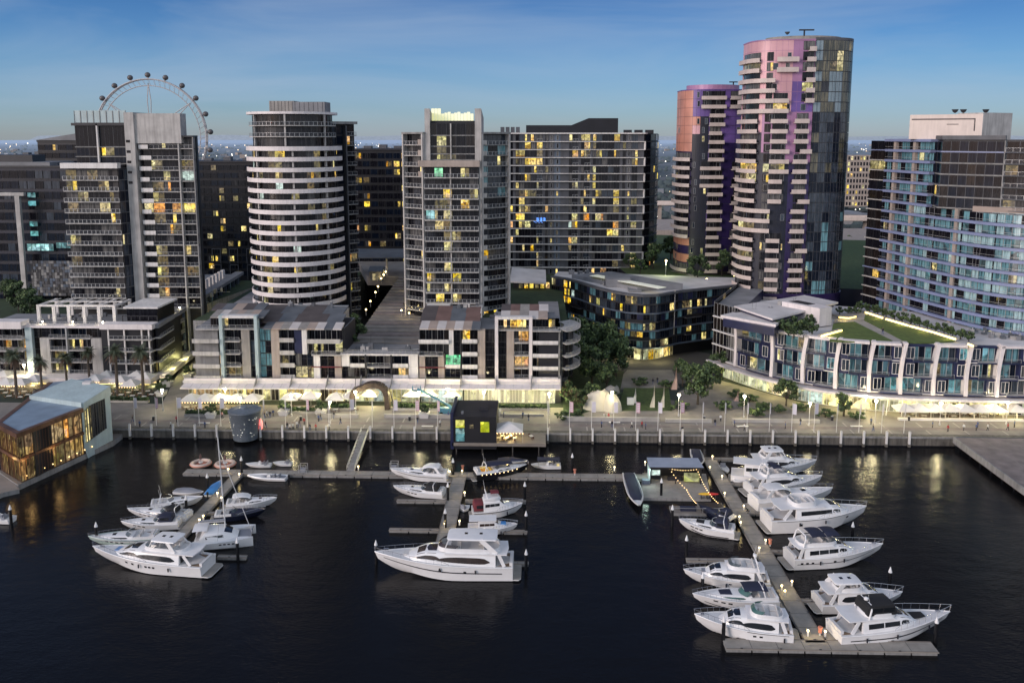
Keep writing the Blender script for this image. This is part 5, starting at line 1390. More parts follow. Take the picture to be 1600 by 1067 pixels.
def row_link():
	r = random.Random(103); P = straight(533, 654, FY, py=560)
	B = Bld('apartment_building', 'low white two-storey link building below the wide garden stair', 'apartment building', (P.at(P.L/2).x, FY, GZ))
	z = lambda y: ZY(y, FY, 600); zs = [z(589.5), z(572), z(553)]
	core(B, P, -1.6, GZ, zs[-1]-.2, 'charcoal', 10)
	bays(B, P, [(534, 546, 'wall', {'m': 'white_paint', 'd': .5, 'f': (1, 2)}), (534, 552, 'glz', {'f': (0, 1), 'lit': {0: None}}), (547, 570, 'par', {'f': (1, 2), 'd': .8, 'h': .9}), (552, 570, 'glz', {'f': (0, 1)}), (570.5, 573, 'pier', {'m': 'charcoal', 'd': 1}),
		(573.5, 610, 'bal', {'d': .9, 'lit': {0: None}}), (610.5, 613, 'pier', {'m': 'charcoal', 'd': 1}), (613.5, 638, 'par', {'d': .8, 'h': .9, 'lit': {0: 'lit_yellow'}}), (638.5, 653, 'wall', {'m': 'white_paint', 'd': .5})], zs, r, .06)
	ribbon(B.part('parapet'), P, 0, P.L, -2, .9, zs[-1]-.25, zs[-1]+.2, 'white_paint')
	B.balcony(P, .2, P.L-.2, zs[-1]+.24, -1, .7, slab=.03, post=1.6)
	S = straight(538, 655, FY-.3, py=560)
	shopfront(B, S, .3, S.L, GZ+.05, zs[0]-1.5, r, [('lit_shop_pale', 3), ('lit_shop', 2), ('glass_room', 1), ('lit_cool', 1)])
	ribbon(B.part('retail_roof'), S, 0, S.L, 0, 2.2, zs[0]-1., zs[0]-.3, 'roof_pale')
	awning_run(B, [512, 564, 612, 665], FY-2.4, FY-5.2, 591.5, 600, 608.5)
	for px, e in ((545, 260), (582, 900), (615, 300), (645, 450)):
		c = XY(px, FY-3, 600); lamp_light(B.root, (c[0], FY-4.4, 6.0), e, (1, .9, .45))
	roof_clutter(B, P.at(2).x, P.at(P.L).x-2, FY+1.5, FY+7, zs[-1]+.1, 8, 4)
	return B.finish()
row_link()
def row_right():
	r = random.Random(104); P = straight(654, 876, FY, py=540)
	B = Bld('apartment_building', 'low apartment building with white portal frame and terracotta roof patches, right of the stair', 'apartment building', (P.at(P.L/2).x, FY, GZ))
	z = lambda y: ZY(y, FY, 770); zs = [z(590.5), z(574), z(554.5), z(534.5), z(514.5)]; ztop = z(493.5)
	core(B, P, -1.6, GZ, zs[-1]-.3, 'charcoal', 14)
	bays(B, P, [(655, 702, 'par', {'f': (3, 4), 'd': 1.5, 'h': .9, 'n': 5}), (655, 692, 'bal', {'f': (2, 3), 'd': 1.1}), (702, 709, 'pier', {'f': (2, 4), 'm': 'white_paint', 'd': .8}), (710, 719, 'glz', {'f': (2, 4)}),
		(655, 664, 'pier', {'f': (0, 2), 'm': 'beige_wall', 'd': .4}), (664.5, 684, 'glz', {'f': (0, 2)}), (684.5, 694, 'pier', {'f': (0, 2), 'm': 'beige_wall', 'd': .4}), (695, 719, 'par', {'f': (1, 2), 'd': .6, 'h': .8, 'lit': {1: 'lit_green'}}), (695, 719, 'glz', {'f': (0, 1)}),
		(719.5, 721, 'pier', {'m': 'charcoal', 'd': .9}), (722, 746, 'par', {'d': .8, 'h': .9, 'lit': {1: None}}), (746.5, 758, 'wall', {'m': 'beige_wall', 'd': .3}), (758.5, 773, 'glz', {'lit': {2: None}}),
		(779, 791, 'glz'), (791.5, 803, 'wall', {'m': 'beige_wall', 'd': .3}), (803.5, 826, 'bal', {'d': .4, 'lit': {3: 'lit_orange', 1: 'lit_orange'}}),
		(832, 872, 'par', {'d': 1.7, 'h': .8, 'n': 6, 'lit': {}}), (872.5, 875, 'pier', {'m': 'grey_concrete', 'd': .4})], zs, r, .10)
	ribbon(B.part('red_beam'), P, s_of(P, 640), s_of(P, 697), .55, .75, zs[1]-.1, zs[1]+.15, 'canvas_maroon')
	T = straight(776, 868, FY+1.0, py=500)
	core(B, T, -1.2, zs[-1]-.3, ztop-1.0, 'charcoal', 8)
	for i, (a, b) in enumerate(split(.1, T.L-.1, 9)): B.win(T, a, b, zs[-1]+.1, ztop-1.2, 'lit_yellow' if 1 <= i <= 4 else wstate(r, .1, FD, FL), -1.0, mull=2)
	B.balcony(P, s_of(P, 779), s_of(P, 826), zs[-1], -1.4, .8, mat='pale_concrete'); B.balcony(P, s_of(P, 832), P.L, zs[-1], -1.4, 1.6, mat='pale_concrete')
	for px in (773.5, 826.5): ribbon(B.part('portal_frame'), P, s_of(P, px), s_of(P, px+5), -.8, 1.3, zs[0]-1.8, ztop, 'white_band')
	ribbon(B.part('portal_frame'), P, s_of(P, 778.5)+.02, s_of(P, 826.5)-.02, -.8, 1.3, ztop-.7, ztop, 'white_paint')
	tiled_roof(B, (782, 856), FY-.4, ztop-.4, FY+5, ztop+.4, ['tile_white', 'tan_tile', 'warm_grey_panel', 'tile_white', 'tan_tile']); tiled_roof(B, (783, 857), FY+5.01, ztop+.4, FY+10, ztop+1.2, ['dark_tile', 'terracotta_tile', 'warm_grey_panel', 'terracotta_tile', 'tile_white'])
	tiled_roof(B, (655, 750), FY-1.0, zs[-1]+.3, FY+4, zs[-1]+1.3, ['tile_white', 'tan_tile', 'tile_white', 'tan_tile', 'tile_white', 'tan_tile', 'slate_roof']); tiled_roof(B, (656, 750), FY+4.01, zs[-1]+1.3, FY+9, zs[-1]+2.4, ['dark_tile', 'terracotta_tile', 'slate_roof', 'terracotta_tile'])
	tiled_roof(B, (660, 750), FY+9, zs[-1]+2.4, FY+15, zs[-1]+3.2, ['dark_tile', 'terracotta_tile', 'slate_roof', 'terracotta_tile'])
	# rounded end balconies facing the trees
	Q = Path(arc((P.at(P.L).x-.5, FY+6), 4.6, 6.6, -75, 60, 12))
	for k in range(1, 5):
		B.balcony(Q, 0, Q.L, zs[k], -3, 1.4, mat='pale_concrete', post=1.5)
		for a, b in split(.1, Q.L-.1, 6): B.win(Q, a, b, zs[k-1]+.1, zs[k]-.3, wstate(r, .05, FD, FL), -.6)
	core(B, Path([(P.at(P.L).x, FY), (P.at(P.L).x, FY+40)]), .2, GZ, zs[-1]-.3, 'charcoal', 6)
	S = straight(655, 868, FY-.3, py=560)
	shopfront(B, S, .3, S.L*.32, GZ+.05, zs[0]-1.5, r, 'lit_cool'); shopfront(B, S, S.L*.33, S.L, GZ+.05, zs[0]-1.5, r, [('lit_shop_pale', 3), ('glass_curtain', 2)], 30, 'white_paint')
	ribbon(B.part('retail_roof'), S, 0, S.L+1.5, 0, 2.2, zs[0]-1., zs[0]-.3, 'roof_pale')
	awning_run(B, [665, 720, 775, 830, 876], FY-2.4, FY-5.2, 592, 601, 609)
	for px, e in ((670, 420), (700, 420), (735, 420), (765, 420), (800, 420), (835, 420), (868, 620)):
		c = XY(px, FY-3, 600); lamp_light(B.root, (c[0], FY-4.4, 5.6), e, (1, .93, .42))
	roof_clutter(B, P.at(P.L*.44).x, P.at(P.L).x-1.5, FY+10.5, FY+15, zs[-1]+1, 9, 5); roof_clutter(B, P.at(1).x, P.at(P.L*.4).x, FY+13.4, FY+14.8, zs[-1]+3.1, 5, 6)
	return B.finish()
row_right()

# ---- garden stair and upper plaza between the towers
m = MB(); a = XY(548, FY+10, 540)[0]; b = XY(652, FY+10, 540)[0]; z0 = ZY(553, FY, 600)
for k in range(22):
	y = FY+9+k*3.0; zz = z0-.3+k*.40
	m.box(a+.15*k, b-.12*k, y, y+3.0, zz-3, zz, 'paving' if k % 3 else 'wharf_paving')
yb = FY+9+66; zu = z0-.3+21*.40
m.prism([(a-8, yb), (b+12, yb), (b+30, yb+75), (a-30, yb+75)], zu-3, zu, 'paving')
m.kind = None
o = solo(m, 'garden_stair', 'wide terraced stair climbing between the oval tower and the lit-crown tower', 'stair', ((a+b)/2, FY+9, GZ))
for k, (px, py) in enumerate(((588, 511), (592, 505), (597, 496), (601, 491), (604, 487), (580, 520), (573, 527), (628, 528), (640, 530), (634, 503))):
	Yk = FY+9+ (553-py)/1.0; Yk = min(max(FY+10, Yk), yb); kk = int((Yk-FY-9)/3.0); zz = z0-.3+max(0, min(21, kk))*.40
	q = WY(px, py, Yk); g = MB(); g.tube([(q.x, Yk, zz), (q.x, Yk, zz+1.6)], .07, 'rail_metal'); g.ball((q.x, Yk, zz+1.8), .24, 'lamp_warm', 8)
	t = solo(g, 'path_light', '%s small glowing path light along the garden stair, counted from the bottom' % ORD[k], 'path light', (q.x, Yk, zz), 'path lights on the garden stair')
	lamp_light(t, (q.x, Yk-.3, zz+2.1), 45, (1, .75, .3), .2, 'path_bulb')
m = MB(); c = WY(607, 437, 300)
m.add([(c.x-9, 292, zu+7.0), (c.x+8, 292, zu+7.0), (c.x+11, 306, zu+8.2), (c.x-12, 306, zu+8.2), (c.x-9, 292, zu+6.6), (c.x+8, 292, zu+6.6), (c.x+11, 306, zu+7.8), (c.x-12, 306, zu+7.8)], [(0,1,2,3), (7,6,5,4), (4,5,1,0), (5,6,2,1), (6,7,3,2), (7,4,0,3)], 'slate_roof')
m.tube([(c.x, 297, zu), (c.x, 297, zu+7)], .4, 'pale_concrete', 10)
solo(m, 'plaza_canopy', 'grey winged canopy on one column at the top of the garden stair', 'canopy', (c.x, 297, zu))
for px0, px1, py, lab in ((578, 596, 454, 'small pale kiosk with a pitched roof on the upper plaza'),):
	p = WY(px0, py, 285); q = WY(px1, py, 285); m = MB(); m.box(p.x, q.x, 285, 291, zu, zu+3.2, 'grey_concrete'); m.box(p.x+1, p.x+2, 284.95, 285, zu+.2, zu+2.4, 'lit_pale')
	m.add([(p.x-.4, 284.5, zu+3.2), (q.x+.4, 284.5, zu+3.2), (q.x+.4, 288, zu+4.6), (p.x-.4, 288, zu+4.6), (p.x-.4, 291.4, zu+3.2), (q.x+.4, 291.4, zu+3.2)], [(0,1,2,3), (3,2,5,4), (0,3,4), (1,5,2)], 'slate_roof')
	solo(m, 'kiosk', lab, 'kiosk', ((p.x+q.x)/2, 288, zu))

# ---- podium decks behind the front row (planted roof gardens between the towers)
m = MB()
a = XY(300, 236, 470); b = XY(545, 236, 470); m.prism([(a[0], 236), (b[0]-14, 236), (b[0]-14, 330), (a[0], 330)], GZ, 20, 'grey_concrete', 'lawn_dark')
solo(m, 'podium_deck', 'dark planted podium deck around the foot of the oval tower', 'podium', ((a[0]+b[0])/2-7, 236, GZ))
m = MB(); a = XY(642, 238, 470); b = XY(800, 238, 470); m.prism([(a[0]+4, 238), (b[0]+16, 238), (b[0]+16, 328), (a[0]+4, 328)], GZ, 19, 'grey_concrete', 'lawn_dark')
solo(m, 'podium_deck', 'dark planted podium deck around the foot of the lit-crown tower', 'podium', ((a[0]+b[0])/2, 238, GZ))
m = MB(); m.prism([(-185, 250), (-118, 250), (-105, 330), (-240, 330)], GZ, 15.5, 'grey_concrete', 'lawn_dark')
solo(m, 'podium_deck', 'dark planted podium deck behind the palms building at left', 'podium', (-140, 250, GZ))
m = MB(); m.prism([(34, 306), (70, 292), (118, 282), (150, 292), (165, 420), (20, 450)], GZ, 21.5, 'ink_panel', 'lawn')
a = W(1022, 470, GZ)
solo(m, 'podium_deck', 'grassed podium garden at the foot of the twin towers', 'podium', (90, 360, GZ))
p0, p1 = W(1050, 423, 21.5), W(1088, 432, 21.5)
m = MB(); m.bar((p0.x, p0.y, 21.53), (p1.x, p1.y, 21.53), 1.6, .06, 'paving_pale'); solo(m, 'garden_path', 'short pale path crossing the podium garden lawn', 'path', (p0.x, p0.y, 20.5))
# timber-roofed pavilion between tower F and the curved block
m = MB(); a, b = WY(798, 445, 300), WY(853, 445, 300); zt = ZY(432, 300, 825)
m.add([(a.x, 292, zt-.4), (b.x, 292, zt-.9), (b.x, 312, zt+.6), (a.x, 312, zt+1.4), (a.x, 292, zt-.9), (b.x, 292, zt-1.4), (b.x, 312, zt+.1), (a.x, 312, zt+.9)], [(0,1,2,3), (7,6,5,4), (4,5,1,0), (5,6,2,1), (6,7,3,2), (7,4,0,3)], 'roof_pale')
m.box(a.x+1, b.x-.5, 297, 310, GZ, zt-.9, 'charcoal')
for k in range(6): m.box(a.x+3+k*1.9, a.x+4.3+k*1.9, 296.9, 297, zt-5, zt-1.6, 'lit_yellow' if k % 3 else 'lit_dim')
solo(m, 'pavilion', 'lit pavilion under a grey folded roof beside the curved dark block', 'pavilion', ((a.x+b.x)/2, 302, GZ))

# ---- J: dark curved apartment block
def curved_dark():
	r = random.Random(121); zt = 23.2
	top = [(862, 433), (885, 437), (905, 442), (930, 450), (955, 456.5), (980, 461), (1005, 463), (1028, 462.5), (1048, 459), (1062, 456.5), (1100, 452.5), (1140, 448.5), (1180, 444.5)]
	P = Path([tuple(W(x, y, zt)[:2]) for x, y in top]); c = P.at(P.L*.5)
	B = Bld('apartment_block', 'dark curved mid-rise apartment block with rippling blue glass and yellow windows', 'apartment block', (c.x, c.y, GZ))
	core(B, P, -.4, GZ+4.4, zt-.1, 'ink_panel', 13, top='roof_pale')
	h = (zt-GZ-4.4)/6; n = 46
	litset = {(0, 1): 1, (0, 2): 1, (1, 1): 1, (1, 2): 1, (2, 1): 1, (2, 2): 1}
	for k in range(6):
		z = zt-h*(k+1)
		off = [0, .5, .1, .7, .3, .6][k]
		ribbon(B.part('floor_slab'), P, 0, P.L, -.3, .45+off*.5, z-.18, z+.14, 'steel_blue_panel' if k % 2 else 'charcoal')
		for i, (a, b) in enumerate(split(.05, P.L-.05, n)):
			dk = [('glass_ink', 3), ('glass_black', 2), ('glass_teal', 2.2), ('glass_slate', 5), ('navy_panel', 1.5), ('glass_grey', 1)]
			st = 'lit_yellow' if (k in (0, 1, 2) and i in (3, 4)) else wstate(r, .17 if k < 3 else .22, dk, [('lit_yellow', 4), ('lit_pale', 3), ('lit_dim', 3), ('lit_cool', .5)])
			B.win(P, a, b, z+.16, z+h-.2, st, [0, .12, -.15][(i//3+k) % 3], 'rail_dark', .07, mull=2)
		if k in (2, 4): 
			for s0 in (.12, .45, .68): B.balcony(P, P.L*s0, P.L*(s0+.07), z, .1, 1.3, mat='mid_grey_panel', solid='black_panel', h=1.0)
	ribbon(B.part('parapet'), P, 0, P.L, -1, .6, zt-.12, zt+.5, 'mid_grey_panel')
	pole = P.at(P.L*.63, .5); B.part('corner_pole').tube([(pole.x, pole.y, 10), (pole.x, pole.y, zt+1)], .12, 'pale_concrete')
	# ground floor entrance, lit
	G = Path([tuple(P.at(P.L*t, -2.2)) for t in (.30, .36, .42, .48, .54, .6, .66)])
	shopfront(B, G, 0, G.L, GZ+.05, GZ+4.2, r, [('lit_shop', 3), ('lit_yellow', 2), ('lit_shop_pale', 1), ('glass_black', 1)])
	core(B, Path([tuple(P.at(q, -2.6)) for q in P.s]), 0, GZ, GZ+4.4, 'charcoal', 16)
	for t in (.36, .46, .55):
		q = P.at(P.L*t, 1.5); lamp_light(B.root, (q.x, q.y, GZ+3.4), 420, (1, .86, .38))
	# roof fittings
	U = B.part('roof_skylight'); a, b = W(925, 428, zt+1.5), W(1035, 447, zt+1.5)
	U.add([(a.x-7, a.y, zt+1.2), (b.x-8, b.y-1, zt+1.2), (b.x+7, b.y+3, zt+1.8), (a.x+7, a.y+4, zt+1.8), (a.x-7, a.y, zt-.1), (b.x-8, b.y-1, zt-.1), (b.x+7, b.y+3, zt-.1), (a.x+7, a.y+4, zt-.1)], [(0,1,2,3), (4,5,1,0), (5,6,2,1), (6,7,3,2), (7,4,0,3)], 'roof_grey')
	q0, q1 = W(918, 430, zt+2), W(1035, 450, zt+2); m = B.part('lit_skylight')
	m.bar((q0.x+2, q0.y, zt+2.0), (q1.x, q1.y, zt+2.0), 3.6, .12, 'acid_glow')
	for px, py, w, d, hh in ((965, 446, 4, 3, 2.6), (893, 428, 1, 1, 1.4), (990, 452, 2, 5, .6)):
		roof_clutter(B, W(px, py, zt).x-7, W(px, py, zt).x+7, W(px, py, zt).y-1, W(px, py, zt).y+4, zt+.1, 6, px)
		q = W(px, py, zt); m = B.part('roof_unit'); m.box(q.x-w, q.x+w, q.y-d, q.y+d, zt+.0, zt+hh, 'roof_grey')
	return B.finish()
emm('acid_glow', (.52, .52, .20), .34, False)
curved_dark()
m = MB(); a, b = W(1180, 452, 16), W(1320, 470, 16); m.prism([(a.x, a.y), (b.x+4, b.y-2), (b.x+8, b.y+24), (a.x, a.y+24)], GZ, 17.5, 'deep_violet_panel', 'roof_grey')
for k in range(4): m.box(a.x+4+k*6.5, a.x+6.5+k*6.5, a.y-4, a.y-.5, 10, 14, 'glass_slate')
solo(m, 'podium_block', 'dark violet podium building below the tallest tower', 'podium', ((a.x+b.x)/2, a.y, GZ))

# ---- K: white framed curved waterside block with roof garden
def white_frames():
	r = random.Random(131)
	base = [(1120, 585), (1138, 592), (1160, 600), (1185, 608.5), (1210, 616), (1249, 625.5), (1285, 632), (1320, 637), (1360, 641), (1400, 643.5), (1450, 645.5), (1500, 647), (1560, 648.5), (1680, 650)]
	G = Path([tuple(W(x, y, GZ)[:2]) for x, y in base])
	P = Path([tuple(G.at(q, 1.8)) for q in G.s])       # upper floors oversail the shopfronts
	c = P.at(P.L*.6); Yc = P.at(s_of(P, 1400)).y
	B = Bld('apartment_building', 'curved waterside apartment building with white leaning frames, navy panels and a grass roof', 'apartment building', (c.x, c.y, GZ))
	z0 = ZY(612.5, Yc, 1400); z3 = ZY(537, Yc, 1400); h = (z3-z0)/3
	core(B, P, -1.3, z0-.3, z3-.3, 'navy_panel', 30, top='roof_pale')
	core(B, Path([tuple(G.at(q, -.3)) for q in G.s]), 0, GZ, z0-.3, 'grey_concrete', 26)
	S = lambda px: s_of(P, px)
	fins = [1152, 1209, 1258, 1308, 1360, 1409, 1461, 1512, 1561, 1612, 1664]
	for i, px in enumerate(fins):
		s = S(px); up = i not in (0,); zt = z3+(2.6 if i < 2 else .5)
		# leaning, slightly bowed white blade
		m = B.part('white_frame'); n = 6
		for j in range(n):
			f0, f1 = j/n, (j+1)/n
			lean = lambda f: (.55*math.sin(math.pi*f)-.9*f)*(-1 if i < 2 else 1)*-.8
			a0, a1 = s+lean(f0), s+lean(f1)
			wd = .44
			pts = []
			for a_, f_ in ((a0, f0), (a1, f1)):
				zz = z0-.2+(zt-z0+.2)*f_
				for (qa, d) in ((a_-wd, 1.0), (a_+wd, 1.0), (a_+wd, -1.0), (a_-wd, -1.0)):
					q = P.at(min(max(qa, 0), P.L), d); pts.append((q.x, q.y, zz))
			m.add(pts, [(0,1,5,4), (1,2,6,5), (2,3,7,6), (3,0,4,7)]+([(4,5,6,7)] if j == n-1 else [])+([(3,2,1,0)] if j == 0 else []), 'white_band')
	for i, (pa, pb) in enumerate(zip(fins, fins[1:])):
		s0, s1 = S(pa)+.5, S(pb)-.5
		if i >= 2 and i % 2 == 0 or i in (1, 3): ribbon(B.part('frame_head'), P, s0-.5, s1+.1, -1.0, 1.0, z3-.35, z3+.3, 'white_band')
		for k in range(3):
			z = z0+h*k; L_ = s1-s0
			kind = (i*2+k*3) % 4
			# navy panel at one side with a framed square window, teal glazed balcony at the other
			pw = L_*(.36 if kind % 2 else .30); left = kind < 2
			pa0, pa1 = (s0, s0+pw) if left else (s1-pw, s1)
			ga0, ga1 = (s0+pw, s1) if left else (s0, s1-pw)
			ribbon(B.part('wall_panel'), P, pa0, pa1, -1.2, .25, z+.03, z+h-.03, 'navy_panel')
			B.win(P, pa0+pw*.28, pa0+pw*.28+1.9, z+.55, z+h-.65, wstate(r, .10, [('glass_slate', 3), ('glass_curtain', 1), ('glass_ink', 2)], [('lit_cyan', 2), ('lit_pale', 2), ('lit_dim', 1)]), .28, 'white_paint', .11, mull=2)
			for (a, b) in split(ga0+.05, ga1-.05, 3):
				B.win(P, a, b, z+.1, z+h-.35, wstate(r, .20, [('glass_teal', 4), ('glass_ink', 3), ('glass_slate', 1), ('lit_teal_room', 3)], [('lit_cyan', 3), ('lit_pale', 1.5), ('lit_dim', 2), ('lit_teal_room', 4)]), -.9, 'rail_metal', .08)
			B.balcony(P, ga0, ga1, z, -.95, .75, slab=.3, mat='white_paint' if (kind+k) % 2 else 'navy_panel', rail='rail_metal', post=3)
			ribbon(B.part('floor_slab'), P, s0-.1, s1+.1, -.9, .45, z-.2, z+.025, 'white_paint' if k == 0 or (i+k) % 3 == 0 else 'navy_panel')
		ribbon(B.part('wall_panel'), P, s0, s1, -1.0, .2, z3-.5, z3-.02, 'navy_panel')
	# left rounded end: brown glass between thin white slabs
	s1 = S(1152)-.7
	for k in range(4):
		z = z0+h*k*.98
		ribbon(B.part('floor_slab'), P, 0, s1, -.6, .5, z-.22, z+.08, 'white_paint')
		for a, b in split(.05, s1*.62, 4): B.win(P, a, b, z+.12, z+h-.3, pick(r, [('glass_brown', 3), ('glass_black', 1)]), 0, 'rail_metal', .06)
		for a, b in split(s1*.64, s1-.1, 3): B.win(P, a, b, z+.12, z+h-.3, pick(r, [('glass_room', 2), ('glass_curtain', 2), ('glass_black', 2)]), -.3, 'rail_metal', .08)
	# left-hand side wall running back
	q = P.at(0); Q = Path([(q.x+16, q.y+36), (q.x, q.y)])
	core(B, Q, -.3, GZ, z3+2.6, 'navy_panel', 8)
	for k in range(4):
		for a, b in split(.2, Q.L-.1, 10): B.win(Q, a, b, z0+h*k+.1, z0+h*(k+1)-.25, wstate(r, .06, [('glass_brown', 3), ('glass_black', 2)], FL), 0, 'rail_metal', .06)
	# low white roofs and the roof box on the left
	zp = z3+2.1
	W2 = lambda px, py, zz=zp: tuple(W(px, py, zz)[:2])
	m = B.part('penthouse_roof'); m.prism([W2(1126, 495), W2(1172, 503), W2(1212, 510), W2(1226, 500), W2(1250, 490), W2(1230, 480), W2(1160, 487)], zp-.2, zp+.5, 'white_band', 'roof_pale')
	m = B.part('penthouse_wall'); m.prism([W2(1130, 496.5), W2(1172, 504.5), W2(1210, 511.5), W2(1222, 502), W2(1246, 492), W2(1230, 484), W2(1165, 490)], z3-.3, zp-.2, 'navy_panel')
	Z5 = zp+1.7; m = B.part('penthouse_roof'); W5 = lambda px, py: tuple(W(px, py, Z5)[:2])
	m.prism([W5(1147, 478), W5(1207, 498), W5(1310, 472), W5(1257, 461)], Z5-.5, Z5, 'white_band', 'roof_pale')
	m = B.part('penthouse_wall'); m.prism([W5(1153, 478.5), W5(1207, 496.5), W5(1303, 472.5), W5(1255, 463)], zp+.4, Z5-.5, 'navy_panel')
	m = B.part('stair_box'); W6 = lambda px, py: tuple(W(px, py, Z5+1.3)[:2])
	m.prism([W6(1222, 471), W6(1281, 482), W6(1300, 479.5), W6(1245, 468)], z3, Z5+1.3, 'white_band', 'white_band')
	m = B.part('roof_hatch'); m.prism([W6(1232, 470.9), W6(1262, 476.5), W6(1274, 475), W6(1247, 469.5)], Z5+1.3, Z5+1.36, 'charcoal')
	# strip window under the penthouse eave
	q0, q1 = S(1160), S(1208)
	for a, b in split(q0, q1, 5): B.win(P, a, b, z3+.5, z3+2.2, 'lit_shop_pale', .3, 'white_paint', .1)
	# roof garden
	zg = z3+.05; Wg = lambda px, py: tuple(W(px, py, zg)[:2])
	m = B.part('roof_lawn'); m.prism([Wg(1296, 533), Wg(1302, 506), Wg(1335, 503), Wg(1395, 533), Wg(1370, 535)], zg-.2, zg+.12, 'lawn_bright')
	m.prism([Wg(1350, 500), Wg(1352, 492), Wg(1492, 533), Wg(1440, 536), Wg(1415, 535.5)], zg-.2, zg+.12, 'lawn_bright')
	m = B.part('roof_path'); m.prism([Wg(1336, 503), Wg(1350, 501), Wg(1416, 535.5), Wg(1396, 534.5)], zg-.1, zg+.06, 'paving_pale'); m.prism([Wg(1302, 503), Wg(1310, 494), Wg(1345, 484), Wg(1356, 490), Wg(1350, 500), Wg(1336, 503)], zg-.1, zg+.06, 'paving_pale')
	for (x0, y0, x1, y1) in ((1355, 490, 1382, 499), (1387, 500.5, 1422, 511), (1424, 511.5, 1460, 521), (1462, 521.5, 1496, 532.5), (1280, 527, 1312, 518), (1516, 540, 1524, 543)):
		p, q = W(x0, y0, zg), W(x1, y1, zg); m = B.part('light_bench'); m.bar((p.x, p.y, zg+.45), (q.x, q.y, zg+.45), .9, .5, 'paving_pale'); v = (q-p).normalized(); o = Vector((v.y, -v.x, 0))*.62; o = o if o.y < 0 else -o; m.bar((p.x+o.x, p.y+o.y, zg+.42), (q.x+o.x, q.y+o.y, zg+.42), .34, .4, 'strip_yellow')
	arcp = [W(x, y, zg) for x, y in ((1298, 494), (1312, 498), (1325, 499), (1336, 496.5))]
	m = B.part('light_bench')
	for p, q in zip(arcp, arcp[1:]): m.bar((p.x, p.y, zg+.5), (q.x, q.y, zg+.5), .9, .6, 'paving_pale'); m.bar((p.x, p.y-.62, zg+.45), (q.x, q.y-.62, zg+.45), .25, .35, 'strip_yellow')
	for px, py in ((1370, 497), (1405, 507), (1440, 518), (1478, 529), (1296, 524), (1318, 500)):
		p = W(px, py, zg); lamp_light(B.root, (p.x-.5, p.y-1.6, zg+1.2), 75, (1, .78, .22), .4, 'garden_lamp')
	# shops, canopy
	zc = z0-.45
	for i, (a, b) in enumerate(split(.4, G.L-.3, 30)):
		px_ = a/G.L
		st = 'lit_shop_pale' if px_ < .2 else ('lit_shop' if px_ < .5 and i % 4 else pick(r, [('lit_shop_pale', 3), ('lit_shop', 2), ('glass_curtain', 1)]))
		if i in (9, 10): st = 'lit_cool'
		B.win(G, a, b, GZ+.05, zc-1.3, st, 0, 'white_paint', .1, mull=3, name='shopfront', transom=.75)
	ribbon(B.part('retail_canopy'), G, 0, G.L, -.2, 4.2, zc-.8, zc-.25, 'white_band')
	ribbon(B.part('canopy_soffit'), G, .1, G.L, .1, 4.0, zc-.9, zc-.803, 'white_paint')
	for t in (.08, .16, .24, .32, .40, .48, .55, .62, .69, .76, .83):
		q = G.at(G.L*t, 3.0); lamp_light(B.root, (q.x, q.y, zc-1.6), 300, (1, .88, .30))
	# slanted struts carrying the canopy on the straight run
	for k in range(12):
		s = G.L*(.52+.035*k); a, b = G.at(s, 3.6), G.at(s+.9, .5); B.part('strut').tube([(a.x, a.y, GZ), (b.x, b.y, zc-.9)], .13, 'white_paint', 6)
	for px, py, zz, n in ((1185, 488, zp+.5, 6), (1235, 476, Z5, 5), (1520, 520, z3-.2, 9), (1570, 528, z3-.2, 9)): q = W(px, py, zz); roof_clutter(B, q.x-4, q.x+4, q.y-2, q.y+2, zz, n, px)
	B.finish()
	return z3, zg
pm('lawn_bright', (.085, .125, .030), .9, var=.25, scale=.9, bump=.3, bscale=8)
K_Z3, K_ZG = white_frames()

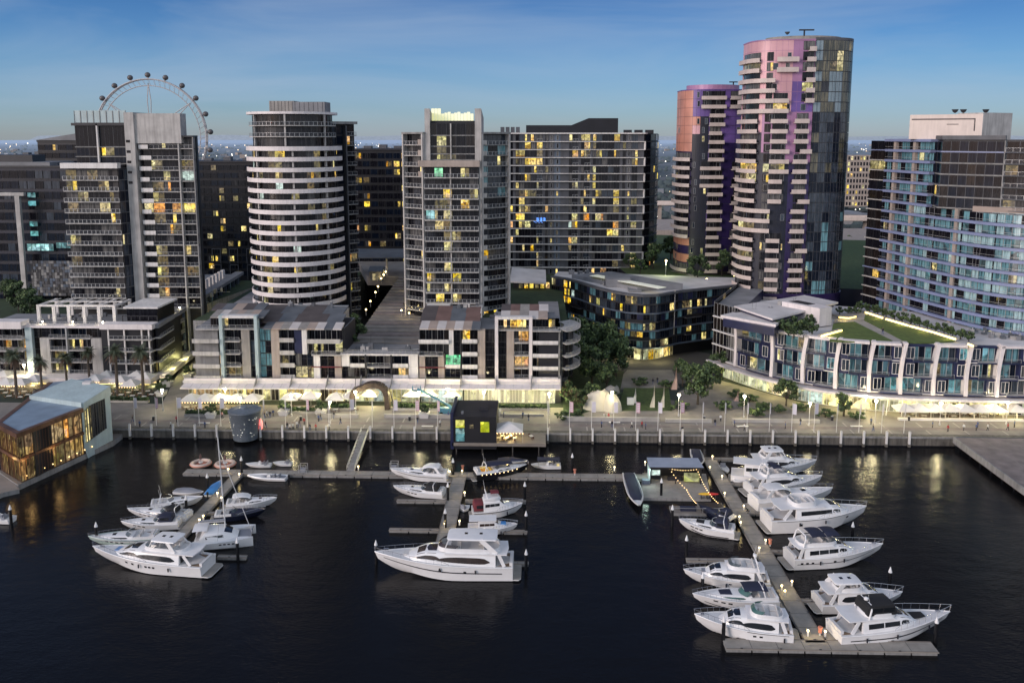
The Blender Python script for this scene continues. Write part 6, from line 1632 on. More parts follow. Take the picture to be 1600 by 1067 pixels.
# ---- M: glass restaurant on the left pier
def restaurant():
	r = random.Random(141); zb = 1.2
	A = W(34, 755, zb); Bp = W(133, 710, zb); C = W(177, 687, zb); D = W(4, 737, zb)
	zl = ZY(677, A.y, 40); zu = ZY(603, C.y, 176); zu2 = ZY(630, Bp.y, 131)
	E_ = Vector((D.x-6, D.y+30, 0)); F_ = Vector((C.x-22, C.y+6, 0))
	B = Bld('waterside_restaurant', 'two-storey glass restaurant with blue roof and aqua upper box on the left pier', 'restaurant', ((A.x+C.x)/2, (A.y+C.y)/2, zb))
	m = B.part('floor_deck'); m.prism([(A.x-.3, A.y-.8), (C.x+.4, C.y-.8), (C.x, C.y+8), (E_.x, E_.y), (D.x-.8, D.y)], -.8, zb, 'grey_concrete', 'timber_deck')
	m = B.part('wall'); 
	ins = [Vector((A.x+1.2, A.y+3.2)), Vector((Bp.x-.5, Bp.y+3.4)), Vector((C.x-2.5, C.y+1.5)), Vector((F_.x, F_.y)), Vector((E_.x+2, E_.y)), Vector((D.x+2.2, D.y+3))]
	m.prism([tuple(v) for v in ins], zb+.1, zl-.6, 'charcoal')
	P = Path([(E_.x, E_.y), (D.x, D.y), (A.x, A.y), (Bp.x, Bp.y)])
	zm = zb+(zl-zb)*.47
	for (za, zc, lo) in ((zb+.1, zm-.25, 1), (zm+.25, zl-.8, 0)):
		n = 22
		for i, (a, b) in enumerate(split(.05, P.L-.05, n)):
			st = pick(r, [('lit_amber_hall', 6), ('lit_orange', .5 if not lo else .3), ('lit_dim', 2.5)])
			B.win(P, a, b, za, zc, st, -.25, 'copper_screen', .13, mull=2)
	# copper-coloured screen of slats in front of the corner
	s_c = P.s[2]
	ribbon(B.part('copper_screen'), P, P.s[1]-3, P.L, -.2, .25, zm-.3, zm+.3, 'copper_screen')
	sl = B.part('copper_screen')
	k = P.s[1]-3
	while k < P.L-.3:
		ribbon(sl, P, k, k+.10, .02, .2, zb+.3, zl-.3, 'copper_screen'); k += .75 if k < s_c+8 else 1.5
	ribbon(B.part('roof_edge'), P, 0, P.L, -.6, .5, zl-.8, zl+.15, 'copper_screen')
	m = B.part('lower_roof'); m.prism([(E_.x, E_.y), (D.x, D.y), (A.x+.1, A.y+.1), (Bp.x, Bp.y), (Bp.x-4, Bp.y+14), (E_.x+8, E_.y+4)], zl-.4, zl+.05, 'roof_blue')
	# aqua upper box, tilted: plan runs from (59,630) .. (131,629) .. (176,603)
	u0 = WY(59, 631, Bp.y+9); u1 = Vector((Bp.x+.4, Bp.y+.2, zu2)); u2 = Vector((C.x+.2, C.y, zu)); u3 = Vector((C.x-13, C.y+7, zu-.4)); u4 = Vector((u0.x+3, Bp.y+20, zu2-.4))
	u0 = Vector((u0.x, Bp.y+6, zu2-.2))
	low = lambda v, z: (v.x, v.y, z)
	m = B.part('upper_box')
	top = [u0, u1, u2, u3, u4]; zlo = [zl+.06, zl+.06, zl+.06, zl+.06, zl+.06]
	vs = [tuple(v) for v in top]+[low(v, z) for v, z in zip(top, zlo)]
	m.add(vs, [(i, i+5, (i+1) % 5+5, (i+1) % 5) for i in range(5)]+[(0, 1, 2, 3, 4)], 'aqua_paint')
	ins_ = lambda v, f: v+(sum(top, Vector())/5-v)*f+Vector((0, 0, .02))
	m = B.part('upper_roof'); m.add([tuple(ins_(v, .10)) for v in top], [(0, 1, 2, 3, 4)], 'roof_blue')
	m = B.part('roof_hatch'); q = (u2+u3)/2; m.box(q.x-1.2, q.x+.8, q.y-1.5, q.y+.2, q.z-.6, q.z+.45, 'roof_pale')
	# slanted aqua end panel facing the marina, with glazed bays
	ln = lambda f, z, o=0.: Vector((Bp.x+(C.x-Bp.x)*f, Bp.y+(C.y-Bp.y)*f-o, z))
	E1 = [ln(0, zl-.4), ln(0, zu2), ln(1, zu), ln(1, .6), ln(.10, 0.), ln(0, zb+1.6)]
	m = B.part('end_panel'); bk = Vector((-.35, .5, 0))
	m.add([tuple(v+Vector((0, -.12, 0))) for v in E1]+[tuple(v+bk) for v in E1], [(0,1,2,3,4,5)[::-1], tuple(range(6, 12))]+[(i, i+6, (i+1) % 6+6, (i+1) % 6) for i in range(6)], 'aqua_paint')
	V = Path([tuple(ln(0, 0, .14)[:2]), tuple(ln(1, 0, .14)[:2])])
	for i, (a, b) in enumerate(split(.6, V.L*.80, 9)):
		zz0, zz1 = zb+2.6+.12*i, zl-.6+.25*i
		B.win(V, a, b-.1, zz0, zz1, ['lit_pale', 'lit_shop', 'lit_dim', 'glass_curtain', 'glass_grey', 'glass_slate', 'glass_curtain', 'glass_grey', 'glass_slate'][i], .12, 'charcoal', .14, transom=.5)
	for t in (.2, .45, .7):
		q = P.at(P.s[1]+(P.L-P.s[1])*t, .9); lamp_light(B.root, (q.x, q.y, zm-.8), 60, (1, .6, .22))
	# tables with tiny lights on the lower terrace edge
	for i in range(9):
		q = P.at(s_c+2+i*2.2, .05); m = B.part('table_light'); m.ball((q.x-.2, q.y-.45, zb+1.1), .12, 'bulb_string', 6)
	B.finish()
restaurant()
m = MB(); a, b = W(-40, 762, .9), W(30, 764, .9)
m.prism([tuple(W(-60, 800, .9)[:2]), tuple(W(4, 770, .9)[:2]), tuple(W(30, 764, .9)[:2]), tuple(W(4, 735, .9)[:2]), tuple(W(-60, 735, .9)[:2])], -.5, .95, 'grey_concrete', 'paving')
solo(m, 'pier_deck', 'grey concrete pier deck in front of the glass restaurant at the left edge', 'pier', (a.x, a.y, 0))
# ================================================================ marina: pontoons, piles and boats
DZ = .55
def pontoon(p0, p1, w, label, z=DZ, name='pontoon', group='floating pontoons of the marina', curb=True):
	a, b = Vector((p0[0], p0[1], 0)), Vector((p1[0], p1[1], 0)); d = b-a; L_ = d.length; d.normalize(); s = Vector((d.y, -d.x, 0))
	T = Matrix(((d.x, s.x, 0, a.x), (d.y, s.y, 0, a.y), (0, 0, 1, 0), (0, 0, 0, 1)))
	t = thing(name, label, 'pontoon', (a+b)/2, group)
	m = MB(); m.box(0, L_, -w/2, w/2, z-.12, z, 'pontoon_deck', T); m.build('deck', t)
	m = MB()
	k = 0.
	while k < L_-.2:
		e = min(k+3.6, L_); m.box(k+.06, e-.06, -w/2+.12, w/2-.12, -.35, z-.125, 'grey_concrete', T); k += 3.7
	m.build('float', t)
	m = MB()
	if curb:
		for q in (-w/2, w/2-.14): m.box(.05, L_-.05, q, q+.14, z+.004, z+.07, 'timber_deck', T)
		k = 3.7
		while k < L_-.5: m.box(k-.03, k+.03, -w/2+.16, w/2-.16, z+.004, z+.012, 'charcoal', T); k += 3.7
		k = 2.
		while k < L_-1: 
			for q in (-w/2+.02, w/2-.14): m.box(k, k+.35, q, q+.12, z+.074, z+.17, 'rail_dark', T)
			k += 5.5
		m.build('edge_timber', t)
	return t
WD = lambda x, y: W(x, y, DZ)
pA, pB = WD(286, 739), WD(1092, 743)
YD = (pA.y+pB.y)/2
pontoon((pA.x, YD), (pB.x, YD), 2.6, 'long main pontoon running along the marina in front of the quay')
xl = WD(368, 745).x; pontoon((xl, YD-1.32), (xl-.6, WD(292, 838).y), 2.3, 'left walkway pontoon running out between the left boats')
xc = WD(714, 760).x; pontoon((xc, YD-1.32), (xc, WD(705, 860).y), 3.0, 'middle walkway pontoon running out to the large yacht')
a, b = WD(1108, 716), WD(1275, 1003); pontoon((a.x, a.y), (b.x, b.y), 3.0, 'right walkway pontoon running far out between the right-hand boats')
a, b = WD(1132, 1006), WD(1462, 1012); pontoon((a.x, b.y+.2), (b.x, b.y+.2), 2.6, 'outermost cross pontoon closing the end of the right walkway')
a, b = WD(1100, 716), WD(1166, 717); pontoon((a.x, a.y), (b.x, a.y), 1.2, 'short pontoon arm at the shore end of the right walkway')
FING = [((620, 781), (702, 782), 'finger pontoon left of the middle walkway below the black-canopy cruiser'), ((727, 781), (822, 781), 'finger pontoon right of the middle walkway behind the maroon-canopy boat'),
		((608, 826), (698, 827), 'empty finger pontoon left of the middle walkway'), ((724, 828), (824, 828), 'finger pontoon right of the middle walkway beside the blue-decked launch'),
		((340, 868), (386, 868), 'short finger pontoon beside the sailing catamaran'), ((1072, 873), (1180, 872), 'empty finger pontoon left of the right walkway'),
		((1196, 860), (1240, 860), 'finger pontoon behind the navy-bimini motor yacht'), ((1150, 800), (1200, 801), 'finger pontoon behind the long white motor yacht'),
		((1245, 937), (1300, 937), 'finger pontoon behind the covered sports yacht'), ((1130, 755), (1165, 756), 'finger pontoon beside the white trawler'),
		((305, 800), (340, 800), 'finger pontoon in the middle of the left walkway'), ((775, 878), (826, 879), 'finger pontoon behind the stern of the large yacht')]
for p, q, lab in FING:
	a, b = WD(*p), WD(*q); pontoon((a.x, a.y), (b.x, a.y), .95, lab, z=.5)

# piles with white cone caps
def pile_proto():
	t = thing('mooring_pile', 'x', 'mooring pile'); m = MB(); m.tube([(0, 0, -1.5), (0, 0, 3.3)], .27, 'hull_black', 10); m.build('pile_shaft', t, True)
	m = MB(); m.lathe([(.30, 0), (.30, .12), (.03, .95)], 'hull_white', (0, 0, 3.302), 12); m.build('cone_cap', t, True); return t
PILES = [(372, 876, 'by the bow of the catamaran'), (152, 850, 'at the bow of the big left yacht'), (588, 880, 'off the bow of the large middle yacht'), (822, 895, 'off the stern of the large middle yacht'), (822, 832, 'at the tip of the finger beside the blue-decked launch'),
		 (820, 784, 'at the tip of the finger behind the maroon-canopy boat'), (696, 828, 'beside the middle walkway'), (708, 745, 'where the middle walkway meets the main pontoon'), (378, 742, 'where the left walkway meets the main pontoon'), (700, 785, 'close to the middle walkway by the black-canopy cruiser'),
		 (1050, 822, 'at the bow of the navy-canopy cruiser'), (1072, 872, 'at the tip of the empty finger left of the right walkway'), (1097, 933, 'between the two flybridge boats left of the right walkway'), (1130, 1004, 'at the left end of the outermost pontoon'), (1461, 1006, 'at the right end of the outermost pontoon'),
		 (1389, 924, 'beyond the bow of the covered sports yacht'), (1331, 850, 'beyond the navy-bimini motor yacht'), (894, 737, 'beside the main pontoon near the tent deck'), (1033, 778, 'at the corner of the floating pavilion'), (325, 770, 'by the blue covered boat'), (292, 806, 'between the left cruisers'), (1215, 752, 'beside the bow of the far white cruiser'), (18, 822, 'at the stern of the boat on the left edge')]
pp = pile_proto()
for i, (x, y, lab) in enumerate(PILES):
	o = pp if i == 0 else dup(pp, (0, 0, 0)); o.location = W(x, y, 0); o['label'] = 'white-capped black mooring pile '+lab; o['group'] = 'mooring piles with white cones'
# low dock lights
def dlight():
	t = thing('dock_light', 'x', 'dock light'); m = MB(); m.box(-.12, .12, -.12, .12, 0, .75, 'post_white'); m.build('pedestal', t); m = MB(); m.box(-.11, .11, -.11, .11, .752, .95, 'lamp_warm'); m.box(-.15, .15, -.15, .15, .952, 1.0, 'post_white'); m.build('lamp_head', t); return t
DL = [(357, 738), (374, 746), (340, 776), (346, 783), (318, 812), (312, 818), (703, 742), (722, 741), (726, 775), (700, 779), (718, 820), (695, 824), (1113, 718), (1109, 735), (1128, 749), (1132, 776), (1162, 796), (1155, 813), (1157, 822), (1196, 850), (1186, 862), (1237, 915), (1221, 922), (1226, 930), (1262, 993), (1289, 994), (1008, 727), (960, 735), (822, 733), (560, 734)]
dp = dlight()
for i, (x, y) in enumerate(DL):
	o = dp if i == 0 else dup(dp, (0, 0, 0)); o.location = WD(x, y); o['group'] = 'low lights along the pontoons'
	o['label'] = 'small square yellow dock light on the pontoons, %s in order from the left' % ORD[sorted(range(len(DL)), key=lambda j: DL[j][0]).index(i)]
	if i % 2 == 0: lamp_light(o, WD(x, y)+Vector((0, -.35, 1.25)), 16, (1, .78, .35), .15, 'dock_bulb')

# ---------------------------------------------------------------- boat maker
class Boat:
	def __init__(s, label, bow, stern, beam=None, name='motor_boat', cat='boat', group='boats moored in the marina', z=0.):
		a, b = W(*bow, z), W(*stern, z); d = a-b
		s.L = d.length; s.B = beam or s.L*.27; s.rz = math.atan2(d.y, d.x)
		s.t = thing(name, label, cat, b, group); s.end = (b, s.rz)
	def part(s, name, m, parent=None, smooth=True): return m.build(name, parent or s.t, smooth, org=(0, 0, 0))
	def done(s): s.t.rotation_euler = (0, 0, s.rz); return s.t
	# hull lines
	def setup(s, fb_bow, fb_st, rake=.07, full=.45, draft=.5, stern_w=.9, pw=2.1):
		s.fb, s.fs, s.rake, s.full, s.draft, s.sw, s.pw = fb_bow, fb_st, rake, full, draft, stern_w, pw
	def hw(s, t):
		f = s.sw+(1-s.sw)*min(1, t/.35)
		return s.B/2*f*(1-max(0, (t-s.full)/(1-s.full))**s.pw)
	def sz(s, t): return s.fs+(s.fb-s.fs)*t**1.7
	def sx(s, t, f=1.): return s.L*t*(1-.0)+s.rake*s.L*f*max(0, (t-.6)/.4)**1.5
	def ring(s, t):
		b = s.hw(t); zs = s.sz(t); u = max(0, (t-.45)/.55)
		bc = b*(.90-.38*u**1.2); zc = .12+.62*zs*u**2.2; zk = -s.draft+(zc+s.draft)*u**3.2
		zm = zc+(zs-zc)*.55; bm = bc+(b-bc)*(.45+.05*(1-u))
		return [(s.sx(t, zk/zs if zs else 0), 0, zk), (s.sx(t, max(0, zc/zs)), bc, zc), (s.sx(t, zm/zs), bm, zm), (s.sx(t), b, zs)]
	def hull(s, mat='hull_white', boot='boat_stripe', deck='deck_white', n=22):
		m = MB(); R_ = []
		for i in range(n+1):
			t = i/n; t = 1-(1-t)**1.35; R_.append(s.ring(min(t, .999)))
		for sg in (1, -1):
			vs = [(p[0], p[1]*sg, p[2]) for r_ in R_ for p in r_]; fs = []
			for i in range(n):
				for k in range(3):
					q = (i*4+k, (i+1)*4+k, (i+1)*4+k+1, i*4+k+1); fs.append(q if sg < 0 else q[::-1])
			m.add(vs, fs, mat)
		r0 = R_[0]; m.add([r0[0], r0[1], r0[2], r0[3], (r0[3][0], -r0[3][1], r0[3][2]), (r0[2][0], -r0[2][1], r0[2][2]), (r0[1][0], -r0[1][1], r0[1][2])], [(0, 1, 2, 3, 4, 5, 6)], mat)
		h = s.part('hull', m)
		if boot:
			q = MB(); s.band(q, -.02, .10, 0, .93, boot, .012, absz=True); s.part('boot_stripe', q, h)
		d = MB(); vs = []
		for r_ in R_:
			x, y, z = r_[3]; vs += [(x-.0, -y*.985, z-.03), (x, 0, z+.04*min(1, y)), (x, y*.985, z-.03)]
		d.add(vs, [(i*3+k, (i+1)*3+k, (i+1)*3+k+1, i*3+k+1) for i in range(n) for k in (0, 1)], deck)
		s.part('deck', d, None)
		# rubbing strake / toe rail
		g = MB()
		for sg in (1, -1): g.tube([(r_[3][0], r_[3][1]*sg, r_[3][2]) for r_ in R_], .05+.002*s.L, mat, 6)
		s.part('gunwale', g)
		s.h = h; return h
	def band(s, m, lo, hi, t0, t1, mat, off=.015, absz=False, n=16, sides=(1, -1)):
		"""strip on the topsides; lo, hi as fractions from chine to sheer (or heights)"""
		for sg in sides:
			vs = []
			for i in range(n+1):
				t = t0+(t1-t0)*i/n; r_ = s.ring(t)
				def P_(f):
					if absz:
						z = f; a, b = r_[1], r_[3]
						k = (z-a[2])/(b[2]-a[2]); 
						if z < a[2]:
							a, b = r_[0], r_[1]; k = min(1, max(0, (z-a[2])/max(1e-3, b[2]-a[2])))
							return (a[0]+(b[0]-a[0])*k, (a[1]+(b[1]-a[1])*k+off)*sg, max(z, a[2]))
						f = k
					a, b = (r_[1], r_[2]) if f < .55 else (r_[2], r_[3]); k = f/.55 if f < .55 else (f-.55)/.45
					return (a[0]+(b[0]-a[0])*k, (a[1]+(b[1]-a[1])*k+off)*sg, a[2]+(b[2]-a[2])*k)
				vs += [P_(lo), P_(hi)]
			m.add(vs, [(i*2, i*2+2, i*2+3, i*2+1) if sg < 0 else (i*2+1, i*2+3, i*2+2, i*2) for i in range(n)], mat)
	def stripe(s, lo, hi, t0=.02, t1=.96, mat='boat_stripe'):
		m = MB(); s.band(m, lo, hi, t0, t1, mat, .025); s.part('hull_stripe', m, s.h)
	def ports(s, ts, f=.62, w=.45, h=.16, mat='boat_glass'):
		for t in ts:
			for sd in ((1,), (-1,)): m = MB(); s.band(m, f-h/2, f+h/2, t-w/s.L/2, t+w/s.L/2, mat, .03, n=2, sides=sd); s.part('porthole', m, s.h)
	# lofted superstructure
	def sec(s, S, x):
		for a, b in zip(S, S[1:]):
			if x <= b[0] or b is S[-1]:
				k = min(1, max(0, (x-a[0])/max(1e-6, b[0]-a[0]))); return [a[j]+(b[j]-a[j])*k for j in range(5)]
	def loft(s, name, S, mat='hull_white', parent=None, roof=None):
		m = MB(); vs = []; K = 9
		for x, wb, zb, wt, zt in S:
			h = zt-zb
			half = [(wb, zb), (wb+(wt-wb)*.75, zb+h*.75), (wt*.97, zb+h*.9), (wt*.82, zb+h*.985), (0, zt+.03)]
			vs += [(x, y, z) for y, z in half]+[(x, -y, z) for y, z in half[-2::-1]]
		n = len(S); fs = []; fr = []
		for i in range(n-1):
			for k in range(K-1):
				(fr if roof and k in (2, 3, 4, 5) else fs).append((i*K+k, (i+1)*K+k, (i+1)*K+k+1, i*K+k+1)[::-1] if False else (i*K+k, i*K+k+1, (i+1)*K+k+1, (i+1)*K+k))
		fs += [tuple(range(K)), tuple((n-1)*K+k for k in range(K-1, -1, -1))]
		m.add(vs, fs, mat)
		if fr: m.add(vs, fr, roof)
		return s.part(name, m, parent)
	def side_win(s, S, x0, x1, lo, hi, parent, mat='boat_glass', taper=(0, 0), n=10, name='window', split_=1, off=.025):
		for j in range(split_):
			xa = x0+(x1-x0)*(j+.03*(split_ > 1))/split_; xb = x0+(x1-x0)*(j+1-.03*(split_ > 1))/split_
			for sg in (1, -1):
				vs = []; m = MB()
				for i in range(n+1):
					q = i/n; x = xa+(xb-xa)*q; g = (x-x0)/(x1-x0) if x1 != x0 else 0
					_, wb, zb, wt, zt = s.sec(S, x); w = 1.
					if taper[0] and g < taper[0]: w = math.sqrt(max(.02, 1-(1-g/taper[0])**2))
					if taper[1] and g > 1-taper[1]: w = math.sqrt(max(.02, 1-((g-1+taper[1])/taper[1])**2))
					mid = lo+(hi-lo)*.35; l_, h_ = mid+(lo-mid)*w, mid+(hi-mid)*w
					for f in (l_, h_): vs.append((x, (wb+(wt-wb)*f+off)*sg, zb+(zt-zb)*f))
				m.add(vs, [(i*2, i*2+2, i*2+3, i*2+1) if sg < 0 else (i*2+1, i*2+3, i*2+2, i*2) for i in range(n)], mat); s.part(name, m, parent)
	def front_win(s, S, x0, x1, parent, wid=.9, mat='boat_glass', n=5, off=.03, name='windscreen'):
		m = MB(); vs = []; ys = (-1, -.55, 0, .55, 1)
		for i in range(n+1):
			x = x0+(x1-x0)*i/n; _, wb, zb, wt, zt = s.sec(S, x); h = zt-zb
			for y in ys:
				ay = abs(y)*wid; z = zb+h*(.985 if ay > .5 else 1)+(.03 if ay < .5 else 0)
				if ay > .82: z = zb+h*(.985-.085*(ay-.82)/.15)
				vs.append((x, y*wid*wt, z+off))
		m.add(vs, [(i*5+k, (i+1)*5+k, (i+1)*5+k+1, i*5+k+1) for i in range(n) for k in range(4)], mat)
		return s.part(name, m, parent)
	def bow_rail(s, t0=.5, h=.75, t1=.995, dark=False, n=9, r=.028):
		m = MB(); mt = 'chrome'
		for sg in (1, -1):
			top = []
			for i in range(n+1):
				t = t0+(t1-t0)*i/n; b = max(.05, s.hw(t)-.06); z = s.sz(t); x = s.sx(t)
				top.append((x+.25*h*(t > .9), b*sg, z+h*min(1, .35+i/2.))); m.tube([(x-.03, b*sg, z-.02), (x+.2*h*(t > .9), b*sg, z+h*min(1, .35+i/2.))], r*.8, mt, 4)
			m.tube(top, r, mt, 5)
		s.part('railing', m)
	def platform(s, ln=1.1, z=.35, mat='hull_white', teak=True):
		m = MB(); w = s.hw(0)*.95; m.prism([(-ln, -w*.8), (-ln*.75, -w), (.02, -w), (.02, w), (-ln*.75, w), (-ln, w*.8)], z-.14, z, mat, 'pontoon_deck' if teak else mat); s.part('swim_platform', m, None, False)
	def box(s, name, x0, x1, w, z0, z1, mat, parent=None, y=0., taper=.0):
		m = MB(); a = taper
		m.add([(x0, y-w/2, z0), (x1, y-w/2, z0), (x1, y+w/2, z0), (x0, y+w/2, z0), (x0+a, y-w/2+a, z1), (x1-a, y-w/2+a, z1), (x1-a, y+w/2-a, z1), (x0+a, y+w/2-a, z1)], [(0,3,2,1), (4,5,6,7), (0,1,5,4), (1,2,6,5), (2,3,7,6), (3,0,4,7)], mat)
		return s.part(name, m, parent, False)
	def canopy(s, x0, x1, w, z0, z1, mat='canvas_navy', poles=True, crown=.25, name='canopy'):
		m = MB(); n = 6; vs = []
		for i in range(n+1):
			q = i/n; x = x0+(x1-x0)*q; zz = z1-.55*crown*(2*q-1)**2-(.0)
			for k in range(7):
				u = -1+2*k/6; vs.append((x, u*w/2, zz-crown*abs(u)**3))
		m.add(vs, [(i*7+k, (i+1)*7+k, (i+1)*7+k+1, i*7+k+1) for i in range(n) for k in range(6)], mat)
		# turned-down edges
		o = s.part(name, m)
		if poles:
			p = MB()
			for x in (x0+.1, x1-.1):
				for sg in (-1, 1): p.tube([(x+(.2 if x == x0+.1 else -.2), sg*w/2*.95, z0), (x, sg*w/2*.96, z1-crown*1.4)], .03, 'chrome', 4)
			p.build('canopy_pole', o)
		return o
	def enclosed(s, x0, x1, w0, z0, w1, z1, mat='canvas_navy', slope=(.3, .6)):
		"""zipped-up canvas enclosure"""
		S = [(x0, w0, z0, w1*.9, z0+(z1-z0)*.75), (x0+slope[0], w0, z0, w1, z1-.06), ((x0+x1)/2, w0, z0, w1, z1), (x1-slope[1], w0, z0, w1*.98, z1-.05), (x1, w0*.95, z0, w1*.8, z0+.15)]
		o = s.loft('canopy', S, mat)
		s.side_win(S, x0+.5, x1-slope[1], .3, .7, o, 'boat_glass', n=4, split_=2, name='canopy_window'); return o
	def arch(s, x, w, z0, z1, lean=-.6, mat='hull_white', dome=True, r=.11):
		m = MB(); m.tube([(x, -w/2, z0), (x+lean*.75, -w/2*.92, z0+(z1-z0)*.75), (x+lean, -w/2*.7, z1), (x+lean, w/2*.7, z1), (x+lean*.75, w/2*.92, z0+(z1-z0)*.75), (x, w/2, z0)], r, mat, 6)
		o = s.part('radar_arch', m)
		if dome: d = MB(); d.lathe([(.05, 0), (.32, .03), (.34, .25), (.22, .38), (.02, .42)], mat, (x+lean, 0, z1+r*.9), 12); s.part('radar_dome', d, o)
		for y, h in ((-w*.25, 1.5), (w*.28, 1.9)):
			a = MB(); a.tube([(x+lean, y, z1), (x+lean-.3, y, z1+h)], .018, 'hull_white', 4); s.part('antenna', a, o)
		return o
	def seats(s, lst, mat='cushion_white'):
		for x, y, lx, ly, z in lst:
			m = MB(); m.box(x-lx/2, x+lx/2, y-ly/2, y+ly/2, z, z+.4, mat); m.box(x-lx/2-.12, x-lx/2-.002, y-ly/2, y+ly/2, z, z+.75, mat); s.part('seat', m, None, False)
	def outboard(s, y=0, mat='rubber_black', n=1, k=1.):
		for i in range(n):
			yy = y+(i-(n-1)/2)*.75; m = MB(); m.lathe([(.05, 0), (.20*k, .08), (.24*k, .4*k), (.2*k, .62*k), (.05, .7*k)], mat, (-.45, yy, .55), 8); m.box(-.55, -.35, yy-.08, yy+.08, -.4, .56, mat); s.part('outboard_motor', m)
	def fenders(s, ts, sg=-1, mat='boat_stripe'):
		for t in ts:
			b = s.hw(t); z = s.sz(t); m = MB(); m.lathe([(.02, -.35), (.12, -.28), (.12, .28), (.02, .35)], mat, (s.sx(t), sg*(b+.1), z-.75), 8); s.part('fender', m)
	def flag_mast(s, x, z, h=1.4):
		m = MB(); m.tube([(x, 0, z), (x-.3, 0, z+h)], .03, 'chrome', 4); s.part('mast', m)

def flybridge_yacht(label, bow, stern, beam=None, fb=(2.3, 1.5), hardtop=None, bimini=None, arch=True, stripe=None, ports=(), lens=True, house=(.16, .80), k=1., glass='boat_glass', fly=(.20, .60), screen='windscreen', sunpad=None, platform=1.2, rail_h=.8, dome=True, enclosure=None, rake=.07, cockpit_glass=True, fenders=(.28, .55), win_split=3, group='boats moored in the marina', name='motor_yacht', fly_h=.62, open_cockpit='deck_white'):
	b = Boat(label, bow, stern, beam, name, 'motor yacht', group); L_, Bm = b.L, b.B
	b.setup(fb[0]*k, fb[1]*k, rake); b.hull()
	if stripe: b.stripe(*stripe)
	if ports: b.ports(ports)
	x0, x1 = house[0]*L_, house[1]*L_; hh = 1.55*k; w = Bm*.41; zd = lambda x: b.sz(min(1, x/L_))-.06
	xm = x0+(x1-x0)*.62
	top = zd(xm)+hh
	S = [(x0, w, zd(x0), w*.9, top-.1), (x0+.25*(x1-x0), w*1.02, zd(x0+.25*(x1-x0)), w*.9, top), (xm, w*.98, zd(xm), w*.84, top), (xm+(x1-xm)*.35, w*.9, zd(xm+(x1-xm)*.35), w*.72, zd(x1)+hh*.74), (xm+(x1-xm)*.7, w*.72, zd(xm+(x1-xm)*.7), w*.56, zd(x1)+hh*.34), (x1, w*.30, zd(x1)-.05, w*.22, zd(x1)+.06)]
	c = b.loft('cabin', S)
	if lens:
		b.side_win(S, x0+.06*(x1-x0), x0+.63*(x1-x0), .20, .70, c, glass, (.2, .5))
		b.side_win(S, x0+.60*(x1-x0), x0+.90*(x1-x0), .34, .74, c, glass, (.3, .7))
	else: b.side_win(S, x0+.08*(x1-x0), x0+.62*(x1-x0), .32, .72, c, glass, split_=win_split, n=4); b.side_win(S, x0+.64*(x1-x0), x0+.84*(x1-x0), .36, .74, c, glass, (.1, .7), split_=2, n=4)
	b.front_win(S, xm+.04*(x1-xm), xm+.60*(x1-xm), c, .95, glass)
	if cockpit_glass: b.box('saloon_door', x0-.03, x0+.0, w*1.5, zd(x0)+.1, top-.35, glass, c)
	# aft overhang of the flybridge deck carried over the cockpit
	fx0, fx1 = fly[0]*L_, fly[1]*L_
	over = MB(); over.prism([(x0*.35, -w*.95), (xm*.9, -w*.95), (xm*.9, w*.95), (x0*.35, w*.95), (x0*.35-.25, 0)], top-.10, top+.06, 'hull_white'); b.part('flybridge_deck', over, None, False)
	for sg in (-1, 1): 
		q = MB(); q.bar((x0*.5, sg*w*.92, zd(0)+.1), (x0*.8, sg*w*.92, top-.1), .12, .5*k, 'hull_white'); b.part('cockpit_pillar', q, None, False)
	# coaming: outer and inner shells of a low ring
	m = MB(); n = 14; out = []
	zt = top+.062
	for i in range(n*2):
		a = math.pi*2*i/(n*2); cx, sy = math.cos(a), math.sin(a); e = .6
		out.append(((fx0+fx1)/2+(fx1-fx0)/2*math.copysign(abs(cx)**e, cx), w*.86*math.copysign(abs(sy)**e, sy)))
	N_ = len(out); vs = []
	for (x, y), hgt in zip(out, [fly_h*k*(1 if x > fx0+.2*(fx1-fx0) else .8) for x, y in out]):
		ins = .12; fx = 1-ins*2/(fx1-fx0); fy = 1-ins/(w*.86)
		xc_ = (fx0+fx1)/2; lean = .22*(x-fx0)/(fx1-fx0)*hgt
		vs += [(x, y, zt), (x-lean, y*.97, zt+hgt), (xc_+(x-lean-xc_)*fx, y*fy*.97, zt+hgt), (xc_+(x-xc_)*fx, y*fy, zt+.05)]
	fs = []
	for i in range(N_):
		j = (i+1) % N_
		for q in range(3): fs.append((i*4+q, j*4+q, j*4+q+1, i*4+q+1))
	m.add(vs, fs, 'hull_white'); m.add([vs[i*4+3] for i in range(N_)], [tuple(range(N_))], 'deck_white'); fl = b.part('flybridge', m)
	if screen:
		sc = MB(); vs = []
		for i in range(N_):
			x, y = out[i]
			if x > fx0+.55*(fx1-fx0): vs.append((i, x, y))
		vs.sort(key=lambda q: math.atan2(q[2], q[1]-(fx0+fx1)/2))
		pts = []
		for _, x, y in vs: pts += [(x-.22*fly_h*k, y*.96, zt+fly_h*k), (x-.6*k, y*.9, zt+(fly_h+.42)*k)]
		sc.add(pts, [(i*2, i*2+2, i*2+3, i*2+1) for i in range(len(vs)-1)], screen); b.part('flybridge_screen', sc, fl)
	b.seats([(fx0+.3*(fx1-fx0), w*.4, .9, w*.6, zt+.06), (fx0+.3*(fx1-fx0), -w*.4, .9, w*.6, zt+.06), (fx0+.66*(fx1-fx0), 0, .6, w*.9, zt+.06)])
	q = MB(); q.box(fx0+.78*(fx1-fx0), fx0+.85*(fx1-fx0), -w*.4, w*.4, zt+.05, zt+.62*k, 'hull_white'); b.part('helm_console', q, fl, False)
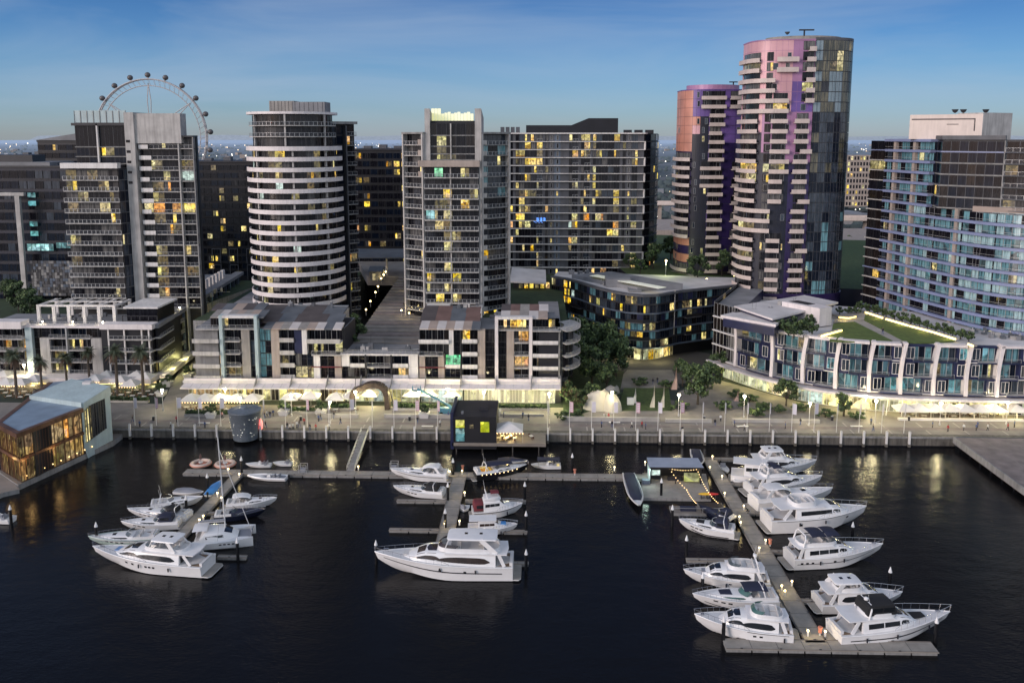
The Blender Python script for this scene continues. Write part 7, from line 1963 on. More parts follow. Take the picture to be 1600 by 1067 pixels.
	if hardtop:
		hx0, hx1, hh2 = hardtop[0]*L_, hardtop[1]*L_, hardtop[2]*k; zz = zt+hh2
		HS = [(hx0, w*.6, zz-.06, w*.55, zz+.06), (hx0+.2, w*.82, zz-.08, w*.78, zz+.10), ((hx0+hx1)/2, w*.84, zz-.08, w*.8, zz+.14), (hx1-.3, w*.8, zz-.08, w*.74, zz+.08), (hx1, w*.6, zz-.08, w*.5, zz+.02)]
		ht = b.loft('hardtop', HS)
		for sg in (-1, 1):
			q = MB(); q.bar((hx0+.1, sg*w*.84, zt-.05), (hx0+.32*(hx1-hx0), sg*w*.74, zz-.04), .14, .7*k, 'hull_white'); q.bar((hx1+.3, sg*w*.72, zt+.5*k), (hx1-.35, sg*w*.7, zz-.05), .08, .16, 'hull_white'); b.part('hardtop_support', q, ht, False)
		for dx in (.3, .6):
			q = MB(); q.box(hx0+dx*(hx1-hx0), hx0+dx*(hx1-hx0)+.5, -.3, .3, zz+.16, zz+.19, 'boat_glass'); b.part('roof_hatch', q, ht, False)
	if bimini:
		for (bx0, bx1, mat) in bimini: b.canopy(bx0*L_, bx1*L_, w*1.75, zt+.4, zt+1.95*k, mat)
	if enclosure: b.enclosed(fx0+.1, fx1-.1, w*.8, zt+.4, w*.78, zt+1.9*k, enclosure)
	if arch: b.arch(fx0+.05*(fx1-fx0), w*1.75, top, zt+1.75*k, .5*k, dome=dome, r=.13*k)
	b.bow_rail(.48, rail_h*k)
	if sunpad: 
		sx0, sx1 = (.68*L_, .84*L_); zz = zd(.7*L_)+.34*k
		q = MB(); q.prism([(sx0, -w*.42), (sx1, -w*.28), (sx1, w*.28), (sx0, w*.42)], zz, zz+.16, sunpad); b.part('sunpad', q, None, False)
	b.platform(platform*k, .4)
	# cockpit well, stairs and transom seat
	q = MB(); q.box(.25, x0-.05, -Bm*.36, Bm*.36, zd(0)+.065, zd(0)+.075, 'teak'); b.part('cockpit_floor', q, None, False)
	q = MB(); q.box(.05, .5*k, -Bm*.33, Bm*.33, zd(0)+.02, zd(0)+.55*k, open_cockpit); b.part('transom_seat', q, None, False)
	if fenders:
		for sg in (-1, 1): b.fenders(fenders, sg)
	q = MB(); 
	for sg in (-1, 1): q.box(L_*.96, L_*1.0, sg*.12-.05, sg*.12+.05, b.fb*k+.0, b.fb*k+.18, 'chrome')
	b.part('anchor_cleat', q, None, False)
	return b.done()

def sport_cruiser(label, bow, stern, beam=None, fb=(1.55, 1.1), canopy=None, hardtop=None, stripe=None, sunpad=None, arch=True, k=1., glass='boat_glass', hull='hull_white', deck='deck_white', ports=(.62, .7, .78), outboards=0, rail=True, screen_x=.46, cabin_top=.55, group='boats moored in the marina', name='cabin_cruiser', cat='cabin cruiser', tender=False, lit=None, canopy_x=(.12, .50), enclosed=True, cab_mat='hull_white'):
	b = Boat(label, bow, stern, beam, name, cat, group); L_, Bm = b.L, b.B
	b.setup(fb[0]*k, fb[1]*k, .07); b.hull(hull, deck=deck)
	if stripe: b.stripe(*stripe)
	if ports: b.ports(ports, .66, .5*k, .18)
	zd = lambda x: b.sz(min(1, x/L_))-.05
	xs = screen_x*L_; w = Bm*.38
	S = [(xs-.12*L_, w, zd(xs), w*.94, zd(xs)+.5*k), (xs, w*.98, zd(xs), w*.86, zd(xs)+cabin_top*k), (xs+.16*L_, w*.86, zd(xs+.16*L_), w*.66, zd(xs)+cabin_top*k*.92), (xs+.30*L_, w*.56, zd(xs+.3*L_), w*.42, zd(xs+.3*L_)+.30*k), (xs+.42*L_, w*.2, zd(xs+.42*L_)-.03, w*.14, zd(xs+.42*L_)+.05)]
	c = b.loft('cabin', S, cab_mat)
	b.side_win(S, xs-.04*L_, xs+.24*L_, .22, .66, c, glass, (.2, .6)); b.front_win(S, xs+.17*L_, xs+.23*L_, c, .5, glass, name='deck_hatch')
	if sunpad:
		q = MB(); sx0, sx1 = xs+.12*L_, xs+.27*L_; zz = zd(xs)+cabin_top*k*.95
		q.add([(sx0, -w*.5, zz+.05), (sx0, w*.5, zz+.05), (sx1, w*.36, zd(sx1)+.50*k), (sx1, -w*.36, zd(sx1)+.50*k), (sx0, -w*.5, zz-.2), (sx0, w*.5, zz-.2), (sx1, w*.36, zd(sx1)), (sx1, -w*.36, zd(sx1))], [(0,1,2,3)[::-1], (0,4,5,1), (3,2,6,7), (0,3,7,4), (1,5,6,2)], sunpad); b.part('sunpad', q, None, False)
	# wrap windscreen
	zt = zd(xs)+cabin_top*k*.92
	q = MB(); vs = []; n = 10
	for i in range(n+1):
		a = -1.25+2.5*i/n
		x = xs-.10*L_+(.13*L_)*math.cos(a); y = w*.95*math.sin(a)/math.sin(1.25)
		vs += [(x, y, zt-.02), (x-.055*L_, y*.90, zt+.62*k)]
	q.add(vs, [(i*2, i*2+2, i*2+3, i*2+1) for i in range(n)], 'windscreen' if glass == 'boat_glass' else glass); ws = b.part('windscreen', q)
	q = MB(); q.tube([vs[i*2+1] for i in range(n+1)], .035*k, 'hull_white', 5); b.part('screen_frame', q, ws)
	# cockpit
	q = MB(); q.box(.35*k, xs-.13*L_, -w*.92, w*.92, zd(0)+.055, zd(0)+.065, 'teak'); b.part('cockpit_floor', q, None, False)
	q = MB(); 
	for sg in (-1, 1): q.box(.1, xs-.10*L_, sg*w*.98-.09, sg*w*.98+.09, zd(0)+.02, zd(0)+.50*k, 'hull_white')
	q.box(.08, .42*k, -w*.95, w*.95, zd(0)+.02, zd(0)+.55*k, 'hull_white'); b.part('coaming', q, None, False)
	b.seats([(.8*k, 0, .6*k, w*1.4, zd(0)+.07), (xs-.19*L_, -w*.45, .55*k, w*.6, zd(0)+.07), (xs-.19*L_, w*.45, .55*k, w*.6, zd(0)+.07)])
	if canopy:
		if enclosed: b.enclosed(canopy_x[0]*L_, canopy_x[1]*L_-.05*L_, w*.98, zd(0)+.45*k, w*.84, zt+1.0*k, canopy, (.25, .12*L_))
		else: b.canopy(canopy_x[0]*L_, canopy_x[1]*L_, w*1.9, zd(0)+.5*k, zt+1.05*k, canopy)
	if hardtop:
		zz = zt+.95*k; HS = [(.14*L_, w*.7, zz-.1, w*.6, zz), (.18*L_, w*.92, zz-.1, w*.82, zz+.08), (.34*L_, w*.9, zz-.08, w*.8, zz+.12), (xs-.07*L_, w*.84, zz-.25*k, w*.74, zz-.04), (xs-.0*L_, w*.76, zt+.42*k, w*.6, zt+.56*k)]
		ht = b.loft('hardtop', HS, hardtop)
		for sg in (-1, 1):
			q = MB(); q.bar((.13*L_, sg*w*.95, zd(0)+.4*k), (.22*L_, sg*w*.82, zz), .12, .5*k, 'hull_white'); b.part('hardtop_support', q, ht, False)
		b.side_win(HS, .26*L_, xs-.05*L_, -.5, .2, ht, glass, n=4)
	if arch: b.arch(.17*L_, w*1.95, zd(0)+.3*k, zt+.95*k, .35*k, dome=False, r=.09*k)
	if rail: b.bow_rail(.5, .55*k, r=.022)
	if outboards: b.outboard(n=outboards, k=1.2)
	else: b.platform(.85*k, .32)
	if lit:
		for i in range(9):
			t = .10+.085*i; q = MB(); q.ball((b.sx(t), -b.hw(t)-.06, b.sz(t)-.08), .10, 'bulb_string', 6); b.part('string_light', q)
		q = MB(); q.box(.12*L_, .30*L_, -w*.7, w*.7, zd(0)+.08, zd(0)+.6, 'lit_orange'); b.part('lit_cockpit', q, None, False)
	return b.done()

def small_boat(label, bow, stern, beam=None, fb=(.75, .55), hull='hull_white', cover=None, outboard=1, inner='deck_white', name='runabout', cat='small boat', tube=False, console=True, group='boats moored in the marina', z=0., screen=False, ob='rubber_black', seats=True):
	b = Boat(label, bow, stern, beam, name, cat, group, z); L_, Bm = b.L, b.B
	b.setup(fb[0], fb[1], .05, .5, .3); b.hull(hull, boot=None, deck=inner, n=14)
	zd = b.fs
	if tube:
		for sg in (-1, 1):
			m = MB(); m.tube([(b.sx(t), sg*(b.hw(t)+.0), b.sz(t)+.05) for t in [i/12*.985 for i in range(13)]], .24, tube, 8); b.part('inflatable_tube', m)
	if cover:
		S = [(-.05, b.hw(0)*1.03, zd-.12, b.hw(0)*.8, zd+.2), (.25*L_, b.hw(.25)*1.04, b.sz(.25)-.12, Bm*.36, zd+.52), (.55*L_, b.hw(.55)*1.04, b.sz(.55)-.1, Bm*.34, zd+.6), (.8*L_, b.hw(.8)*1.05, b.sz(.8)-.08, Bm*.22, b.sz(.8)+.28), (1.0*L_, .08, b.sz(1)-.05, .05, b.sz(1)+.05)]
		b.loft('cover', S, cover)
	else:
		if console: b.box('console', .42*L_, .52*L_, Bm*.36, zd, zd+.75, 'hull_white', taper=.08)
		if screen or console:
			m = MB(); m.add([(.53*L_, -Bm*.25, zd+.45), (.53*L_, Bm*.25, zd+.45), (.49*L_, Bm*.22, zd+.95), (.49*L_, -Bm*.22, zd+.95)], [(0, 1, 2, 3)], 'windscreen'); b.part('windscreen', m)
		if seats: b.seats([(.22*L_, 0, .45, Bm*.7, zd), (.34*L_, 0, .4, Bm*.4, zd)], 'canvas_grey')
		m = MB(); m.prism([(.05*L_, -Bm*.34), (.62*L_, -Bm*.34), (.86*L_, -Bm*.12), (.86*L_, Bm*.12), (.62*L_, Bm*.34), (.05*L_, Bm*.34)], b.sz(.8)-.30+.02, b.sz(.8)-.02, 'canvas_grey' if tube else 'cushion_white'); b.part('inner_liner', m, None, False)
	if outboard: b.outboard(mat=ob, n=outboard)
	return b.done()
# ---------------------------------------------------------------- the boats, left group
flybridge_yacht('large white flybridge yacht with blue sunpad and three slit portholes, nearest of the left boats', (158, 877), (326, 893), 5.6, fb=(2.7, 1.9), hardtop=(.24, .47, 1.75), arch=False, ports=(.42, .455, .49, .62, .68), sunpad='cushion_blue', house=(.2, .84), fly=(.17, .55), k=1.0, screen='windscreen', platform=1.6)
def catamaran():
	b = Boat('white sailing catamaran with a tall bare mast beside the left walkway', (398, 842), (304, 850), 6.6, 'sailing_catamaran', 'catamaran', 'boats moored in the marina'); L_ = b.L
	for sg in (-1, 1):
		m = MB(); n = 14; vs = []
		for i in range(n+1):
			t = i/n; hb = .85*(1-max(0, (t-.55)/.45)**2.)+.02; zs = 1.25+.45*t; x = L_*t
			vs += [(x, sg*2.45+hb*q, z) for q, z in ((-1, zs), (-.85, .3), (0, -.35), (.85, .3), (1, zs))]
		m.add(vs, [(i*5+k, i*5+k+1, (i+1)*5+k+1, (i+1)*5+k) for i in range(n) for k in range(4)]+[(i*5+4, i*5, (i+1)*5, (i+1)*5+4) for i in range(n)]+[(0, 1, 2, 3, 4)], 'hull_white'); h = b.part('hull', m)
		for t in (.45, .52, .59, .66):
			m = MB(); m.box(L_*t, L_*t+.42, sg*2.45-.87, sg*2.45+.87, .95, 1.13, 'boat_glass'); b.part('porthole', m, h, False)
	S = [(L_*.12, 2.5, 1.2, 2.3, 1.9), (L_*.2, 2.6, 1.2, 2.3, 2.7), (L_*.5, 2.5, 1.3, 1.9, 2.75), (L_*.66, 2.0, 1.4, 1.2, 2.0), (L_*.74, 1.5, 1.45, .8, 1.55)]
	c = b.loft('cabin', S); b.side_win(S, L_*.22, L_*.6, .42, .7, c, 'boat_glass', split_=4, n=3); b.front_win(S, L_*.52, L_*.64, c, .85)
	b.box('bridge_deck', L_*.02, L_*.72, 5.0, .85, 1.25, 'deck_white')
	m = MB(); m.tube([(L_*.96, -2.4, 1.5), (L_*.96, 2.4, 1.5)], .12, 'chrome', 6); b.part('cross_beam', m)
	m = MB(); m.add([(L_*.74, -1.5, 1.3), (L_*.95, -1.5, 1.4), (L_*.95, 1.5, 1.4), (L_*.74, 1.5, 1.3)], [(0, 1, 2, 3)], 'canvas_grey'); b.part('trampoline', m)
	q = MB(); mx = L_*.52; H_ = 17.0
	q.tube([(mx, 0, 2.6), (mx-.5, 0, 2.6+H_)], .13, 'deck_white', 8, .09); ms = b.part('mast', q)
	q = MB(); q.tube([(mx-.45, 0, 2.6+H_-2.2), (L_*.955, 0, 1.6)], .06, 'deck_white', 6); b.part('furled_jib', q, ms)
	q = MB(); q.tube([(mx, 0, 3.9), (L_*.08, 0, 3.95)], .13, 'deck_white', 6); q.tube([(mx-.1, 0, 4.15), (L_*.1, 0, 4.2)], .22, 'canvas_grey', 8); b.part('boom', q, ms)
	for sg in (-1, 1):
		q = MB(); q.tube([(mx-.4, 0, 2.6+H_*.88), (mx-.15, sg*1.1, 2.6+H_*.45), (mx-1., sg*2.9, 1.6)], .022, 'chrome', 4); b.part('shroud', q, ms)
	b.canopy(L_*.0, L_*.24, 3.6, 1.4, 3.3, 'hull_white', True, .15, 'hardtop'); b.seats([(L_*.1, 0, .8, 3., 1.26)])
	b.done()
catamaran()
b = sport_cruiser('pale mint green cruiser with portholes behind the large left yacht', (146, 851), (246, 846), 3.9, fb=(1.7, 1.3), hull='hull_mint', ports=(.5, .58, .66, .74), canopy=None, stripe=(.72, .86, .3, .95, 'hull_white'), arch=False)
sport_cruiser('white cruiser with zipped navy canopy next to the mint green boat', (196, 826), (282, 822), 3.6, canopy='canvas_navy', arch=False)
sport_cruiser('white sports boat with open radar arch and dark screen left of the left walkway', (206, 806), (296, 812), 3.5, arch=True, canopy='canvas_black', canopy_x=(.2, .5))
sport_cruiser('white cruiser with outboards, wrap dark windscreen and bow to the right', (312, 787), (236, 796), 3.6, arch=True, outboards=2, rail=False, ports=(.5, .66))
small_boat('small tender under a grey cover behind the twin-outboard cruiser', (316, 773), (274, 770), 2.2, cover='canvas_grey', outboard=0, name='tender', cat='tender')
small_boat('small boat under a bright blue cover beside the left walkway', (345, 756), (326, 776), 2.2, cover='canvas_blue', outboard=1)
sport_cruiser('white fishing cruiser with hard cabin roof right of the left walkway', (428, 789), (354, 795), 3.2, hardtop='hull_white', arch=False, screen_x=.52, ports=())
sport_cruiser('black hulled open boat with silver bow rail right of the left walkway', (410, 806), (336, 812), 3.2, hull='hull_navy', deck='canvas_navy', cab_mat='canvas_navy', arch=False, ports=(), fb=(1.4, 1.0))
small_boat('white rigid inflatable boat with outboard beside the main pontoon', (390, 748), (448, 750), 2.3, tube='hull_white', name='inflatable_boat', cat='inflatable boat')
small_boat('small white runabout tied inside the main pontoon left of the rigid inflatable', (386, 729), (424, 729), 2.0, outboard=0, screen=True)
small_boat('small white jet boat tied inside the main pontoon beside the steel cage', (428, 727), (456, 727), 1.9, outboard=0, screen=True, console=False)
small_boat('white boat cut by the left edge of the picture', (-26, 813), (20, 816), 2.6, fb=(1.0, .8), outboard=0)
# donut boats
def donut(x, y, lab):
	p = W(x, y, 0); t = thing('donut_boat', lab, 'donut boat', p, 'round donut boats at the main pontoon'); m = MB(); n = 24; k = 8; vs = []
	for i in range(n):
		a = 2*math.pi*i/n
		for j in range(k):
			c = 2*math.pi*j/k; rr = 1.85+.42*math.cos(c); vs.append((p.x+rr*math.cos(a), p.y+rr*math.sin(a), .5+.42*math.sin(c)))
	m.add(vs, [(i*k+j, ((i+1) % n)*k+j, ((i+1) % n)*k+(j+1) % k, i*k+(j+1) % k) for i in range(n) for j in range(k)], 'raft_cream'); m.build('ring_hull', t, True)
	m = MB(); m.tube([(p.x+2.29*math.cos(.2618*i), p.y+2.29*math.sin(.2618*i), .5) for i in range(25)], .1, 'raft_orange', 6); m.build('ring_trim', t, True)
	m = MB(); m.lathe([(.02, .1), (1.45, .12), (1.45, .18), (.02, .19)], 'raft_orange', (p.x, p.y, 0), 20); m.build('floor', t)
	m = MB(); m.lathe([(.05, .2), (.5, .75), (.5, .85), (.05, .86)], 'cushion_white', (p.x, p.y, 0), 12); m.build('table', t)
	m = MB(); m.tube([(p.x, p.y, .2), (p.x, p.y, 2.6)], .06, 'chrome', 6); m.lathe([(.28, 1.5), (.22, 2.2), (.05, 2.7)], 'canvas_brown', (p.x, p.y, 0), 10); m.build('folded_parasol', t)
donut(314, 727, 'round orange and cream donut boat at the left end of the main pontoon'); donut(352, 728, 'round orange and cream donut boat behind the catamaran mast')

# ---------------------------------------------------------------- middle group
flybridge_yacht('very large white flybridge yacht with hardtop and long dark lens window, middle of the water', (600, 892), (802, 896), 6.4, fb=(3.1, 2.2), hardtop=(.12, .50, 2.0), arch=False, stripe=(.52, .60, .08, .95), ports=(.55, .36), house=(.13, .84), fly=(.10, .58), k=1.12, platform=1.2, glass='boat_glass_brown', screen='boat_glass_brown', rail_h=.7, sunpad='cushion_white')
sport_cruiser('white cruiser with white hardtop left of the middle walkway', (616, 745), (700, 750), 3.9, hardtop='hull_white', stripe=(.7, .78, .05, .9), arch=False, fb=(1.7, 1.3), k=1.1, ports=())
sport_cruiser('white cruiser with black canopy left of the middle walkway', (620, 770), (694, 776), 3.6, canopy='canvas_black', ports=(.55, .62, .7))
sport_cruiser('dark hulled party boat with string lights and navy canopy right of the middle walkway', (820, 739), (742, 748), 4.2, hull='hull_black', canopy='canvas_navy', enclosed=False, lit=True, canopy_x=(.2, .72), fb=(1.8, 1.4), ports=(.4, .5), arch=True, k=1.1)
small_boat('small boat with navy cover just behind the party boat', (822, 724), (778, 722), 2.2, cover='canvas_navy', outboard=0)
small_boat('white lit launch with navy bimini behind the main pontoon', (832, 731), (876, 731), 2.3, fb=(.9, .8), cover=None, outboard=0, name='launch', cat='launch')
q = WY(832, 731, 1); p = W(856, 731, 0); m = MB(); m.box(p.x-2.3, p.x+2.6, p.y-1.0, p.y+1.0, 2.0, 2.14, 'canvas_navy')
for dx in (-2.1, 2.4):
	for dy in (-.9, .9): m.tube([(p.x+dx, p.y+dy, .7), (p.x+dx, p.y+dy, 2.0)], .04, 'chrome', 4)
m.box(p.x+1.9, p.x+2.5, p.y-1.12, p.y-1.06, .9, 1.5, 'lit_pale'); solo(m, 'boat_canopy', 'navy bimini top standing over the lit launch', 'boat canopy', (p.x, p.y, .7))
def trawler(label, bow, stern, beam, canv, cabin_m='hull_white', glass='boat_glass', k=1., hull='hull_white', roof=None, fore=None, stripe=None, fly=True, group='boats moored in the marina'):
	b = Boat(label, bow, stern, beam, 'motor_cruiser', 'motor cruiser', group); L_, Bm = b.L, b.B; b.setup(1.9*k, 1.25*k, .06, .5); b.hull(hull)
	if stripe: b.stripe(*stripe)
	zd = lambda x: b.sz(min(1, x/L_))-.05; w = Bm*.38; x0, x1 = .22*L_, .66*L_
	S = [(x0, w, zd(x0), w*.95, zd(x0)+1.85*k), (x0+.1, w, zd(x0), w*.95, zd(x0)+1.9*k), (x1-.9*k, w*.95, zd(x1), w*.9, zd(x0)+1.9*k), (x1, w*.9, zd(x1), w*.8, zd(x1)+.75*k), (x1+.14*L_, w*.7, zd(x1+.14*L_), w*.55, zd(x1+.14*L_)+.45*k), (x1+.17*L_, w*.5, zd(x1+.17*L_), w*.4, zd(x1+.17*L_)+.05)]
	c = b.loft('cabin', S, cabin_m, roof='hull_white'); b.side_win(S, x0+.3, x1-.9*k, .42, .72, c, glass, split_=3, n=3); b.front_win(S, x1-.8*k, x1-.08, c, .85, glass)
	zt = zd(x0)+1.9*k
	if roof: b.box('roof', .03*L_, x1-.5*k, w*2.05, zt+.04, zt+.16, roof)
	if fore: b.box('foredeck_cover', x1+.02*L_, x1+.16*L_, w*1.1, zd(x1)+.45*k, zd(x1)+.72*k, fore, taper=.1)
	if fly:
		F = [(x0+.2, w*.8, zt, w*.85, zt+.5*k), (x0+.5*(x1-x0), w*.85, zt, w*.9, zt+.62*k), (x1-1.0*k, w*.7, zt, w*.6, zt+.6*k), (x1-.6*k, w*.4, zt, w*.3, zt+.2)]
		b.loft('flybridge', F); b.canopy(x0+.35*(x1-x0), x0+.75*(x1-x0), w*1.3, zt+.4, zt+1.5*k, canv, True, .2); b.arch(x0+.25*(x1-x0), w*1.5, zt, zt+1.5*k, -.5*k, dome=False)
	if canv and fly: b.enclosed(.02*L_, x0, w, zd(0)+.3, w*.9, zd(0)+1.75*k, canv, (.2, .05))
	b.bow_rail(.5, .7*k); b.platform(.6, .3); b.fenders((.4, .7)); return b.done()
trawler('white motor cruiser with maroon canopies right of the middle walkway', (812, 801), (738, 806), 3.9, 'canvas_maroon', k=1.05, stripe=(.8, .9))
trawler('white launch with brown side windows and blue foredeck behind the large middle yacht', (804, 831), (731, 832), 3.4, None, glass='boat_glass_brown', k=.85, roof='hull_white', fore='canvas_blue', fly=False)
small_boat('tiny white dinghy beside the middle walkway', (733, 795), (722, 799), 1.6, outboard=0, console=False, name='dinghy', cat='dinghy')

# ---------------------------------------------------------------- right group
def canal_boat(label, bow, stern, beam, cover, hull='hull_black'):
	b = Boat(label, bow, stern, beam, 'covered_launch', 'launch', 'boats moored in the marina'); b.setup(1.0, .8, .03, .55, .4, .8, 2.6); b.hull(hull, boot=None)
	L_ = b.L; g = MB()
	for sg in (1, -1): g.tube([(b.sx(t), b.hw(t)*sg, b.sz(t)+.05) for t in [i/16*.99 for i in range(17)]], .16, 'cushion_white', 6)
	b.part('rubbing_rope', g); S = [(.02*L_, b.hw(0)*.85, .8, b.hw(0)*.8, 1.15), (.1*L_, b.hw(.1)*.9, .8, b.hw(.1)*.85, 1.35), (.75*L_, b.hw(.75)*.9, .85, b.hw(.75)*.8, 1.4), (.86*L_, b.hw(.86)*.8, .95, b.hw(.86)*.6, 1.2)]
	b.loft('cover', S, cover); return b.done()
canal_boat('long black launch under a navy cover, bow to the viewer, left of the floating pavilion', (998, 796), (982, 745), 3.0, 'canvas_navy')
canal_boat('short covered navy launch behind the floating pavilion near the walkway start', (1093, 732), (1086, 708), 2.6, 'canvas_navy', 'hull_navy')
sport_cruiser('white cruiser with navy canopy left of the right walkway below the string lights', (1066, 826), (1148, 838), 3.9, canopy='canvas_navy', stripe=(.05, .2, .1, .8), fb=(1.7, 1.2), k=1.1, sunpad='canvas_black')
sport_cruiser('dark blue covered boat with outboards tucked behind the navy-canopy cruiser', (1096, 802), (1146, 820), 2.8, hull='hull_navy', canopy='canvas_navy', deck='canvas_navy', cab_mat='canvas_navy', outboards=2, arch=False, ports=(), rail=False)
flybridge_yacht('white flybridge yacht with dome on its radar arch left of the right walkway', (1076, 908), (1200, 915), 4.6, fb=(2.2, 1.5), arch=True, house=(.2, .84), fly=(.12, .52), k=.95, ports=(.5,), sunpad='canvas_grey')
sport_cruiser('sports cruiser with navy bimini, navy sunpad and a red ring left of the right walkway', (1090, 945), (1212, 944), 4.2, canopy='canvas_navy', enclosed=False, sunpad='canvas_navy', glass='boat_glass_teal', fb=(1.7, 1.3), k=1.15, stripe=(.0, .1, .1, .9), canopy_x=(.14, .44))
flybridge_yacht('white flybridge yacht with teal fly screen, nearest boat left of the right walkway', (1094, 984), (1236, 997), 4.9, fb=(2.5, 1.7), arch=False, house=(.16, .80), fly=(.10, .46), k=1.0, screen='boat_glass_teal', stripe=(.9, .97, .05, .5), ports=(.35, .42), fenders=(.1, .75), lens=True)
flybridge_yacht('white motor yacht farthest back right of the right walkway, bow past the lamp reflection', (1268, 736), (1170, 739), 5.4, fb=(2.6, 1.8), arch=False, house=(.2, .8), fly=(.18, .55), hardtop=(.2, .5, 1.7), k=1.0, screen=None)
trawler('white trawler with square wheelhouse at the start of the right walkway', (1236, 758), (1142, 748), 4.8, None, k=1.32, roof='hull_white', fly=False)
flybridge_yacht('white flybridge boat with small navy bimini behind the long motor yacht', (1276, 762), (1168, 771), 5.0, fb=(2.4, 1.6), bimini=[(.3, .42, 'canvas_navy')], arch=True, house=(.2, .8), fly=(.18, .55), k=1.1)
sport_cruiser('low white sports cruiser with wide grey windscreen beside the long motor yacht', (1292, 783), (1176, 795), 5.0, hardtop='hull_white', arch=False, fb=(2.0, 1.5), k=1.4, ports=(.55, .63))
flybridge_yacht('long white motor yacht with dark window strip and open aft deck, right walkway', (1342, 817), (1196, 825), 6.4, fb=(3.0, 2.3), arch=False, lens=False, win_split=1, house=(.26, .86), fly=(.24, .50), k=1.12, stripe=(.93, .97, .05, .9), ports=(.3, .8), hardtop=None, screen=None, platform=.9, fly_h=.9)
flybridge_yacht('classic white motor yacht with navy bimini tops and three square windows right of the walkway', (1366, 873), (1232, 882), 5.2, fb=(2.6, 1.9), bimini=[(.20, .36, 'canvas_navy'), (.37, .52, 'canvas_navy')], arch=True, lens=False, house=(.12, .74), fly=(.08, .52), k=1.05, stripe=(.5, .56, .03, .92), ports=(.08, .14, .2, .45), dome=False, rake=.09)
flybridge_yacht('white sports yacht with smooth white hardtop right of the right walkway', (1400, 944), (1276, 949), 5.0, fb=(2.1, 1.5), arch=False, hardtop=(.16, .5, 1.3), house=(.2, .82), fly=(.2, .52), k=1.0, screen=None, rail_h=.9)
flybridge_yacht('white flybridge yacht with black enclosure and long bow rail, nearest right of the walkway', (1466, 984), (1302, 998), 5.4, fb=(2.7, 1.7), enclosure='canvas_black', arch=True, lens=False, house=(.2, .76), fly=(.24, .54), k=1.05, stripe=(.45, .55, .08, .95), fenders=(.22, .5, .8), rail_h=1.0, dome=True, rake=.10, sunpad='canvas_black', win_split=2)
small_boat('white dinghy standing beside the shore end of the right walkway', (1137, 742), (1128, 730), 1.6, outboard=0, console=False, name='dinghy', cat='dinghy')
small_boat('cream inflatable tender hung behind the long white motor yacht', (1178, 776), (1190, 800), 1.9, tube='cushion_white', outboard=1, ob='canvas_grey', name='inflatable_boat', cat='inflatable boat')
small_boat('small white dinghy on the finger next to the white trawler', (1148, 757), (1160, 752), 1.7, tube='hull_white', outboard=1, ob='hull_white', name='inflatable_boat', cat='inflatable boat')

# floating pavilion with string lights
def pavilion():
	a, b = W(1008, 782, 0), W(1122, 782, 0); c, d = W(1012, 746, 0), W(1104, 746, 0); yb = c.y
	t = thing('floating_pavilion', 'floating pavilion with pale blue roof and string lights left of the right walkway', 'pavilion', ((a.x+b.x)/2, a.y, 0))
	m = MB(); m.prism([(a.x-1, a.y), (b.x-1.5, a.y), (d.x, yb+1), (c.x-1, yb+1)], -.3, .62, 'grey_concrete', 'pontoon_deck'); m.build('float_deck', t)
	x0, x1 = WY(1014, 745, yb-3).x, WY(1094, 745, yb-3).x; zr = 4.0; y0 = yb-4.6; y1 = yb
	m = MB(); m.prism([(x0-.3, y0-.4), (x1+.3, y0-.4), (x1+.1, y1+.4), (x0-.1, y1+.4)], zr, zr+.35, 'charcoal', 'roof_light_blue'); m.build('roof', t)
	m = MB(); m.box(x0, x1, y1-.2, y1, .62, zr, 'charcoal'); m.box(x0, x0+.2, y0+.3, y1-.2, .62, zr, 'aqua_paint'); m.box(x0+.2, x0+2.6, y0+2.4, y1-.2, .62, zr, 'charcoal'); m.box(x1-.2, x1, y0+.2, y1-.2, .62, zr, 'charcoal'); m.build('wall', t)
	for dx in (.1, 5.2, x1-x0-.25):
		m = MB(); m.box(x0+dx, x0+dx+.18, y0, y0+.18, .62, zr, 'charcoal'); m.build('post', t)
	m = MB(); m.box(x1-3.6, x1-.4, y0+.3, y0+.36, 1.0, 2.9, 'lit_acid_dim'); m.build('lit_screen', t)
	m = MB(); m.box(x0+.3, x0+2.4, y0+2.3, y0+2.39, 1.5, 2.6, 'lit_cool'); m.build('window', t)
	m = MB(); m.box(x0+4, x0+7, y0+1.6, y0+2.4, .63, 1.4, 'charcoal'); m.build('bar_counter', t)
	m = MB(); m.box(x0-1.6, x0-.1, y0-.5, y0+.6, .63, 1.5, 'steel_blue_panel'); m.build('cabinet', t)
	lamp_light(t, (x0-.7, y0+.8, 3.2), 220, (.75, 1, .85), .3, 'wall_lamp'); lamp_light(t, (x0+5.5, y0+1.0, 3.4), 70, (1, .75, .4), .3, 'hanging_lamp')
	m = MB()
	def string(p, q, n, sag):
		for i in range(n+1):
			f = i/n; v = Vector(p)*(1-f)+Vector(q)*f; v.z -= sag*4*f*(1-f); m.ball(v, .075, 'bulb_string', 6)
	string((x0+4, y0, 3.9), (x1-.6, y0, 3.9), 11, .35); string((x0+4, y0, 3.9), (x0+6.4, a.y+.4, 2.2), 8, .3); string((x0+6.4, a.y+.4, 2.2), (x0+7.4, a.y-4.4, 1.6), 8, .25); string((x1-1, y0, 3.9), (x1-.2, a.y+.4, 2.2), 9, .3); string((x1-.2, a.y+.4, 2.2), (x1+1.0, a.y-4.2, 1.6), 7, .2)
	m.build('string_lights', t)
pm('roof_light_blue', (.30, .34, .42), .6, var=.12)
litm('lit_acid_dim', (.12, .13, .03), (.48, .52, .20), .8, .8)
pavilion()
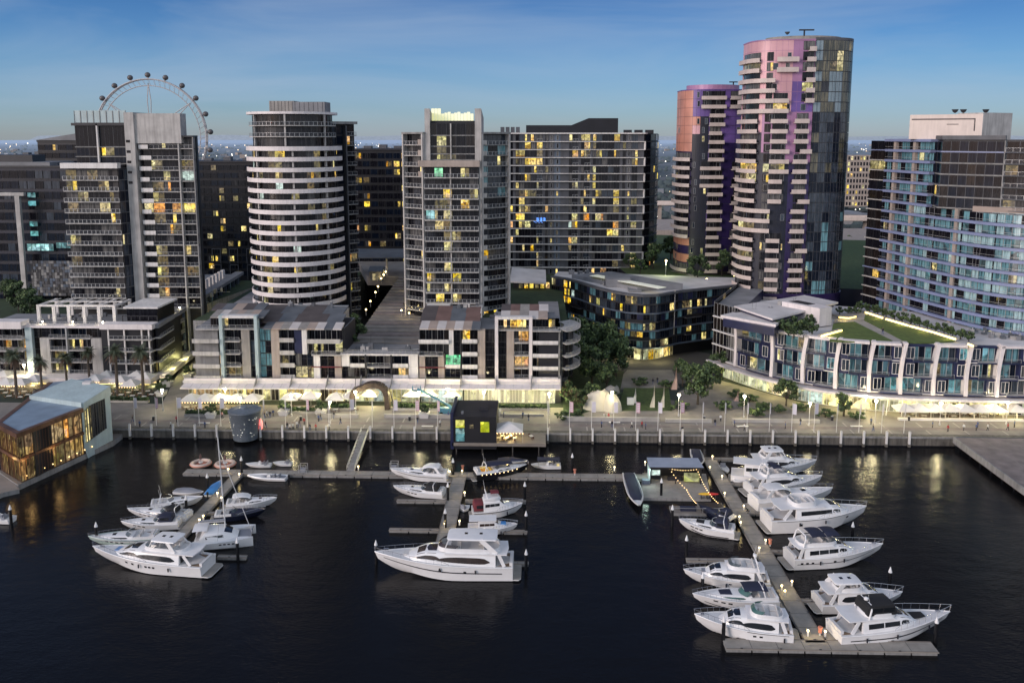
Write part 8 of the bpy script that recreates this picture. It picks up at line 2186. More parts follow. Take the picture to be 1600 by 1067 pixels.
def raft(x, y, w, d, lab, mat='pontoon_deck'):
	p = W(x, y, 0); m = MB(); m.box(p.x-w/2, p.x+w/2, p.y-d/2, p.y+d/2, -.2, .5, 'grey_concrete'); m.box(p.x-w/2+.1, p.x+w/2-.1, p.y-d/2+.1, p.y+d/2-.1, .502, .56, mat)
	for dx in (-w/2+.15, w/2-.25): m.box(p.x+dx, p.x+dx+.1, p.y-d/2+.1, p.y-d/2+.2, .56, 1.5, 'rail_metal')
	m.box(p.x-w/2+.15, p.x+w/2-.15, p.y-d/2+.12, p.y-d/2+.18, 1.45, 1.52, 'rail_metal')
	return solo(m, 'float_platform', lab, 'float platform', (p.x, p.y, 0))
raft(1078, 800, 7.5, 3.4, 'small float with table and rails hung with string lights below the pavilion', 'timber_deck'); raft(1112, 797, 4.8, 5.0, 'dark float beside the string-lit float next to the right walkway', 'charcoal')
p = W(1074, 797, .56); m = MB(); m.box(p.x-1.4, p.x+1.6, p.y-.5, p.y+.5, .56, 1.25, 'canvas_navy'); solo(m, 'covered_table', 'dark covered table on the string-lit float', 'table', (p.x, p.y, .56))
for x, mat, lab in ((1102, 'kayak_yellow', 'yellow kayak lying across the rack beside the pavilion'), (1111, 'kayak_red', 'red kayak lying across the rack beside the pavilion')):
	p = W(x, 783, 0); m = MB(); n = 10; vs = []
	for i in range(n+1):
		f = i/n; rr = .42*math.sin(math.pi*(.04+.92*f))**.6
		for k in range(8): c = 2*math.pi*k/8; vs.append((p.x-1.4+2.8*f, p.y+rr*math.cos(c), 1.55+rr*.6*math.sin(c)))
	m.add(vs, [(i*8+k, (i+1)*8+k, (i+1)*8+(k+1) % 8, i*8+(k+1) % 8) for i in range(n) for k in range(8)]+[tuple(range(8)), tuple(n*8+k for k in range(7, -1, -1))], mat); m.box(p.x-.9, p.x-.8, p.y-.4, p.y+.4, .55, 1.4, 'rail_dark'); m.box(p.x+.8, p.x+.9, p.y-.4, p.y+.4, .55, 1.4, 'rail_dark')
	solo(m, 'kayak', lab, 'kayak', (p.x, p.y, .55), None, True)
# steel cages on the main pontoon
for x, y, lab in ((474, 737, 'small steel equipment cage on the main pontoon near the white runabout'), (616, 733, 'small steel equipment cage on the main pontoon near the hardtop cruiser')):
	p = W(x, y, DZ); m = MB()
	for dx in (-.8, .8):
		for dy in (-.6, .6): m.box(p.x+dx-.05, p.x+dx+.05, p.y+dy-.05, p.y+dy+.05, DZ, DZ+1.7, 'rail_metal')
	for dz in (.6, 1.65): m.box(p.x-.85, p.x+.85, p.y-.66, p.y-.6, DZ+dz, DZ+dz+.07, 'rail_metal'); m.box(p.x-.85, p.x+.85, p.y+.6, p.y+.66, DZ+dz, DZ+dz+.07, 'rail_metal')
	m.box(p.x-.6, p.x+.5, p.y-.45, p.y+.45, DZ+.02, DZ+.9, 'canvas_grey'); solo(m, 'equipment_cage', lab, 'cage', (p.x, p.y, DZ))
# gangway
a = W(570, 680, GZ); b = W(548, 732, DZ+.1)
t = thing('gangway', 'sloping steel gangway from the quay down to the main pontoon', 'gangway', b)
a = Vector((W(566, 682, GZ).x, QY-.6, GZ+.02)); b = Vector((W(549, 735, DZ).x, YD+1.0, DZ+.12)); d = (a-b).normalized(); sd = d.cross(Vector((0, 0, 1))).normalized()
m = MB(); m.bar(b, a, 1.7, .1, 'grey_concrete'); m.build('walkway', t)
for sg in (-1, 1):
	m = MB(); o = sd*.85*sg
	for z_ in (.55, 1.1): m.tube([b+o+Vector((0, 0, z_)), a+o+Vector((0, 0, z_))], .06, 'rail_metal', 5)
	for i in range(13):
		p = b+(a-b)*i/12+o; m.tube([p, p+Vector((0, 0, 1.1))], .045, 'rail_metal', 4)
	m.build('handrail', t)
# life ring posts
for x, y, lab in ((898, 742, 'orange life ring post on the main pontoon below the tent deck'), (723, 736, 'orange life ring post at the head of the middle walkway'), (1281, 992, 'orange fire box post near the end of the right walkway'), (1203, 853, 'orange fire box post halfway along the right walkway')):
	p = WD(x, y); m = MB(); m.box(p.x-.08, p.x+.08, p.y-.08, p.y+.08, DZ, DZ+1.1, 'post_white'); m.lathe([(.16, 0), (.34, .05), (.34, .22), (.16, .27)], 'raft_orange', (p.x, p.y, DZ+1.1), 12); m.box(p.x-.2, p.x+.2, p.y-.15, p.y+.15, DZ+.4, DZ+1.0, 'raft_orange'); solo(m, 'life_ring_post', lab, 'life ring', p)
# ================================================================ trees, lamps, banners, umbrellas, people, sculpture
def crown_mesh(rad, hgt, n, mats, seed, z0, leaf=.42, clumps=15):
	r = random.Random(seed); m = MB(); cl = []
	for i in range(clumps):
		a = r.uniform(0, 6.283); u = r.uniform(-.75, 1.0); rr = math.sqrt(max(0, 1-u*u*.85))*r.uniform(.35, .95)
		cl.append((Vector((rad*rr*math.cos(a), rad*rr*math.sin(a), z0+hgt*.5+hgt*.46*u)), rad*r.uniform(.24, .42)))
	for i in range(n):
		c, cr_ = cl[r.randrange(clumps)]
		d = Vector((r.gauss(0, 1), r.gauss(0, 1), r.gauss(0, .8))); d.normalize()
		p = c+d*cr_*r.random()**.35
		nn = (d+Vector((r.gauss(0, .6), r.gauss(0, .6), r.gauss(.3, .6)))).normalized(); t = nn.orthogonal().normalized(); b = nn.cross(t); a = r.uniform(0, 3.14); t, b = t*math.cos(a)+b*math.sin(a), b*math.cos(a)-t*math.sin(a)
		s = leaf*r.uniform(.55, 1.2)
		k = mats[2] if d.z > .45 and r.random() < .5 else (mats[1] if d.z > -.2 and r.random() < .65 else mats[0])
		m.add([p-t*s, p-b*s*.55, p+t*s, p+b*s*.55], [(0, 1, 2, 3)], k)
	return m, cl
def tree_proto(name, label, rad, hgt, trunk, n, mats, seed, leaf=.42, clumps=15):
	t = thing(name, label, 'tree'); m, cl = crown_mesh(rad, hgt, n, mats, seed, trunk*.75, leaf, clumps); c = m.build('crown', t, org=(0, 0, 0))
	m = MB(); m.tube([(0, 0, -.2), (.08, .05, trunk*.6), (0, 0, trunk*1.05)], .055*rad+.10, 'bark', 7, .03*rad+.05)
	for q, _ in cl[:7]: m.tube([(0, 0, trunk*.75), (q.x*.5, q.y*.5, (trunk*.75+q.z)/2+.2), tuple(q)], .03*rad+.02, 'bark', 5, .02)
	m.build('trunk', t, org=(0, 0, 0)); return t
DK = ['leaf_dark', 'leaf_mid', 'leaf_light']
protos = {'big': tree_proto('leafy_tree', 'x', 4.6, 8.5, 3.2, 2300, DK, 1, .5, 20), 'med': tree_proto('leafy_tree', 'x', 3.2, 5.6, 2.4, 1500, DK, 2, .4, 14), 'small': tree_proto('small_tree', 'x', 2.0, 3.0, 1.6, 900, DK, 3, .3, 10),
		  'rust': tree_proto('leafy_tree', 'x', 2.6, 5.0, 1.8, 1100, ['leaf_mid', 'leaf_rust', 'leaf_light'], 4, .36, 12), 'shrub': tree_proto('shrub', 'x', 1.2, 1.5, .5, 420, DK, 5, .24, 8), 'col': tree_proto('columnar_tree', 'x', 2.0, 13., 1.5, 2000, ['leaf_dark', 'leaf_rust', 'leaf_mid'], 6, .4, 26)}
used_p = set()
def plant(kind, x, y, label, z=GZ, sc=1., group=None, at=None):
	p = at or W(x, y, z); o = protos[kind]
	if kind in used_p: o = dup(o, p, rng.uniform(0, 6.28))
	used_p.add(kind); o.location = p; o.rotation_euler = (0, 0, rng.uniform(0, 6.28)); s = sc*rng.uniform(.92, 1.08); o.scale = (s, s, s*rng.uniform(.94, 1.1)); o['label'] = label
	if 'shrub' in o.name:
		o['category'] = 'shrub'
		if 'garden' in label: o.scale = (s*1.25, s*1.25, s*.7)
	if group: o['group'] = group
	return o
GT = 'dark trees of the park between the buildings'
for k, x, y, s, lab in [('big', 905, 566, 1.35, 'tall dark tree nearest the rounded balconies in the park'), ('big', 938, 578, 1.3, 'broad dark tree in the middle of the park clump'), ('big', 962, 588, 1.05, 'dark tree at the right side of the park clump'), ('big', 893, 590, 1.15, 'dark tree hugging the corner of the lit-portal building'),
		('big', 925, 604, .95, 'front dark tree of the park clump'), ('med', 948, 612, 1., 'medium dark tree at the front right of the park clump'), ('rust', 893, 636, 1.1, 'rust brown tree lit yellow from below beside the shops'), ('rust', 908, 640, .7, 'small yellowish tree beside the rust brown one'), ('med', 925, 636, .8, 'small dark tree behind the boulder-shaped sculpture'),
		('big', 1090, 632, 1.0, 'big round tree in front of the park lawn right of the pointed sculptures'), ('med', 1066, 604, 1.0, 'tree beside the entrance of the dark curved block'), ('med', 1112, 608, 1.0, 'tree behind the big round park tree'), ('big', 1128, 590, .8, 'dark tree at the left end of the white-framed building'),
		('med', 1228, 634, .95, 'bushy tree in front of the lit shops of the white-framed building'), ('small', 1318, 650, 1.3, 'small round tree near the white umbrellas at right'), ('small', 1160, 640, .7, 'low shrubby tree near the round park tree')]:
	plant(k, x, y, lab, sc=s, group=GT)
for i, (x, y) in enumerate([(1150, 622), (1172, 628), (1192, 640), (1215, 644), (1250, 642), (1290, 652), (1338, 655), (1182, 650), (1130, 640), (1062, 640), (1000, 602), (1040, 605), (960, 622), (880, 655), (900, 652), (1085, 606)]):
	plant('shrub', x, y, 'low dark garden shrub in the park and plaza beds, %s from the left' % ORD[sorted([1150, 1172, 1192, 1215, 1250, 1290, 1338, 1182, 1130, 1062, 1000, 1040, 960, 880, 900, 1085]).index(x)], sc=1.5, group='garden shrubs along the promenade')
for k, x, y, s, lab in [('big', 1345, 455, 1.1, 'dark tree in the gap left of the blue curved tower'), ('big', 1330, 440, 1., 'dark tree far back in the gap beside the tallest tower'), ('med', 1340, 478, 1.2, 'bushy tree behind the white roof box'), ('big', 1356, 440, .9, 'dark tree hard against the blue curved tower'), ('big', 1336, 428, 1.2, 'middle dark tree in the gap right of the tallest tower'), ('big', 1350, 418, 1.2, 'upper dark tree in the gap beside the blue curved tower'), ('big', 1322, 410, 1.2, 'dark tree touching the right edge of the tallest tower'), ('med', 1342, 396, 1.5, 'farthest dark tree in the gap below the viaduct')]:
	plant(k, x, y, lab, sc=s)
for i in range(14):
	x = 1345+i*13; plant('shrub', 0, 0, 'dark hedge bush behind the yellow light strip on the grass roof, %s from the left' % ORD[i], sc=1.25, group='hedge bushes on the grass roof', at=W(x, 484+(x-1345)*.286, K_ZG))
for i, (x, y) in enumerate([(1222, 517), (1240, 514), (1258, 511), (1270, 508), (1232, 522), (1250, 520), (1240, 526), (1268, 522)]):
	plant('shrub', 0, 0, 'dark green bush in the roof bed before the white box, %s of eight' % ORD[i], sc=1.5, group='bushes before the white roof box', at=W(x, y, K_ZG))
for i, x in enumerate((1312, 1325, 1338)): plant('shrub', 0, 0, 'bush behind the curved light bench on the grass roof, %s from the left' % ORD[i], sc=1.1, at=W(x, 490, K_ZG))
plant('col', 640, 530, 'tall narrow rust-tinged tree beside the lit-crown tower on the stair', 10, 1.0)
plant('col', 648, 545, 'second narrow tree lower down the garden stair', 8, .8)
for i, (x, z) in enumerate([(548, 12), (562, 12), (556, 14)]): plant('med', 0, 0, 'dark tree on the bank left of the garden stair, %s' % ['lowest', 'rightmost', 'uppermost'][i], sc=.8, at=Vector((XY(x, FY+12+i*9, 520)[0], FY+12+i*9, z)))
for i, (x, y) in enumerate([(30, 490), (48, 500), (15, 470), (90, 470), (60, 470)]): plant('big' if i < 2 else 'med', 0, 0, ['dark bushy tree behind the left roof pergola', 'dark tree left of the roof pergola', 'dark tree below the far-left office', 'dark tree at the foot of the white-fin tower', 'dark tree between office and pergola'][i], sc=.9, at=W(x, y, 15))
for i, (x, y) in enumerate([(1000, 428), (1020, 420), (1075, 412), (1110, 418), (1150, 420), (1128, 432), (1168, 432), (1090, 440), (985, 420), (1048, 406), (1010, 412)]): plant('med' if i % 2 else 'small', 0, 0, 'tree of the podium garden below the twin towers, %s from the left' % ORD[sorted([1000, 1020, 1075, 1110, 1150, 1128, 1168, 1090, 985, 1048, 1010]).index(x)], sc=1.25, group='podium garden trees', at=W(x, y, 21.5))
p = W(1040, 434, 21.5); g = MB(); g.tube([p, p+Vector((0, 0, 6))], .1, 'rail_metal'); g.ball(p+Vector((0, 0, 6.2)), .35, 'lamp_warm', 8); t = solo(g, 'garden_lamp', 'single tall garden lamp on the podium lawn below the shorter twin tower', 'garden lamp', p); lamp_light(t, p+Vector((0, -.5, 5.6)), 1100, (.85, 1, .4), .3, 'lamp_bulb')
for i, (x, y) in enumerate([(1147, 437), (1162, 440), (1104, 443)]):
	p = W(x, y, 21.5); g = MB(); g.tube([p, p+Vector((0, 0, 1.2))], .07, 'rail_metal'); g.ball(p+Vector((0, 0, 1.5)), .3, 'lamp_warm', 8); solo(g, 'garden_lamp', 'low yellow garden lamp on the podium edge, %s' % ['left of the pair', 'right of the pair', 'the one standing alone'][i], 'garden lamp', p)
# park lawns and light paving
m = MB(); L2 = lambda pts, mat, z: m.add([tuple(W(x, y, z)) for x, y in pts], [tuple(range(len(pts)))], mat)
L2([(975, 606), (1045, 606), (1050, 642), (965, 642)], 'lawn', GZ+.05); L2([(880, 560), (975, 580), (965, 630), (880, 655)], 'lawn_dark', GZ+.045)
tag(m.build('lawn'), None, None, None, 'structure')
m = MB(); L2([(980, 578), (1050, 578), (1062, 606), (955, 606)], 'paving', GZ+.04); L2([(1118, 592), (1250, 628), (1400, 646), (1600, 650), (1600, 660), (1120, 660), (1062, 650), (1060, 612)], 'paving', GZ+.03); L2([(880, 640), (1060, 640), (1060, 662), (880, 662)], 'paving', GZ+.035); L2([(248, 640), (290, 560), (318, 560), (300, 640)], 'paving', GZ+.034)
tag(m.build('path'), None, None, None, 'structure')
# low granite walls and planters along the promenade
def wall(x0, x1, y, h, mat, lab, d=1.0, nm='low_wall', hedge=None):
	a, b = W(x0, y, GZ), W(x1, y, GZ); m = MB(); m.box(a.x, b.x, a.y, a.y+d, GZ, GZ+h, mat)
	o = solo(m, nm, lab, 'wall' if nm == 'low_wall' else 'planter', ((a.x+b.x)/2, a.y, GZ))
	if hedge:
		r = random.Random(int(x0)); q = MB()
		for i in range(int((b.x-a.x)*55)):
			p = Vector((r.uniform(a.x+.1, b.x-.1), a.y+r.uniform(.1, d-.1), GZ+h+r.uniform(0, hedge))); n = Vector((r.gauss(0, 1), r.gauss(0, 1), r.gauss(.5, 1))).normalized(); t = n.orthogonal(); u = n.cross(t); s = r.uniform(.12, .3)
			q.add([p-t*s, p-u*s, p+t*s, p+u*s], [(0, 1, 2, 3)], r.choice(DK[:2]+['leaf_mid']))
		tag(q.build('hedge', None, org=((a.x+b.x)/2, a.y, GZ+h)), lab.replace('planter box', 'clipped hedge').replace('low ', 'leafy ')+' (greenery)', 'hedge').location = ((a.x+b.x)/2, a.y, GZ+h)
wall(494, 560, 653, .9, 'granite', 'low granite wall left of the timber arch'); wall(600, 706, 653, .9, 'granite', 'low granite wall between the timber arch and the black kiosk'); wall(778, 850, 650, .5, 'granite', 'low granite kerb wall behind the tent deck')
wall(880, 1030, 658, 1.0, 'granite', 'low pale wall in front of the sculptures'); wall(1040, 1112, 660, .8, 'granite', 'low pale wall below the big round park tree'); wall(1145, 1280, 660, .8, 'granite', 'low pale wall in front of the shrub beds'); wall(1405, 1598, 657, .5, 'post_white', 'long white kerb wall below the right umbrellas')
wall(288, 330, 651, .7, 'granite', 'low planter box by the left umbrellas', 1.2, 'planter_box', .8); wall(335, 400, 652, .7, 'granite', 'low planter box left of the grey drum', 1.2, 'planter_box', .9); wall(440, 492, 646, .6, 'granite', 'low planter box under the single umbrellas', 1.2, 'planter_box', .8); wall(505, 556, 641, .6, 'granite', 'low planter box left of the arch legs', 1.6, 'planter_box', .9); wall(612, 700, 641, .6, 'granite', 'low planter box below the blue lift boom', 1.6, 'planter_box', .9); wall(735, 860, 640, .5, 'granite', 'low planter box in front of the slatted shopfront', 1.6, 'planter_box', .7); wall(150, 232, 629, .6, 'granite', 'low planter box by the palms', 1.2, 'planter_box', .8)
for i, (x, y) in enumerate([(331, 652), (444, 648), (502, 648), (663, 652), (720, 648), (775, 648), (252, 618), (262, 603), (295, 590)]):
	p = W(x, y, GZ); m = MB(); m.add([(p.x-1, p.y-1, GZ), (p.x+1, p.y-1, GZ), (p.x+1, p.y+1, GZ), (p.x-1, p.y+1, GZ), (p.x-1.3, p.y-1.3, GZ+1.3), (p.x+1.3, p.y-1.3, GZ+1.3), (p.x+1.3, p.y+1.3, GZ+1.3), (p.x-1.3, p.y+1.3, GZ+1.3)], [(4,5,6,7), (0,1,5,4), (1,2,6,5), (2,3,7,6), (3,0,4,7)], 'post_white')
	s = 'tapered white planter tub on the promenade, %s from the left' % ORD[sorted([331, 444, 502, 663, 720, 775, 252, 262, 295]).index(x)]
	solo(m, 'planter_tub', s, 'planter', p, 'white planter tubs'); plant('shrub', 0, 0, 'round clipped bush in the '+s.split(' on ')[0]+', '+s.split(', ')[1], sc=1.15, group='clipped bushes in tubs', at=p+Vector((0, 0, 1.1)))
# palms
def palm():
	t = thing('palm_tree', 'x', 'palm tree'); m = MB(); m.tube([(0, 0, -.2), (.1, 0, 4), (.05, .1, 9.3)], .34, 'palm_trunk', 8, .24); m.build('trunk', t, True); m = MB(); r = random.Random(9)
	for i in range(58):
		a = r.uniform(0, 6.283); e = r.uniform(-1.1, 1.25); L_ = r.uniform(2.0, 2.9); pts = []
		for k in range(6):
			f = k/5; rr = L_*f*math.cos(e*.8)*(1-.12*f); z = 9.3+L_*f*math.sin(e)-1.1*f*f*(1 if e > -.3 else .4); pts.append(Vector((rr*math.cos(a), rr*math.sin(a), z)))
		sd = Vector((-math.sin(a), math.cos(a), 0))
		for k in range(5):
			for q in range(3):
				f = (q+.5)/3; c = pts[k]+(pts[k+1]-pts[k])*f; w = .62*math.sin(math.pi*min(.95, .18+(k+f)/6.))
				for sg in (-1, 1):
					e_ = c+sd*sg*w+Vector((0, 0, -.30*w-.1))+(pts[k+1]-pts[k])*.45; d = (pts[k+1]-pts[k])*.16
					m.add([c-d, c+d, e_], [(0, 1, 2)], 'leaf_palm' if e > -.4 else 'leaf_rust')
	m.build('crown', t); return t
pl = palm()
for i, (x, y, s) in enumerate([(26, 622, 1.3), (66, 618, 1.06), (106, 614, 1.1), (141, 604, 1.1), (184, 616, 1.34), (224, 620, 1.38), (-6, 612, 1.1)]):
	o = pl if i == 0 else dup(pl, (0, 0, 0), i*1.3); o.location = W(x, y, GZ); o.scale = (s, s, s); o['group'] = 'palms in front of the left restaurants'; o['label'] = ['leftmost full palm', 'second palm from the left, a shorter one', 'third palm from the left', 'fourth palm from the left', 'tall palm, fifth from the left', 'rightmost tall palm', 'palm cut by the left picture edge'][i]+' before the lit restaurants'
# ---- street lamps
def lamp():
	t = thing('street_lamp', 'x', 'street lamp'); m = MB(); m.tube([(0, 0, 0), (0, 0, 5.2)], .085, 'post_white', 8, .06); m.box(-.14, .14, -.14, .14, 0, .5, 'post_white'); m.build('pole', t); m = MB(); m.ball((0, 0, 5.5), .36, 'lamp_white', 12); m.build('globe', t, True); m = MB(); m.lathe([(.05, 5.9), (.42, 5.84), (.42, 5.88), (.05, 5.95)], 'post_white', n=12); m.build('lamp_cap', t); return t
SL = [(255, 642), (353, 640), (376, 655), (456, 650), (516, 662), (556, 645), (655, 646), (756, 645), (858, 648), (956, 646), (1060, 650), (1162, 652), (1264, 664), (1351, 652), (1367, 660), (1468, 664), (1572, 663), (40, 600), (700, 640)]
lp = lamp(); sx_ = sorted(x for x, _ in SL)
for i, (x, y) in enumerate(SL):
	o = lp if i == 0 else dup(lp, (0, 0, 0)); p = W(x, y, GZ); o.location = p; o['group'] = 'globe street lamps along the promenade'; o['label'] = 'white globe street lamp on the promenade, %s from the left' % ORD[sx_.index(x)]
	lamp_light(o, p+Vector((0, -.1, 5.0)), 420, (1, .86, .48), .3, 'lamp_bulb')
# ---- banner poles and fender posts along the quay edge
bx = [(193+i*34.9) for i in range(36)]
fp = thing('fender_post', 'x', 'fender post'); m = MB(); m.box(-.2, .2, -.26, .26, -1.6, 1.4, 'post_white'); m.box(-.26, .26, -.32, .32, -2.3, -1.602, 'quay_concrete'); m.build('post', fp); m = MB(); m.box(-.2, .2, -.26, .26, 1.402, 1.46, 'rail_metal'); m.build('post_cap', fp)
bp_ = {}
for c in ('white', 'pink', 'bare'):
	t = thing('banner_pole', 'x', 'banner pole'); m = MB(); m.tube([(0, 0, 0), (0, 0, 7.2)], .075, 'post_white', 6, .05); m.build('pole', t); m = MB(); m.box(.10, .25 if c == 'bare' else .98, -.02, .02, 4.4, 7.0, 'banner_'+('pink' if c == 'pink' else 'white'))
	if c == 'pink':
		for k in range(5): m.box(.2, .86, -.03, -.021, 4.7+k*.45, 4.9+k*.45, 'banner_white')
	m.build('banner', t); bp_[c] = t
uf = False; ub = set(); nb = 0
for i, x in enumerate(bx):
	X = W(x, 678, GZ).x
	if X > 94: break
	if 700 < x < 850 or 345 < x < 400: continue
	o = fp if not uf else dup(fp, (0, 0, 0)); uf = True; o.location = (X, QY-.78, GZ); o['group'] = 'white fender posts on the quay edge'; o['label'] = 'white fender post on the quay edge, %s from the left' % ORD[nb]
	c = 'pink' if i in (1, 8, 13, 14, 20, 23, 25) else ('white' if i in (0, 2, 4, 10, 12, 15, 21, 22, 24, 30) or i % 7 == 3 else 'bare'); o = bp_[c] if c not in ub else dup(bp_[c], (0, 0, 0)); ub.add(c); o.location = (X-.1, QY+2.2, GZ); o.rotation_euler = (0, 0, rng.uniform(-.9, .5)); o['group'] = 'banner poles along the promenade'; o['label'] = '%s on the quay, %s pole from the left' % ({'pink': 'pole with a pink striped banner', 'white': 'pole with a pale lavender banner', 'bare': 'slim pole with a furled banner'}[c], ORD[nb]); nb += 1
# ---- umbrellas
def umbrella():
	t = thing('market_umbrella', 'x', 'umbrella'); m = MB(); w = 2.3; e = .25
	for a, b in (((-w, -w), (w, -w)), ((w, -w), (w, w)), ((w, w), (-w, w)), ((-w, w), (-w, -w))):
		c = ((a[0]+b[0])/2, (a[1]+b[1])/2); m.add([(a[0], a[1], 2.75), (c[0], c[1], 2.62), (b[0], b[1], 2.75), (0, 0, 4.1), (a[0], a[1], 2.45), (c[0], c[1], 2.32), (b[0], b[1], 2.45)], [(0, 1, 3), (1, 2, 3), (4, 5, 1, 0), (5, 6, 2, 1)], 'canvas_white')
	m.build('canopy', t); m = MB(); m.tube([(0, 0, 0), (0, 0, 4.0)], .06, 'rail_metal', 6); m.box(-.4, .4, -.4, .4, 0, .1, 'charcoal'); m.build('pole', t); return t
um = umbrella(); UM = [(12, 612), (35, 612), (55, 607), (8, 600), (150, 606), (168, 600), (190, 608), (206, 614), (228, 603), (215, 600), (300, 638), (322, 638), (344, 638), (372, 638), (396, 638), (455, 636), (486, 634), (526, 636), (548, 634), (578, 630), (645, 630), (672, 629), (708, 630), (1412, 654), (1434, 654), (1458, 654), (1482, 654), (1506, 655), (1530, 655), (1553, 655), (1585, 655)]
ux = sorted(x for x, _ in UM)
for i, (x, y) in enumerate(UM):
	o = um if i == 0 else dup(um, (0, 0, 0)); p = W(x, y, GZ); o.location = p; o['group'] = 'white market umbrellas outside the restaurants'; o['label'] = 'white square market umbrella outside the restaurants, %s from the left' % ORD[ux.index(x)]
	if x < 420 and x != 8: 
		g = MB()
		for k in range(7): g.ball((p.x-2.2+k*.73, p.y-2.34, GZ+2.28), .10, 'bulb_string', 6)
		tag(g.build('string_lights', None, org=p), 'row of warm bulbs on the front edge of the umbrella %s from the left' % ORD[ux.index(x)], 'string lights', 'bulb strings on umbrella edges').location = p
	if i % 2 == 0: lamp_light(o, p+Vector((0, -.3, 2.2)), 60 if x < 420 else 22, (1, .78, .36) if x < 420 else (1, .92, .45), .2, 'umbrella_lamp')
# restaurant tables: a thing per table with its chairs modelled round it
tb = thing('cafe_table', 'x', 'table'); m = MB(); m.box(-.6, .6, -.4, .4, .70, .76, 'cushion_white'); m.box(-.05, .05, -.05, .05, 0, .7, 'charcoal'); m.build('tabletop', tb)
for dx in (-.95, .95):
	m = MB(); m.box(dx-.22, dx+.22, -.24, .24, .40, .46, 'copper_screen'); m.box(dx+(.18 if dx > 0 else -.22), dx+(.22 if dx > 0 else -.18), -.24, .24, .46, .9, 'copper_screen')
	for q in (-.2, .16):
		for s_ in (-.22, .18): m.box(dx+q, dx+q+.04, s_, s_+.04, 0, .4, 'charcoal')
	m.build('seat', tb)
r = random.Random(77); k = 0
for (xa, xb, ya, yb, n) in ((145, 240, 612, 626, 16), (0, 70, 612, 626, 12), (288, 400, 640, 650, 16), (445, 560, 637, 645, 8), (1405, 1560, 648, 655, 10)):
	for i in range(n):
		o = tb if k == 0 else dup(tb, (0, 0, 0), r.uniform(-.3, .3)); o.location = W(xa+(xb-xa)*(i+.5)/n, ya+(yb-ya)*((i*.37) % 1), GZ); o['group'] = 'outdoor dining tables'; o['label'] = 'white outdoor dining table with two brown chairs, set out under the umbrellas'; k += 1
# ---- timber arch
a, b = W(566, 638, GZ), W(602, 638, GZ); zt = ZY(600, a.y, 580); m = MB(); pts = []
for i in range(13):
	f = i/12; an = math.pi*f; pts.append(((a.x+b.x)/2-(b.x-a.x)*.62*math.cos(an)-(1.8 if f < .2 else 0), a.y, GZ+(zt-GZ)*max(0, math.sin(an))**.45))
for (x0, y0, z0), (x1, y1, z1) in zip(pts, pts[1:]): m.bar((x0, y0, z0), (x1, y1, z1), 2.6, 1.2, 'rust_timber')
for x, d in ((562, -2.2), (606, 2.)): p = W(x, 640, GZ); m.tube([(p.x+d, p.y-.6, GZ), (p.x+d*.2, p.y, zt-.5)], .22, 'rust_timber', 7, .1)
solo(m, 'arch_sculpture', 'dark brown timber arch sculpture standing before the lit passage', 'sculpture', ((a.x+b.x)/2, a.y, GZ))
p = W(536, 655, GZ); q = WY(545, 577, p.y); m = MB(); p = W(553, 640, GZ); m.tube([p, (p.x+.9, p.y, GZ+11)], .16, 'rail_dark', 6, .06); solo(m, 'leaning_mast', 'thin leaning dark mast left of the timber arch', 'mast', p)
# ---- pale shell sculptures and spikes in the park
def shell(x, y, w, h, mat, lab, lean=.2, dep=1.6):
	p = W(x, y, GZ); m = MB(); n = 9; vs = []
	for i in range(n+1):
		f = i/n; ww = w*.5*math.sqrt(max(.02, 1-(f*.96)**2.2)); c = lean*h*f*f
		for k in range(7): u = -1+k/3; vs.append((p.x+c+u*ww, p.y+dep*u*u*.8-dep*.5*(1-f), GZ+h*f))
	m.add(vs, [(i*7+k, i*7+k+1, (i+1)*7+k+1, (i+1)*7+k) for i in range(n) for k in range(6)], mat); solo(m, 'shell_sculpture', lab, 'sculpture', p, None, True)
shell(934, 641, 7.6, 5.2, 'sail_cream', 'large cream boulder-shaped shell sculpture in the park', .12, 2.4); shell(958, 644, 4.6, 4.6, 'sail_cream', 'narrow cream shell sculpture right of the boulder-shaped one', -.12, 2.); shell(954, 622, 5, 3.2, 'grey_concrete', 'low grey shell sculpture behind the cream ones', .3, 2.)
for x, y, h, mat, lab, wd in ((990, 629, 4.2, 'post_white', 'leftmost white spike sculpture on the lawn', 1.2), (1019, 636, 6.2, 'sail_cream', 'cream curved spike left of the gap on the lawn', 1.2), (1034, 636, 6.2, 'sail_cream', 'cream curved spike right of the gap on the lawn', 1.2), (1053, 608, 6.6, 'sail_pink', 'pinkish tall pointed sculpture beside the round tree', 1.6), (1150, 626, 3., 'sail_pink', 'small pinkish pointed sculpture in the shrub bed', 1.2)):
	p = W(x, y, GZ); m = MB(); m.add([(p.x-wd*.5, p.y-.5, GZ), (p.x+wd*.5, p.y-.5, GZ), (p.x+wd*.5, p.y+.5, GZ), (p.x-wd*.5, p.y+.5, GZ), (p.x+.15, p.y-.25, GZ+h*.5), (p.x+.15+wd*.4, p.y, GZ+h*.5), (p.x+.5, p.y, GZ+h)], [(0,1,5,4), (1,2,5), (2,3,4,5), (3,0,4), (4,5,6), (5,4,6)], mat); solo(m, 'spike_sculpture', lab, 'sculpture', p)
p = W(985, 633, GZ); m = MB(); m.box(p.x-.9, p.x+.9, p.y-.4, p.y+.4, GZ+.2, GZ+2.0, 'hull_white'); m.box(p.x-.7, p.x-.5, p.y-.2, p.y+.2, GZ, GZ+.2, 'charcoal'); m.box(p.x+.5, p.x+.7, p.y-.2, p.y+.2, GZ, GZ+.2, 'charcoal'); solo(m, 'sign_panel', 'small white panel on two feet beside the white spike', 'sign', p)
